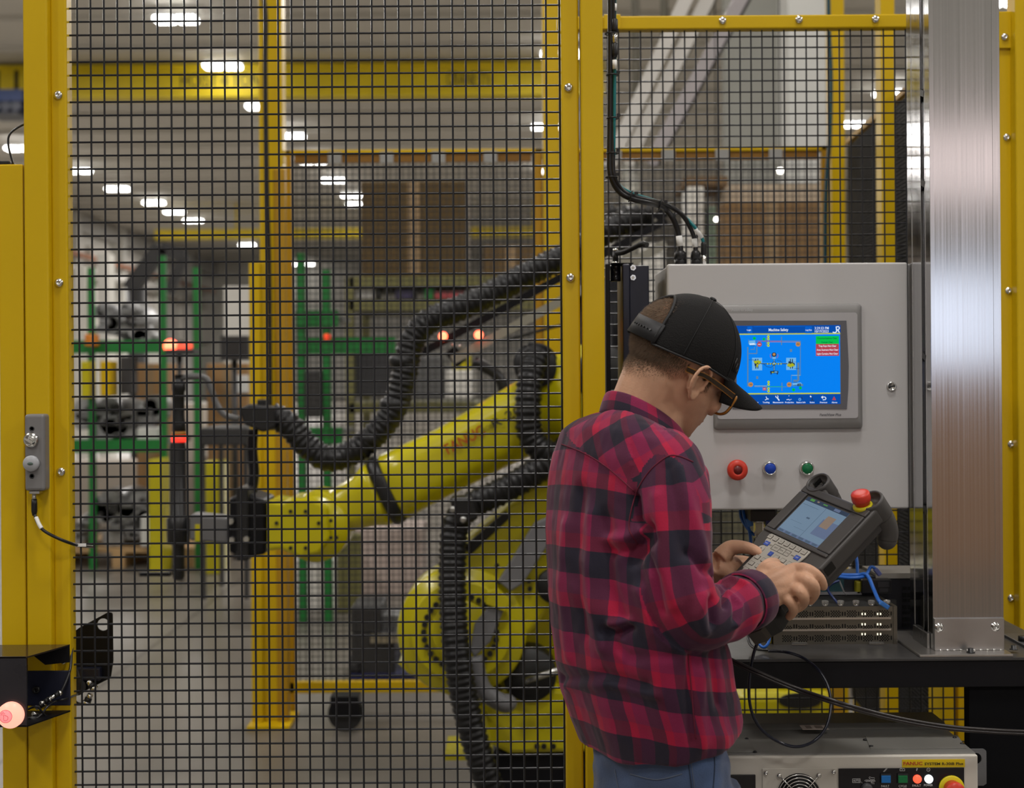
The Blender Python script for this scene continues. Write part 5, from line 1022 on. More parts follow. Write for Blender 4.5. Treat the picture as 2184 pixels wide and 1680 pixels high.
# green frame rack in the middle
def greenrack(xs_, ys, Y, dep, label, ptop):
    xa = P(min(xs_), 700, Y).x; t = thing('green_rack', (xa, Y, 0), label, 'rack')
    for x, yt in zip(xs_, ptop):
        a = P(x, yt, Y)
        for d in (0,): MB().box((a.x-.022, Y+d, 0), (a.x+.025, Y+d+.05, a.z)).build('upright', green, t)
    for (y, xa_, xb_) in ys: a = P(xa_, y, Y); b = P(xb_, y, Y); MB().box((a.x, Y-.01, a.z-.05), (b.x, Y+.05, a.z+.05)).build('beam', green, t); MB().box((a.x, Y+.06, a.z), (b.x, Y+dep, a.z+.03)).build('shelf', mat('shelf_grey', (.18, .18, .17), .6), t)
    return t
greenrack([640, 694], [(680, 632, 720), (737, 640, 842), (930, 632, 730)], 8.6, .7, 'green steel rack behind the left end of the far panel', [540, 575])
boxpx(650, 790, 684, 890, 8.55, .3, 'tool_bag', dk, 'dark bag hanging in the middle green rack', 'bag')
boxpx(690, 712, 704, 724, 8.56, .03, 'signal_light', glow('red_signal', (1, .08, .03), 1.2), 'small red signal light on the middle green rack', 'light')
# left group: green racks with gearbox castings
def casting(name, px0, py0, px1, py1, Y, seed, label):
    random.seed(seed); a = P(px0, py0, Y); b = P(px1, py1, Y); w_ = b.x-a.x; h_ = a.z-b.z; c = V(((a.x+b.x)/2, Y+.3, b.z))
    t = thing(name, c, label, 'casting'); mb = MB()
    mb.ell(c+V((0, 0, h_*.5)), w_*.36, .3, h_*.48, nu=24, nv=14)
    for i in range(12):
        x = random.uniform(-.42, .42)*w_; z = random.uniform(.15, .85)*h_; r = random.uniform(.07, .16)*w_
        q = c+V((x, -.1, z)); mb.cyl(q+V((0, -.22, 0)), q+V((0, .15, 0)), r, r*.9, n=16)
    mb.build('housing', alur, t); mb = MB()
    for i in range(9):
        x = random.uniform(-.45, .40)*w_; z = random.uniform(.1, .8)*h_; s = random.uniform(.05, .10)*w_
        q = c+V((x, -.32, z)); mb.box(q-V((s, .05, s*.6)), q+V((s, .15, s*.6)))
    mb.build('ribs', mat('casting_mid_grey', (.22, .22, .22), .5, .4), t, bevel=.01); mb = MB()
    for i in range(7): q = c+V((random.uniform(-.35, .35)*w_, -.36, random.uniform(.2, .8)*h_)); mb.cyl(q, q+V((0, .06, 0)), random.uniform(.03, .07)*w_, n=14)
    mb.build('bores', dk, t); return t
YL = 11.0
greenrack([192, 345, 417], [(740, 100, 345), (952, 100, 352)], YL, .9, 'long green rack frame with castings on two levels at the left', [570, 545, 570])
casting('gearbox_casting', 200, 640, 338, 731, YL+.35, 1, 'grey gearbox casting on the upper level of the left green rack')
casting('gearbox_casting', 155, 848, 345, 943, YL+.35, 2, 'wide grey gearbox casting on the lower level of the left green rack')
casting('gearbox_casting', 190, 1040, 345, 1168, YL+.3, 3, 'grey gearbox casting on the floor pallet under the green rack')
casting('gearbox_casting', 146, 1100, 184, 1168, YL+.2, 4, 'small grey casting at the left end of the floor pallet')
t = thing('wooden_pallet', (P(260, 1180, YL+.3).x, YL+.5, 0), 'wooden pallet under the lowest gearbox castings', 'pallet')
a = P(100, 1168, YL+.2); b = P(420, 1168, YL+.2)
for i in range(7): y = YL+.1+i*.16; MB().box((a.x, y, a.z-.03), (b.x, y+.11, a.z)).build('deck_board', wood, t)
for x in (a.x, (a.x+b.x)/2-.05, b.x-.1): MB().box((x, YL+.1, 0), (x+.1, YL+1.15, a.z-.03)).build('runner', wood, t)
boxpx(300, 1100, 345, 1166, YL+.1, .3, 'paper_sheet_box', lblw, 'small white box beside the lowest gearbox casting', 'box')
boxpx(292, 912, 338, 943, YL+.06, .2, 'paper_box', lblw, 'small white box in front of the middle gearbox casting', 'box')
for i, (x0, x1, y0, y1, m_, l) in enumerate([(172, 190, 770, 850, yrob, 'yellow fixture leg left of the dark one, under the upper green beam'), (213, 236, 770, 845, yel, 'amber fixture block under the upper green beam'), (180, 196, 712, 738, mat('orange_cap', (.6, .2, .02), .5), 'small orange cap on the upper green beam')]): boxpx(x0, y0, x1, y1, YL-.2, .2, 'fixture_block', m_, l, 'fixture')
boxpx(255, 760, 280, 840, YL-.1, .2, 'hydraulic_cylinder', dk, 'black cylinder standing behind the middle casting', 'cylinder')
for i, (x0, y0, x1, y1) in enumerate([(316, 980, 345, 1048), (430, 985, 470, 1040)]): boxpx(x0, y0, x1, y1, YL-.3, .3, 'yellow_guard', yrob, ['yellow guard piece right of the floor castings', 'yellow guard piece right of the black tool spindle'][i], 'guard', True)
for i, (x, y, s) in enumerate([(364, 738, .05), (385, 741, .035), (402, 738, .03)]): tag(MB().ell(P(x, y, 10.4), s).build('warning_lamp', mat('lit_red_lamp', (.5, .02, .01), .4, emit=(1, .11, .05), es=7) if i == 0 else glow('red_glow', (1, .1, .05), 1.6)), ['brightest red warning lamp beside the green upright', 'middle dim red warning lamp beside the green upright', 'rightmost dim red warning lamp beside the green upright'][i], 'lamp')
q = P(383, 750, 10.4); t = thing('lamp_stand', (q.x, 10.4, 0), 'dark stand under the three red warning lamps', 'stand'); bx(352, 744, 414, 756, 10.3, 10.5).build('plate', dk, t); MB().cyl((q.x, 10.4, 0), (q.x, 10.4, q.z), .02, n=10).build('pole', dk, t)
# work bench with cartons, mid left
t = thing('work_bench', (P(500, 960, 9.5).x, 9.6, 0), 'dark bench behind the tool cable with a carton wall behind', 'bench')
bx(425, 912, 530, 950, 9.5, 10.2).build('bench_top', dk, t, bevel=.01)
for x in (430, 522): a = P(x, 950, 9.5); [MB().box((a.x-.015, 9.52+d, 0), (a.x+.015, 9.55+d, a.z)).build('leg', dk, t) for d in (0, .6)]
carton(440, 775, 532, 1169, 12.2, .8, 'brown carton stack left of the light curtain post', card)
carton(290, 775, 350, 1161, 12.4, .8, 'brown carton behind the hydraulic cylinder', card)
boxpx(505, 800, 530, 838, 12.185, .014, 'white_sign', lblw, 'white sheet on the brown carton stack', 'sheet')
q = P(500, 750, 11.6); t = thing('machine_screen', (q.x, 11.6, 0), 'dark machine screen above the brown carton stack', 'screen'); bx(470, 716, 530, 768, 11.5, 11.7).build('housing', dk, t); MB().cyl((q.x, 11.6, 0), (q.x, 11.6, q.z), .025, n=10).build('pole', dk, t)
boxpx(350, 860, 440, 940, 13.4, .5, 'white_cabinet', pale, 'white cabinet behind the black tool spindle', 'cabinet', True)
boxpx(420, 975, 530, 1090, 13.0, .6, 'white_cabinet', pale, 'low pale cabinet behind the tool, left of the yellow post', 'cabinet', True)
boxpx(146, 985, 300, 1100, 14, .6, 'pale_crate', mat('beige_crate', (.42, .37, .31), .7), 'beige crate behind the floor castings', 'crate', True)
# dark booms of another robot at the left
t = thing('robot_boom', P(300, 640, 14.6), 'dark slanting boom of a machine above the upper gearbox casting', 'machine arm')
MB().bar(P(278, 618, 14.6), P(345, 528, 14.6), .12, .16).build('boom', dk, t); MB().bar(P(345, 528, 14.6), P(395, 545, 14.6), .12, .12).build('boom_link', dk, t); MB().bar(P(395, 545, 14.6), P(360, 625, 14.6), .1, .1).build('boom', dk, t)
MB().cyl((P(300, 640, 14.6).x, 14.6, 0), P(290, 615, 14.6), .1, n=12).build('column', dk, t)
# bright pale uprights against the left wall
for i, (x0, x1, y0) in enumerate([(160, 182, 565), (208, 232, 540), (478, 540, 610)]): boxpx(x0, y0, x1, 1000, 17, .3, 'pale_locker', white, ['narrow pale locker nearest the left post', 'narrow pale locker behind the upper casting', 'wide pale locker left of the yellow light curtain post'][i], 'locker', True)
# right panel background: incline conveyor, column, cartons
t = thing('incline_conveyor', P(1440, 300, 9.5), 'pale inclined conveyor boom rising across the upper right panel', 'conveyor')
cv = mat('conveyor_white', (.66, .64, .60), .35); cg = mat('conveyor_olive', (.25, .24, .20), .6)
def C9(x, y, d=0): return P(x, y, 9.5+d)
MB().bar(C9(1295, 360), C9(1601, -300), .10, .09).build('side_rail', cv, t); MB().bar(C9(1335, 350), C9(1656, -300), .05, .09).build('side_rail', cv, t); MB().bar(C9(1385, 350), C9(1745, -300), .06, .09).build('side_rail', mat('conveyor_lilac', (.42, .39, .40), .3), t)
MB().bar(C9(1395, 352, .05), C9(1758, -300, .05), .03, .06).build('belt_edge', dk, t)
MB().bar(C9(1345, 355, .3), C9(1675, -300, .3), .30, .03).build('bed', cg, t)
for k in (.3, .62): q = C9(1300+k*190, 350-k*400, .15); MB().cyl(q+V((0, 0, 0)), (q.x, q.y, 8.9), .03, n=10).build('hanger', cg, t)
MB().cyl(C9(1345, 350, .2), (C9(1345, 350).x, 9.7, 0), .06, n=12).build('support_leg', cg, t)
o = MB().box((P(1682, 200, 13).x, 13, 0), (P(1762, 200, 13).x, 13.5, 8.9)).build('hall_column', mat('column_paint', (.50, .50, .47), .6)); tag(o, 'pale square hall column behind the right panel', 'column')
o = MB().box((P(1546, 200, 15).x, 15, 0), (P(1668, 200, 15).x, 15.2, 8.9)).build('hanging_curtain', mat('curtain_grey', (.27, .27, .24), .7)); tag(o, 'grey hanging dust curtain between conveyor and hall column', 'curtain')
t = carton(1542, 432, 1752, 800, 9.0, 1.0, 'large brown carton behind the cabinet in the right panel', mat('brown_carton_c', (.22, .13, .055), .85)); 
bxm = bx(1542, 372, 1752, 400, 9.0, 9.9); tag(bx(1555, 392, 1752, 431, 9.02, 9.9).build('pallet_top', mat('pale_timber', (.45, .36, .26), .7)), 'pale timber pallet lying on the large brown carton', 'pallet')
tag(bx(1460, 376, 1552, 396, 9.3, 9.9).build('timber_plank', mat('brown_timber', (.20, .12, .05), .8)), 'brown timber plank left of the pale pallet', 'plank')
boxpx(1468, 397, 1503, 900, 9.3, .3, 'white_upright', white, 'white upright under the brown timber plank', 'upright', True)
boxpx(1512, 440, 1531, 900, 9.3, .2, 'green_upright', mat('pale_green_paint', (.22, .30, .22), .5), 'pale green upright left of the large carton', 'upright', True)
for i, (x, y, s) in enumerate([(1528, 468, .014), (1664, 364, .018)]):
    q = P(x, y, 8.9); t = thing('work_lamp', q, ['small white work lamp above the cable connectors', 'small white work lamp above the pale pallet'][i], 'lamp')
    MB().ell(q, s).build('bulb', glow('lit_work_lamp', (1, .95, .85), 9), t); MB().cyl(q, (q.x, q.y, 9.0), .004, n=5).build('cord', jack, t)
boxpx(1300, 520, 1420, 900, 12, .6, 'pale_cabinet', pale, 'pale cabinet far behind the clamp lever', 'cabinet', True)
boxpx(1560, 900, 1780, 1240, 8.0, .6, 'floor_crate', mat('olive_crate', (.14, .13, .08), .7), 'olive crate behind the mesh below the grey cabinet', 'crate', True)
boxpx(1380, 1000, 1560, 1400, 8.4, .6, 'floor_crate', mat('dark_olive_crate', (.10, .09, .07), .7), 'dark crate behind the man below the cabinet', 'crate', True)
boxpx(1560, 1240, 1960, 1470, 7.2, .5, 'floor_cabinet', dk, 'dark cabinet low behind the table', 'cabinet', True)
# ================= the man =================
skin = mat('skin', (.58, .335, .215), .5, var=.10, vs=22, bump=.25, bs=260, spec=.35)
b_ = skin.node_tree.nodes['Principled BSDF']; b_.inputs['Subsurface Weight'].default_value = .12; b_.inputs['Subsurface Radius'].default_value = (.012, .005, .003); b_.inputs['Subsurface Scale'].default_value = .5
def remesh(mb, vox, smooth=4, fac=.5, name='m'):
    me = bpy.data.meshes.new(name); me.from_pydata(mb.v, [], mb.f); o = bpy.data.objects.new(name, me); COL.objects.link(o)
    r = o.modifiers.new('r', 'REMESH'); r.mode = 'VOXEL'; r.voxel_size = vox
    if smooth: s = o.modifiers.new('s', 'SMOOTH'); s.iterations = smooth; s.factor = fac
    dg = bpy.context.evaluated_depsgraph_get(); m2 = bpy.data.meshes.new_from_object(o.evaluated_get(dg)); bpy.data.objects.remove(o); bpy.data.meshes.remove(me); return m2
def place(me, name, m_, parent, mats=None):
    org = ORG[parent.name]
    for v_ in me.vertices: v_.co -= org
    me.materials.clear(); [me.materials.append(x) for x in (mats or [m_])]; me.name = name
    for p_ in me.polygons: p_.use_smooth = True
    o = bpy.data.objects.new(name, me); COL.objects.link(o); o.parent = parent; ORG[o.name] = org; return o
PX, PY_, TT, RH = 0, 0, 0, 0
ang = radians(33); Fv = V((cos(ang), sin(ang), 0)); Rv = V((sin(ang), -cos(ang), 0)); UP = V((0, 0, 1)); YM = 2.58
man = thing('person', (P(1390, 1600, YM).x, YM, 0), 'person in red plaid shirt and backwards-strap black cap operating the teach pendant', 'person')
man['label'] = 'person in red plaid shirt, jeans and black cap holding the teach pendant'
# head frame
psi, tl, rho = radians(32), radians(24), radians(17)
hf = V((cos(tl)*cos(psi), cos(tl)*sin(psi), -sin(tl))); hu0 = V((sin(tl)*cos(psi), sin(tl)*sin(psi), cos(tl))); hr0 = hf.cross(hu0)
hr = hr0*cos(rho)-hu0*sin(rho); hu = hu0*cos(rho)+hr0*sin(rho)
near_ear = P(1487, 818, 2.60+hr.y*.077); HO = near_ear-hr*.077
def H(f, r, u): return HO+hf*f+hr*r+hu*u
HM = Matrix((hf, hr, hu)).transposed()
def hring(u, fb, ff, w, n=28, e=2.3):          # head cross-section: back f, front f, half width
    c = (fb+ff)/2; a = (ff-fb)/2; out = []
    for i in range(n):
        t_ = 2*pi*i/n; ct, st = cos(t_), sin(t_)
        out.append(H(c+a*(abs(ct)**(2/e))*(1 if ct > 0 else -1), w*(abs(st)**(2/e))*(1 if st > 0 else -1), u))
    return out
B = MB()
B.ell(H(-.014, 0, .048), .098, .077, .088, HM, 32, 20)
B.loft([hring(*x) for x in ((.085, -.09, .082, .066), (.06, -.09, .090, .070), (.040, -.085, .0945, .070), (.022, -.08, .0955, .068), (.008, -.07, .089, .067), (-.008, -.06, .089, .068), (-.025, -.05, .091, .066), (-.042, -.045, .093, .061), (-.055, -.040, .094, .056), (-.068, -.03, .090, .051), (-.082, -.015, .090, .042), (-.094, .0, .089, .032), (-.102, .02, .080, .020))])
# nose, lips, chin, brow, cheeks
B.loft([[H(f, r, u) for f, r, u in ((x0, -w_, u0), (x1, -w_*.5, u0), (x1+.002, 0, u0), (x1, w_*.5, u0), (x0, w_, u0))] for u0, x0, x1, w_ in ((.018, .088, .096, .010), (.004, .086, .103, .010), (-.012, .086, .113, .012), (-.026, .086, .121, .016), (-.034, .088, .119, .017), (-.040, .088, .108, .013))])
B.ell(H(.115, 0, -.029), .009, .009, .008, HM); B.ell(H(.105, .012, -.033), .009, .006, .007, HM); B.ell(H(.105, -.012, -.033), .009, .006, .007, HM)
B.ell(H(.090, 0, -.054), .012, .024, .0055, HM); B.ell(H(.089, 0, -.063), .011, .021, .006, HM); B.ell(H(.082, 0, -.088), .013, .018, .013, HM)
for s in (-1, 1):
    B.ell(H(.083, s*.034, .022), .013, .026, .008, HM); B.ell(H(.074, s*.046, -.018), .016, .018, .018, HM); B.ell(H(.081, s*.032, .004), .010, .014, .008, HM)
    B.loft([hring(u, f0, f1, .052) for u, f0, f1 in ((-.03, -.02, .03), (-.06, -.01, .05))])
    # ear
    e0 = .071
    rim = [(.014, .004, .079), (.014, .018, .082), (.009, .030, .085), (-.003, .0345, .088), (-.016, .029, .091), (-.0225, .014, .092), (-.021, -.002, .090), (-.013, -.016, .086), (-.004, -.026, .082), (.004, -.029, .079), (.010, -.022, .077), (.012, -.012, .075)]
    B.tube(spl([H(f, s*r, u) for f, u, r in rim], 4), .0040, 10)
    B.ell(H(.002, s*.077, -.022), .009, .005, .009, HM, 14, 10)
    B.ell(H(-.006, s*.0745, .004), .015, .0045, .026, HM, 16, 12); B.tube([H(-.012, s*.070, .02), H(-.014, s*.080, .012), H(-.012, s*.080, -.006)], .006, 10)
    B.tube(spl([H(-.002, s*.083, .024), H(-.012, s*.086, .016), H(-.013, s*.085, .002), H(-.006, s*.081, -.010)], 4), .0030, 8)
    B.ell(H(.015, s*.076, -.004), .005, .006, .007, HM, 12, 8)
# neck
nb = [P(1352, 985, 2.60), P(1372, 920, 2.60), P(1392, 880, 2.60), H(-.034, 0, -.065), H(-.034, 0, -.03), H(-.03, 0, .0)]
def ringat(c, d, ra, rb, side, n=24):
    d = V(d).normalized(); e = (V(side)-d*V(side).dot(d)).normalized(); f_ = d.cross(e)
    return [V(c)+e*ra*cos(2*pi*i/n)+f_*rb*sin(2*pi*i/n) for i in range(n)]
B.loft([ringat(c, (nb[min(i+1, 5)]-nb[max(i-1, 0)]), ra, rb, hr) for i, (c, ra, rb) in enumerate(zip(nb, (.075, .064, .059, .056, .056, .05), (.08, .066, .061, .060, .062, .06)))])
# trunk under the shirt
TR = [  # py, px, half width a, half depth b, forward tilt of the ring (deg)
 (1566, 1403, .170, .121, -12), (1532, 1396, .177, .126, -6), (1490, 1383, .182, .130, 3), (1440, 1372, .186, .134, 10), (1370, 1362, .188, .134, 11), (1300, 1350, .186, .130, 13), (1220, 1340, .184, .122, 15), (1140, 1334, .184, .116, 18), (1070, 1334, .184, .112, 21), (1010, 1338, .182, .110, 24), (965, 1346, .170, .104, 27), (940, 1354, .140, .090, 29), (925, 1364, .105, .080, 30), (912, 1372, .070, .066, 30)]
def tring(i, k=1.0, off=0, n=56, e=2.25):
    py, px, a, b, tl_ = TR[i]; c = P(px, py, YM); tl_ = radians(tl_); f_ = Fv*cos(tl_)-UP*sin(tl_); out = []
    a = a*k-off; b = b*k-off
    for j in range(n):
        t_ = 2*pi*j/n; ct, st = cos(t_), sin(t_); out.append(c+f_*b*(abs(ct)**(2/e))*(1 if ct > 0 else -1)+Rv*a*(abs(st)**(2/e))*(1 if st > 0 else -1))
    return out
B.loft([tring(i, 1, .034, 32) for i in range(1, len(TR))])
# arms: (point, radius)
WR = P(1631, 1263, 2.565)
armR = [(P(1435, 985, 2.480), .038), (P(1450, 1150, 2.450), .036), (P(1478, 1312, 2.430), .034), (P(1535, 1305, 2.470), .033), (P(1585, 1280, 2.520), .031), (P(1612, 1268, 2.550), .0285), (WR, .0265)]
B.tube(spl([p for p, r in armR], 5), [armR[min(int(i/5), 5)][1]*(1-(i % 5)/5)+armR[min(int(i/5)+1, 6)][1]*((i % 5)/5) for i in range(31)], 18)
WL = P(1530, 1202, 2.745)
armL = [(P(1352, 985, 2.610)-Rv*.155, .045), (P(1380, 1150, 2.790), .043), (P(1412, 1312, 2.830), .040), (P(1450, 1280, 2.820), .038), (P(1490, 1240, 2.790), .033), (P(1512, 1216, 2.760), .0275), (WL, .025)]
B.tube(spl([p for p, r in armL], 5), [armL[min(int(i/5), 5)][1]*(1-(i % 5)/5)+armL[min(int(i/5)+1, 6)][1]*((i % 5)/5) for i in range(31)], 18)
def chain(pts, rs, k=4): B.tube(spl(pts, k), [rs[min(i//k, len(rs)-2)]*(1-(i % k)/k)+rs[min(i//k+1, len(rs)-1)]*((i % k)/k) if i//k < len(rs)-1 else rs[-1] for i in range((len(pts)-1)*k+1)], 14); B.ell(pts[-1], rs[-1], nu=12, nv=8)
# right hand: palm built from metacarpal chains, fingers curl round the pendant's right edge
MC = [P(1697, 1213, 2.580), P(1698, 1234, 2.565), P(1687, 1254, 2.560), P(1668, 1271, 2.565)]
for i, m_ in enumerate(MC):
    w_ = WR+(V((0, 0, .014-.0105*i)))+V((0, -.002, 0)); chain([w_, (w_+m_)/2+V((0, -.006, .001)), m_], [.018, .0165, .0128 if i < 3 else .0120])
B.ell((MC[0]+MC[2]+WR)/3+V((0, .006, 0)), .034, .016, .028); B.ell(P(1648, 1214, 2.585), .026, .016, .016); B.ell(P(1690, 1273, 2.562), .013, .010, .014)
fing = [([P(1718, 1213, 2.560), P(1737, 1223, 2.558), P(1750, 1236, 2.568), P(1756, 1250, 2.580)], (.0122, .0112, .0108, .0100, .0088)),
        ([P(1719, 1236, 2.542), P(1735, 1249, 2.542), P(1737, 1265, 2.560), P(1728, 1280, 2.582)], (.0126, .0116, .0112, .0102, .0090)),
        ([P(1704, 1259, 2.538), P(1714, 1272, 2.540), P(1713, 1286, 2.560), P(1702, 1297, 2.580)], (.0120, .0110, .0106, .0098, .0086)),
        ([P(1682, 1281, 2.545), P(1691, 1294, 2.550), P(1691, 1306, 2.565), P(1683, 1315, 2.580)], (.0108, .0098, .0094, .0086, .0076))]
for m_, (pts, rs) in zip(MC, fing): chain([m_]+pts, rs)
chain([WR+V((-.004, .008, .018)), P(1630, 1218, 2.595), P(1642, 1203, 2.625), P(1655, 1200, 2.655)], [.019, .0155, .012, .0095])      # thumb over the keys
# left hand: thumb on the keys, fingers under the pendant
ML = [P(1566, 1196, 2.790), P(1568, 1208, 2.770), P(1566, 1220, 2.750), P(1560, 1230, 2.735)]
for i, m_ in enumerate(ML): chain([WL+V((0, .008-.004*i, .006-.005*i)), (WL+m_)/2, m_], [.0175, .0165, .0125])
B.ell((ML[0]+ML[2]+WL)/3, .028, .022, .020)
for m_, dx in zip(ML, (0, 3, 2, -3)):
    q = m_; chain([m_, q+V((.028, .022, -.004)), q+V((.050, .020, -.016)), q+V((.060, .006, -.028))], [.0118, .0108, .0098, .0085])
chain([WL+V((.004, -.004, .012)), P(1556, 1170, 2.745), P(1580, 1166, 2.735), P(1606, 1172, 2.725), P(1630, 1187, 2.713)], [.018, .0165, .0130, .0112, .0088])
body_me = remesh(B, .0029, 5, .5); 
hcol = None
body = place(body_me, 'body', skin, man)
from mathutils.bvhtree import BVHTree
def bvh_of(o):
    me = o.data; org = ORG[o.name]; return BVHTree.FromPolygons([v_.co+org for v_ in me.vertices], [list(p_.vertices) for p_ in me.polygons])
CAM = V((0, 0, CAMZ))
def hit(bv, px, py, off=.0006):
    d = (P(px, py, 1.0)-CAM).normalized(); r = bv.ray_cast(CAM, d, 6)
    return (r[0]+r[1]*off if r[1].dot(d) < 0 else r[0]-r[1]*off) if r[0] is not None else None
# finger nails
bvb = bvh_of(body); nailm = mat('finger_nail', (.58, .36, .28), .3)
def hc(co):                                  # world point to head coordinates
    d = co-HO; return d.dot(hf), d.dot(hr), d.dot(hu)
# eyes
for s in (-1, 1):
    MB().ell(H(.083, s*.032, .004), .0125, .0125, .0125, HM).build('eye', mat('eye_white', (.6, .58, .55), .2), man)
# hair: short strands standing on the scalp, fading towards the nape
hair_m = mat('brown_hair', (.19, .13, .085), .6, var=.3, vs=90)
random.seed(4)
def dens(f, r, u):
    if f > .095 or u > .16 or u < -.075: return 0
    if f > .035: return 1 if u > .035 else 0
    if abs(r) > .068 and -.03 < f < .02 and u < .036: return 0
    if f > .012: return max(0, min(1, (u+.012)/.02))*.8
    ul = -.012+(f+.03)*.62
    return max(0, min(1, (u-ul)/.05))
shell = MB(); org = ORG[body.name]; hs_v = []; me = body.data
hfaces = []
for p_ in me.polygons:
    c = V(p_.center)+org
    if c.z < 1.40: continue
    f, r, u = hc(c)
    if u < -.08 or f > .1 or abs(r) > .082 or u > .145: continue
    d = dens(f, r, u)
    if d > 0: hfaces.append((c, V(p_.normal), d, p_.area))
hmb = MB(); vs, fs = [], []; cc_f = -.004
for c, n, d, a in hfaces:
    f, r, u = hc(c)
    if u > .14 or (u > .026 and abs(atan2(r, -(f-cc_f))) > .40 and f < .06): continue
    if u > .03 and f >= .03: continue
    k = 5.5*d
    cnt = int(k)+(1 if random.random() < k-int(k) else 0)
    for _ in range(cnt):
        q = c+V((random.uniform(-1, 1), random.uniform(-1, 1), random.uniform(-1, 1)))*.0018
        L_ = (.0035+.005*d)*random.uniform(.7, 1.2); dr = (n*.75-hu*.75-hf*.15+V((random.uniform(-1, 1), random.uniform(-1, 1), random.uniform(-1, 1)))*.3).normalized()
        sd = dr.orthogonal().normalized()*(.00022+.00022*d); s2 = dr.cross(sd.normalized())*(.00022+.00022*d); k0 = len(vs)
        q = q-n*.001; vs += [q+sd, q-sd*.5+s2, q-sd*.5-s2, q+dr*L_]; fs += [(k0, k0+1, k0+3), (k0+1, k0+2, k0+3), (k0+2, k0, k0+3)]
hmb.add(vs, fs); hmb.build('hair', hair_m, man)['label'] = 'short brown hair fading towards the nape'
# brows
MB().tube(spl([H(.098, .014, .030), H(.096, .032, .034), H(.086, .050, .030)], 4), .0026, 6).build('eyebrow', hair_m, man)
# cap
capm = mat('black_cap_cloth', (.0065, .006, .006), .8, spec=.3, bump=.6, bs=420)
cc = (-.004, 0, .034); CR = (.1125, .0885, .1135)
def cap_pt(az, el, k=1.0):                   # az 0 = front, pi = back
    rim_u = .034-.012*max(0, -cos(az))-.003*max(0, cos(az)); e0 = math.asin(max(-1, min(1, (rim_u-cc[2])/CR[2]))); e = e0+(pi/2-e0)*el; n_ = 2.15
    ce, se = cos(e), sin(e); x = ce*cos(az); y = ce*sin(az)
    return H(cc[0]+CR[0]*k*x, cc[1]+CR[1]*k*y, cc[2]+CR[2]*k*se*(1.0 if se > 0 else 1))
NA, NE = 120, 44
def hole(az, el): 
    a = abs(az-pi)
    return a < .50 and .215 < el < .215+.30*sqrt(max(0, 1-(a/.50)**2))+.04*(1-(a/.5))
def strapgap(az, el): return abs(az-pi) < .50 and el < .22
cm = MB(); G = [[cap_pt(2*pi*i/NA, j/NE) for i in range(NA)] for j in range(NE+1)]
flat_ = [p for row_ in G for p in row_]; fcs = []
for j in range(NE):
    for i in range(NA):
        az = 2*pi*(i+.5)/NA; el = (j+.5)/NE
        if hole(az, el) or strapgap(az, el): continue
        fcs.append((j*NA+i, j*NA+(i+1) % NA, (j+1)*NA+(i+1) % NA, (j+1)*NA+i))
cm.add(flat_, fcs, True); cap = cm.build('cap', capm, man, smooth=True)
so = cap.modifiers.new('solid', 'SOLIDIFY'); so.thickness = .0022; so.offset = 1
cap['label'] = 'black cap with open back and strap'
tb = mat('cap_binding', (.010, .010, .011), .6)
arch = [(pi-.50+1.0*k/24, .215+.30*sqrt(max(0, 1-((-.5+1.0*k/24)/.50)**2))+.04*(1-abs(-.5+k/24)/.5)) for k in range(25)]
MB().tube([cap_pt(pi-.50, 0, 1.01), cap_pt(pi-.50, .1, 1.01)]+[cap_pt(a, e, 1.01) for a, e in arch]+[cap_pt(pi+.50, .1, 1.01), cap_pt(pi+.50, 0, 1.01)], .0028, 8).build('opening_binding', tb, cap)
rimp = [cap_pt(pi+.50+(2*pi-1.0)*k/70, 0, 1.008) for k in range(71)]
MB().tube(rimp, .0022, 8).build('rim_binding', tb, cap)
sm = MB()
rows_s = []
for k in range(17):
    az = pi-.56+1.12*k/16; rows_s.append([cap_pt(az, .015, 1.045), cap_pt(az, .205, 1.035), cap_pt(az, .205, 1.012), cap_pt(az, .015, 1.018)])
sm.loft(rows_s); sm.build('strap', mat('black_strap_plastic', (.016, .016, .018), .6), cap)
mbs = MB()
for k in range(7): az = pi-.36+k*.085; mbs.cyl(cap_pt(az, .11, 1.035), cap_pt(az, .11, 1.052), .0017, n=8)
mbs.build('strap_studs', mat('stud_black', (.006, .006, .006), .3), cap)
MB().lathe([(.0068, 0), (.0068, .002), (.005, .0042), (.001, .005)], H(cc[0], 0, cc[2]+CR[2]+.0005), hu, 20).build('button', tb, cap)
for az in (radians(-55), radians(-118), radians(62), radians(118)): MB().tube([cap_pt(az, k/20, 1.0) + (cap_pt(az, k/20, 1.0)-H(*cc)).normalized()*.0012 for k in range(0, 20)], .0007, 5).build('seam', tb, cap)
mb = MB()
for k in range(3):
    a0 = radians(50+k*5); e0 = .10
    h_ = .05+.045*k; q0 = cap_pt(a0, e0, 1.0); q1 = cap_pt(a0-.05+.0*k, e0+h_, 1.0); o_ = (q0-H(*cc)).normalized()*.0022; mb.tube([q0+o_, q1+o_], .0011, 6)
mb.build('emblem', mat('emblem_black', (.006, .006, .007), .35), cap)
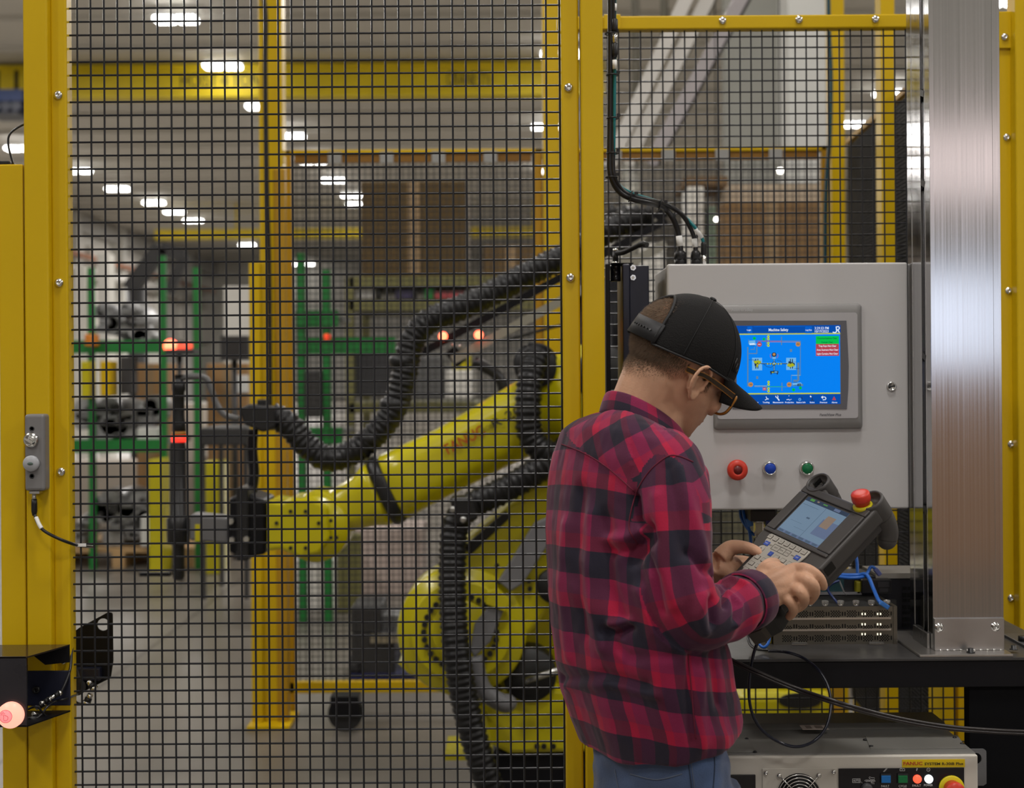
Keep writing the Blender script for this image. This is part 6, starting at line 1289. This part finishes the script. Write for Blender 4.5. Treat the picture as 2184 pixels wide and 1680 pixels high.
# brim
bm = MB(); BA, BS = 32, 12; top = []
def brim(i, j):
    az = radians(-64+128*i/BA); s = j/BS; q = hc(cap_pt(az, 0.0, 1.0)); ca = cos(az*1.35 if abs(az*1.35) < pi/2 else pi/2)
    f = q[0]+s*(.097*max(0, ca)**.55); r = q[1]*(1-.10*s); u = q[2]+.004-s*.004-.010*s*s-.30*(abs(q[1])**2)/.088*s*1.5
    return f, r, u
for j in range(BS+1): top.append([H(*brim(i, j)) for i in range(BA+1)])
fl = [p for r_ in top for p in r_]; bm.add(fl, [(j*(BA+1)+i, j*(BA+1)+i+1, (j+1)*(BA+1)+i+1, (j+1)*(BA+1)+i) for j in range(BS) for i in range(BA)], True)
br = bm.build('brim', capm, man, smooth=True); so = br.modifiers.new('solid', 'SOLIDIFY'); so.thickness = .0035; so.offset = 0
# glasses
gold = mat('amber_frame', (.42, .17, .02), .3); gdark = mat('dark_frame', (.03, .018, .010), .25)
gl = []
hinge = {s: H(.089, s*.070, .012) for s in (-1, 1)}
tm = MB()
first_t = None
for s in (-1, 1):
    pts = spl([H(-.040, s*.084, .0135), H(-.022, s*.087, .0150), H(0, s*.086, .0185), H(.04, s*.080, .0165), hinge[s]], 5)
    rr_ = MB()
    def slabt(m_, w, h):
        rings = []
        for i, p in enumerate(pts):
            d = (pts[min(i+1, len(pts)-1)]-pts[max(0, i-1)]).normalized(); hh = h*(1.2 if i < 6 else .85+.5*(i/len(pts))); up_ = (hu-d*hu.dot(d)).normalized(); rg = d.cross(up_)
            rings.append([p+up_*hh+rg*w, p+up_*hh-rg*w, p-up_*hh-rg*w, p-up_*hh+rg*w])
        m_.loft(rings, smooth=False)
    slabt(rr_, .0010, .0042); te = rr_.build('glasses_temple', gold, man)
    r2 = MB(); slabt(r2, .0016, .0031); r2.build('temple_inlay', gdark, te)
fm = MB(); lens = []
glass = mat('spectacle_glass', (.9, .92, .95), .03, trans=.95, ior=1.45, alpha=.35)
for s in (-1, 1):
    sh_ = [(.008, .013), (.040, .017), (.066, .014), (.068, 0), (.062, -.020), (.045, -.029), (.024, -.028), (.010, -.014)]
    ring_ = spl([H(.098-.10*(abs(r)-.01)**2*14*.2-.000, s*r, u) for r, u in sh_], 4, closed=True)
    o1 = MB().tube(ring_, .0024, 8, closed=True).build('glasses_rim', gold, man)
    MB().tube([p+hf*.0018 for p in ring_], .0021, 8, closed=True).build('rim_front', gdark, o1)
    MB().add(ring_, [list(range(len(ring_)))]).build('lens', glass, o1)
MB().tube(spl([H(.099, -.010, .004), H(.104, 0, .008), H(.099, .010, .004)], 4), .0024, 8).build('glasses_bridge', gold, man)
# ---- shirt ----
S_ = MB()
S_.loft([tring(i) for i in range(len(TR))])
slR = [(P(1385, 965, 2.52), .045), (P(1420, 990, 2.475), .062), (P(1436, 1050, 2.445), .0635), (P(1442, 1130, 2.43), .0625), (P(1446, 1210, 2.42), .061), (P(1462, 1280, 2.415), .059), (P(1490, 1318, 2.42), .0545), (P(1530, 1312, 2.45), .0525), (P(1562, 1296, 2.475), .0500), (P(1588, 1282, 2.50), .0485), (P(1598, 1278, 2.512), .0490)]
slL = [(P(1345, 965, 2.60)-Rv*.10, .045), (P(1350, 1000, 2.60)-Rv*.145, .060), (P(1362, 1080, 2.62)-Rv*.16, .060), (P(1385, 1200, 2.77), .058), (P(1412, 1300, 2.80), .055), (P(1440, 1292, 2.80), .050), (P(1468, 1262, 2.78), .046), (P(1490, 1242, 2.76), .044)]
def resamp(lst, k=5):
    ps = spl([p for p, r in lst], k); rs = [V((r, 0, 0)) for p, r in lst]; rs = [q.x for q in spl(rs, k)]; return ps, rs
def sleeve(lst):
    ps, rs = resamp(lst); rings = []; t_ = None
    for i, p in enumerate(ps):
        d = (ps[min(i+1, len(ps)-1)]-ps[max(i-1, 0)]).normalized()
        t_ = d.orthogonal().normalized() if t_ is None else (t_-d*t_.dot(d)).normalized(); q = d.cross(t_)
        rings.append([p+(t_*cos(2*pi*k/28)+q*sin(2*pi*k/28))*rs[i] for k in range(28)])
    S_.loft(rings); return ps, rs
spR, rsR = sleeve(slR); spL, rsL = sleeve(slL)
shirt_me = remesh(S_, .0042, 9, .5)
# fabric coordinates and folds
planes = []
for i in range(len(TR)):
    py, px, a, b, tl_ = TR[i]; tl_ = radians(tl_ if i > 2 else 8+i); planes.append((P(px, py, YM), UP*cos(tl_)+Fv*sin(tl_), (a, b)))
cum = [0]
for i in range(1, len(planes)): cum.append(cum[-1]+(planes[i][0]-planes[i-1][0]).length)
def torso_uv(p):
    s = [(p-c).dot(n) for c, n, ab in planes]; v_ = None
    for i in range(len(s)-1):
        if s[i] >= 0 > s[i+1]: k = s[i]/(s[i]-s[i+1]); v_ = cum[i]+k*(cum[i+1]-cum[i]); c = planes[i][0].lerp(planes[i+1][0], k); ab = (planes[i][2][0]*(1-k)+planes[i+1][2][0]*k, planes[i][2][1]*(1-k)+planes[i+1][2][1]*k); break
    if v_ is None:
        if s[0] < 0: v_ = s[0]; c = planes[0][0]; ab = planes[0][2]
        else: v_ = cum[-1]+s[-1]; c = planes[-1][0]; ab = planes[-1][2]
    d = p-c; x = d.dot(Rv); y = d.dot(Fv); th = atan2(x/ab[0], -y/ab[1]); rad = sqrt((x/ab[0])**2+(y/ab[1])**2)
    return th*.197, v_, rad
def arm_uv(p, ps, rs):
    best = (1e9, 0, 0); L_ = 0; best_p = None
    for i in range(len(ps)-1):
        a, b = ps[i], ps[i+1]; ab = b-a; l = ab.length; t_ = max(0, min(1, (p-a).dot(ab)/(l*l))); q = a+ab*t_; d = (p-q).length/(rs[i]*(1-t_)+rs[i+1]*t_)
        if d < best[0]: best = (d, L_+l*t_, i); best_p = q
        L_ += l
    i = best[2]; d = (ps[i+1]-ps[i]).normalized(); e = V((0, -1, 0)); e = (e-d*e.dot(d)).normalized(); g = d.cross(e); w_ = p-best_p
    return atan2(w_.dot(g), w_.dot(e))*.060, best[1], best[0]
ax0 = (P(1436, 1050, 2.445)-P(1448, 1200, 2.42)).normalized(); spU = [P(1436, 1050, 2.445)+ax0*.16]+[p for p in spR if (p-P(1436, 1050, 2.445)).dot(ax0) < 0]; rsU = [.064]+rsR[-(len(spU)-1):]
info = []
for v_ in shirt_me.vertices:
    tu, tv, tr = torso_uv(v_.co); au, av, ar = arm_uv(v_.co, spU, rsU); bu, bv_, br_ = arm_uv(v_.co, spL, rsL)
    info.append((tu, tv, tr, au, av, ar, bu, bv_, br_))
import numpy as np
ed = np.array([list(e.vertices) for e in shirt_me.edges]); A_ = np.array(info)
for it in range(30):
    for c_ in (3, 4):
        df = A_[ed[:, 1], c_]-A_[ed[:, 0], c_]; ok = (np.abs(df) < .06) & (A_[ed[:, 0], 5] < 1.35) & (A_[ed[:, 1], 5] < 1.35); sm_ = np.zeros(len(A_)); ct_ = np.zeros(len(A_))
        np.add.at(sm_, ed[ok, 0], df[ok]); np.add.at(sm_, ed[ok, 1], -df[ok]); np.add.at(ct_, ed[ok, 0], 1); np.add.at(ct_, ed[ok, 1], 1)
        A_[:, c_] += .6*sm_/np.maximum(ct_, 1)
info = [tuple(r) for r in A_.tolist()]
def seg(p, a, b):
    ab = b-a; t_ = max(0, min(1, (p-a).dot(ab)/ab.length_squared)); return (p-a-ab*t_).length, t_
bv0 = BVHTree.FromPolygons([v_.co for v_ in shirt_me.vertices], [list(p_.vertices) for p_ in shirt_me.polygons])
folds = []                                   # (polyline on cloth, width, depth)
def fold(pxs, w_, dp):
    pts = [hit(bv0, x, y, 0) for x, y in pxs]; pts = [p for p in pts if p is not None]
    if len(pts) > 1: folds.append((pts, w_, dp))
fold([(1385, 1128), (1368, 1160), (1352, 1190)], .012, -.016)            # armpit hollow
fold([(1356, 1060), (1362, 1110), (1385, 1145)], .007, -.010)            # armhole groove
fold([(1395, 1150), (1340, 1175), (1300, 1178)], .010, -.007); fold([(1380, 1128), (1330, 1148), (1290, 1150)], .010, .006)
fold([(1345, 1338), (1320, 1350), (1290, 1345)], .008, -.009); fold([(1345, 1326), (1305, 1330)], .008, .007)
fold([(1290, 1110), (1300, 1250), (1330, 1330)], .016, -.008); fold([(1240, 1050), (1232, 1200), (1245, 1350)], .016, -.006); fold([(1262, 1100), (1262, 1250), (1285, 1380)], .014, .005)
fold([(1210, 1120), (1200, 1250), (1215, 1400)], .014, .004)
fold([(1200, 1445), (1290, 1440), (1380, 1462)], .010, -.006); fold([(1210, 1460), (1300, 1456), (1400, 1480)], .010, .005)
fold([(1450, 1385), (1400, 1345), (1370, 1260)], .014, .008); fold([(1470, 1400), (1465, 1480), (1475, 1580)], .006, -.004)
fold([(1300, 1360), (1340, 1400), (1440, 1395)], .010, -.005); fold([(1500, 1440), (1490, 1520), (1500, 1590)], .012, .005); fold([(1520, 1400), (1535, 1500)], .01, -.005)
fold([(1525, 1235), (1540, 1252), (1545, 1290)], .006, -.010); fold([(1528, 1240), (1515, 1280), (1520, 1330)], .007, -.007); fold([(1545, 1245), (1565, 1280), (1568, 1320)], .007, -.006)
fold([(1536, 1240), (1560, 1235), (1585, 1245)], .006, .005); fold([(1555, 1260), (1580, 1290), (1570, 1330)], .006, .006); fold([(1500, 1270), (1490, 1310), (1505, 1350)], .010, .006)
fold([(1400, 1060), (1410, 1200), (1440, 1290)], .012, .005); fold([(1445, 1000), (1470, 1080), (1500, 1190)], .012, .006); fold([(1428, 1000), (1440, 1080), (1460, 1180)], .012, -.006); fold([(1470, 1180), (1500, 1215), (1520, 1220)], .008, -.006)
fold([(1375, 1170), (1400, 1230), (1410, 1300)], .010, -.006)
N3 = noise.noise
newco = []
for v_, (tu, tv, tr, au, av, ar, bu, bv_, br_) in zip(shirt_me.vertices, info):
    p = v_.co; n = v_.normal; d = 0
    w_ = N3(V((p.x*3, p.y*3, p.z*2)))
    if ar < 1.12: d += .0035*N3(V((au*26, av*9+3, w_*1.5)))+.0016*N3(V((au*50, av*30, 7)))+.0035*sin(av*95+au*22+3*w_)*math.exp(-((av-.46)/.07)**2)
    else: d += .0075*N3(V((tu*11, tv*4.5, w_)))+.0030*N3(V((tu*8+tv*9, tv*22, 5)))*1.0+.0010*N3(V((tu*60, tv*40, 2)))
    for pts, fw, fd in folds:
        if (p-pts[0]).length > .30: continue
        m_ = min(seg(p, pts[i], pts[i+1])[0] for i in range(len(pts)-1))
        if m_ < fw*3: d += 1.45*fd*math.exp(-(m_/fw)**2)
    newco.append(p+n*max(d, -.017))
oc = [v_.co.copy() for v_ in shirt_me.vertices]
for v_, c in zip(shirt_me.vertices, newco): v_.co = c
uvl = shirt_me.uv_layers.new(name='cloth'); YV = cum[9]+.012
ap = [hit(bv0, *q, 0) for q in ((1357, 1048), (1428, 973), (1347, 1112))]; apn = (ap[1]-ap[0]).cross(ap[2]-ap[0]).normalized(); apn = apn if apn.dot(Rv) > 0 else -apn
yk = [hit(bv0, *q, 0) for q in ((1204, 950), (1290, 994), (1352, 1047))]; ykn = (yk[2]-yk[0]).cross(UP.cross(yk[2]-yk[0])).normalized(); ykn = ykn if ykn.z > 0 else -ykn
vn = {}
for p_ in shirt_me.polygons:
    T_ = [info[i] for i in p_.vertices]; n_ = len(T_); c0_ = sum((oc[i] for i in p_.vertices), V((0, 0, 0)))/n_
    ar = sum(x[5] for x in T_)/n_; br_ = sum(x[8] for x in T_)/n_; tr = sum(x[2] for x in T_)/n_; tv = sum(x[1] for x in T_)/n_; tu = sum(x[0] for x in T_)/n_
    is_arm = (ar < 1.9 and (c0_-ap[0]).dot(apn) > 0) if c0_.z > ap[2].z else (ar < 1.14 and (tr > 1.04 or ar < .97))
    is_armL = br_ < 1.14 and (tr > 1.04) and sum(x[7] for x in T_)/n_ > .035
    is_yoke = (c0_-yk[1]).dot(ykn) > 0 and c0_.z > yk[2].z-.02
    for li, vi in zip(p_.loop_indices, p_.vertices):
        x = info[vi]
        if is_arm: u_, w_ = x[3]+.31, -x[4]+1.016
        elif is_armL: u_, w_ = x[6], -x[7]
        else:
            u_, w_ = x[0], (x[1]-cum[7]-.011)*1.28+cum[7]-.03
            if abs(u_-tu) > .35: u_ += .197*2*pi*(1 if tu > u_ else -1)
            if is_yoke: a_ = .62; u_, w_ = u_*cos(a_)+w_*sin(a_)+.02, -u_*sin(a_)+w_*cos(a_)
        uvl.data[li].uv = (u_, w_)
def plaid():
    m = bpy.data.materials.new('plaid_flannel'); m.use_nodes = True; nt = m.node_tree; N = nt.nodes; L = nt.links; b = N['Principled BSDF']
    uv = N.new('ShaderNodeUVMap'); uv.uv_map = 'cloth'; sp = N.new('ShaderNodeSeparateXYZ'); 
    nz = N.new('ShaderNodeTexNoise'); nz.inputs['Scale'].default_value = 60; mxv = N.new('ShaderNodeMix'); mxv.data_type = 'VECTOR'; mxv.inputs['Factor'].default_value = .0012
    L.new(uv.outputs[0], mxv.inputs[4]); L.new(nz.outputs[1], mxv.inputs[5]); L.new(uv.outputs[0], nz.inputs[0]); L.new(mxv.outputs[1], sp.inputs[0])
    def stripes(sock, period, off, stops):
        a = N.new('ShaderNodeMath'); a.operation = 'MULTIPLY_ADD'; a.inputs[1].default_value = 1/period; a.inputs[2].default_value = off; L.new(sock, a.inputs[0])
        f = N.new('ShaderNodeMath'); f.operation = 'FRACT'; L.new(a.outputs[0], f.inputs[0])
        r = N.new('ShaderNodeValToRGB'); r.color_ramp.interpolation = 'CONSTANT'; e = r.color_ramp.elements; e[0].position = 0; e[0].color = (*stops[0][1], 1); e[1].position = stops[1][0]; e[1].color = (*stops[1][1], 1)
        for pos, c in stops[2:]: q = e.new(pos); q.color = (*c, 1)
        L.new(f.outputs[0], r.inputs[0]); return r.outputs[0]
    NV = (.007, .013, .023); CR_ = (.205, .014, .062); RD = (.37, .009, .042); NX = (.030, .017, .032)
    a = stripes(sp.outputs['X'], .080, 5.30, [(0, NX), (.40, RD), (.62, CR_)])
    c = stripes(sp.outputs['Y'], .131, 5.42, [(0, NV), (.42, RD), (.66, CR_)])
    ml = N.new('ShaderNodeMix'); ml.data_type = 'RGBA'; ml.blend_type = 'MULTIPLY'; ml.inputs['Factor'].default_value = 1; L.new(a, ml.inputs['A']); L.new(c, ml.inputs['B'])
    mx = N.new('ShaderNodeGamma'); mx.inputs[1].default_value = .5; L.new(ml.outputs['Result'], mx.inputs[0]); av = N.new('ShaderNodeMix'); av.data_type = 'RGBA'; av.inputs['Factor'].default_value = .5; L.new(a, av.inputs['A']); L.new(c, av.inputs['B']); gm = N.new('ShaderNodeMix'); gm.data_type = 'RGBA'; gm.inputs['Factor'].default_value = .2; L.new(mx.outputs[0], gm.inputs['A']); L.new(av.outputs['Result'], gm.inputs['B'])
    n2 = N.new('ShaderNodeTexNoise'); n2.inputs['Scale'].default_value = 900; n2.inputs['Detail'].default_value = 2; mp = N.new('ShaderNodeMapping'); mp.inputs['Scale'].default_value = (1, .35, 1); L.new(uv.outputs[0], mp.inputs[0]); L.new(mp.outputs[0], n2.inputs[0])
    r = N.new('ShaderNodeMapRange'); r.inputs[3].default_value = .75; r.inputs[4].default_value = 1.3; L.new(n2.outputs[0], r.inputs[0]); hs = N.new('ShaderNodeHueSaturation'); L.new(gm.outputs['Result'], hs.inputs['Color']); L.new(r.outputs[0], hs.inputs['Value']); L.new(hs.outputs[0], b.inputs['Base Color'])
    bp = N.new('ShaderNodeBump'); bp.inputs['Strength'].default_value = .25; bp.inputs['Distance'].default_value = .001; L.new(n2.outputs[0], bp.inputs['Height']); L.new(bp.outputs[0], b.inputs['Normal'])
    b.inputs['Roughness'].default_value = .8; b.inputs['Specular IOR Level'].default_value = .2; b.inputs['Sheen Weight'].default_value = .25; b.inputs['Sheen Roughness'].default_value = .5; b.inputs['Sheen Tint'].default_value = (.8, .55, .6, 1)
    return m
pl = plaid()
shirt = place(shirt_me, 'shirt', pl, man); shirt['label'] = 'red, crimson and navy plaid shirt'
sb = bvh_of(shirt); seam_m = mat('seam_crimson', (.13, .010, .030), .85)
def seamline(pxs, r, name, par, bv, m_):
    pts = [hit(bv, x, y, .0006) for x, y in [(q.x, q.y) for q in spl([V((x, y, 0)) for x, y in pxs], 8)]]; pts = [p for p in pts if p is not None]
    if len(pts) > 2: MB().tube(pts, r, 6).build(name, m_, par)
seamline([(1198, 947), (1250, 968), (1300, 1000), (1353, 1048)], .0011, 'seam', shirt, sb, seam_m)
seamline([(1478, 985), (1445, 972), (1420, 975), (1385, 1005), (1358, 1048), (1345, 1095), (1343, 1130), (1360, 1160)], .0012, 'seam', shirt, sb, seam_m)
seamline([(1467, 1395), (1473, 1450), (1478, 1510), (1484, 1575)], .0011, 'seam', shirt, sb, seam_m)
# collar: stand and fall around the neck, with plaid cloth coordinates
def cring(px, py, a, b, tl_, Y=2.60, n=40, gap=0):
    c = P(px, py, Y); tl_ = radians(tl_); f_ = Fv*cos(tl_)-UP*sin(tl_); return [c+f_*b*cos(2*pi*i/n)+Rv*a*sin(2*pi*i/n) for i in range(n)]
rings = [cring(1377, 893, .066, .081, 33), cring(1376, 885, .069, .086, 33), cring(1376, 889, .073, .090, 33), cring(1376, 906, .079, .095, 33), cring(1377, 926, .085, .100, 32), cring(1377, 938, .088, .102, 32), cring(1378, 940, .083, .097, 32), cring(1378, 919, .073, .086, 32), cring(1377, 893, .066, .081, 33)]
cb_ = MB().loft(rings, cap=False); co = cb_.build('collar', pl, man, smooth=True); me = co.data; ul = me.uv_layers.new(name='cloth')
cumr = [0]
for i in range(1, len(rings)): cumr.append(cumr[-1]+(rings[i][0]-rings[i-1][0]).length)
for p_ in me.polygons:
    for li, vi in zip(p_.loop_indices, p_.vertices):
        i = vi % 40; r_ = vi//40; i = 40 if (i == 0 and max(x % 40 for x in p_.vertices) == 39) else i
        ul.data[li].uv = (i*.0125+.012, cumr[r_]*.9+.044)
co.modifiers.new('sub', 'SUBSURF').render_levels = 1
# cuff: turned-back sleeve end
d_ = (spR[-1]-spR[-6]).normalized(); c_ = spR[-1]
rg = [ringat(c_+d_*x, d_, r, r*1.02, UP, 32) for x, r in ((-.030, .0500), (-.028, .0535), (-.012, .0540), (.006, .0530), (.014, .0515), (.0155, .0485), (.010, .0460), (-.012, .0400))]
cf = MB().loft(rg, cap=False).build('cuff', pl, man, smooth=True); me = cf.data; ul = me.uv_layers.new(name='cloth')
for p_ in me.polygons:
    for li, vi in zip(p_.loop_indices, p_.vertices):
        i = vi % 32; r_ = vi//32; i = 32 if (i == 0 and max(x % 32 for x in p_.vertices) == 31) else i
        ul.data[li].uv = (i*.0101+.02, r_*.008+.07)
# ---- jeans and shoes ----
den = mat('blue_denim', (.045, .075, .155), .8, var=.5, vs=9, bump=.5, bs=500, sheen=.2)
J = MB()
hc0 = P(1424, 1640, YM); hx, hy = hc0.x, hc0.y
def jr(z, dx, a, b, n=40):
    c = V((hx, hy, z))+Fv*dx; return [c+Fv*b*cos(2*pi*i/n)+Rv*a*sin(2*pi*i/n) for i in range(n)]
zt_ = P(1432, 1535, YM).z
J.loft([jr(zt_+.05, -.03, .145, .092), jr(zt_, -.026, .150, .096), jr(zt_-.05, -.018, .152, .100), jr(zt_-.10, -.018, .155, .102), jr(zt_-.15, -.018, .153, .100), jr(zt_-.19, -.014, .14, .085)])
for s in (-1, 1):
    pts = [(zt_-.10, .080, .068, .088), (zt_-.22, .084, .072, .088), (zt_-.38, .090, .066, .076), (.48, .095, .060, .064), (.30, .10, .058, .060), (.12, .10, .056, .058), (.05, .10, .060, .066)]
    J.loft([[V((hx, hy, z))+Rv*s*o_+Fv*(b*cos(2*pi*i/28)+.0)+Rv*a*sin(2*pi*i/28) for i in range(28)] for z, o_, a, b in pts])
jm = remesh(J, .0065, 6, .5)
for v_ in jm.vertices: v_.co += v_.normal*(.007*N3(V((v_.co.x*9, v_.co.y*9, v_.co.z*22)))+.004*N3(v_.co*30))
jeans = place(jm, 'jeans', den, man)
jb = bvh_of(jeans); th = mat('denim_seam', (.10, .12, .17), .8); th2 = mat('denim_dark', (.018, .03, .06), .8)
seamline([(1462, 1590), (1470, 1640), (1476, 1690)], .0012, 'seam', jeans, jb, th2); seamline([(1468, 1590), (1476, 1640), (1482, 1690)], .0008, 'seam', jeans, jb, th)
seamline([(1312, 1640), (1322, 1700)], .0010, 'pocket_edge', jeans, jb, th); seamline([(1345, 1650), (1400, 1662), (1455, 1650)], .0010, 'pocket_edge', jeans, jb, th); seamline([(1520, 1580), (1524, 1630), (1520, 1690)], .0010, 'seam', jeans, jb, th2); seamline([(1525, 1582), (1540, 1588), (1566, 1578)], .0010, 'pocket_edge', jeans, jb, th)
for s in (-1, 1):
    c = V((hx, hy, 0))+Rv*s*.10
    MB().loft([[c+Fv*(f0+(f1-f0)*(.5+.5*cos(2*pi*i/24)))+Rv*w_*sin(2*pi*i/24)+V((0, 0, z)) for i in range(24)] for z, f0, f1, w_ in ((0, -.10, .19, .050), (.025, -.10, .192, .052), (.05, -.095, .17, .046), (.085, -.085, .08, .040), (.12, -.07, .06, .042))]).build('shoe', mat('dark_brown_leather', (.03, .02, .014), .5), man)
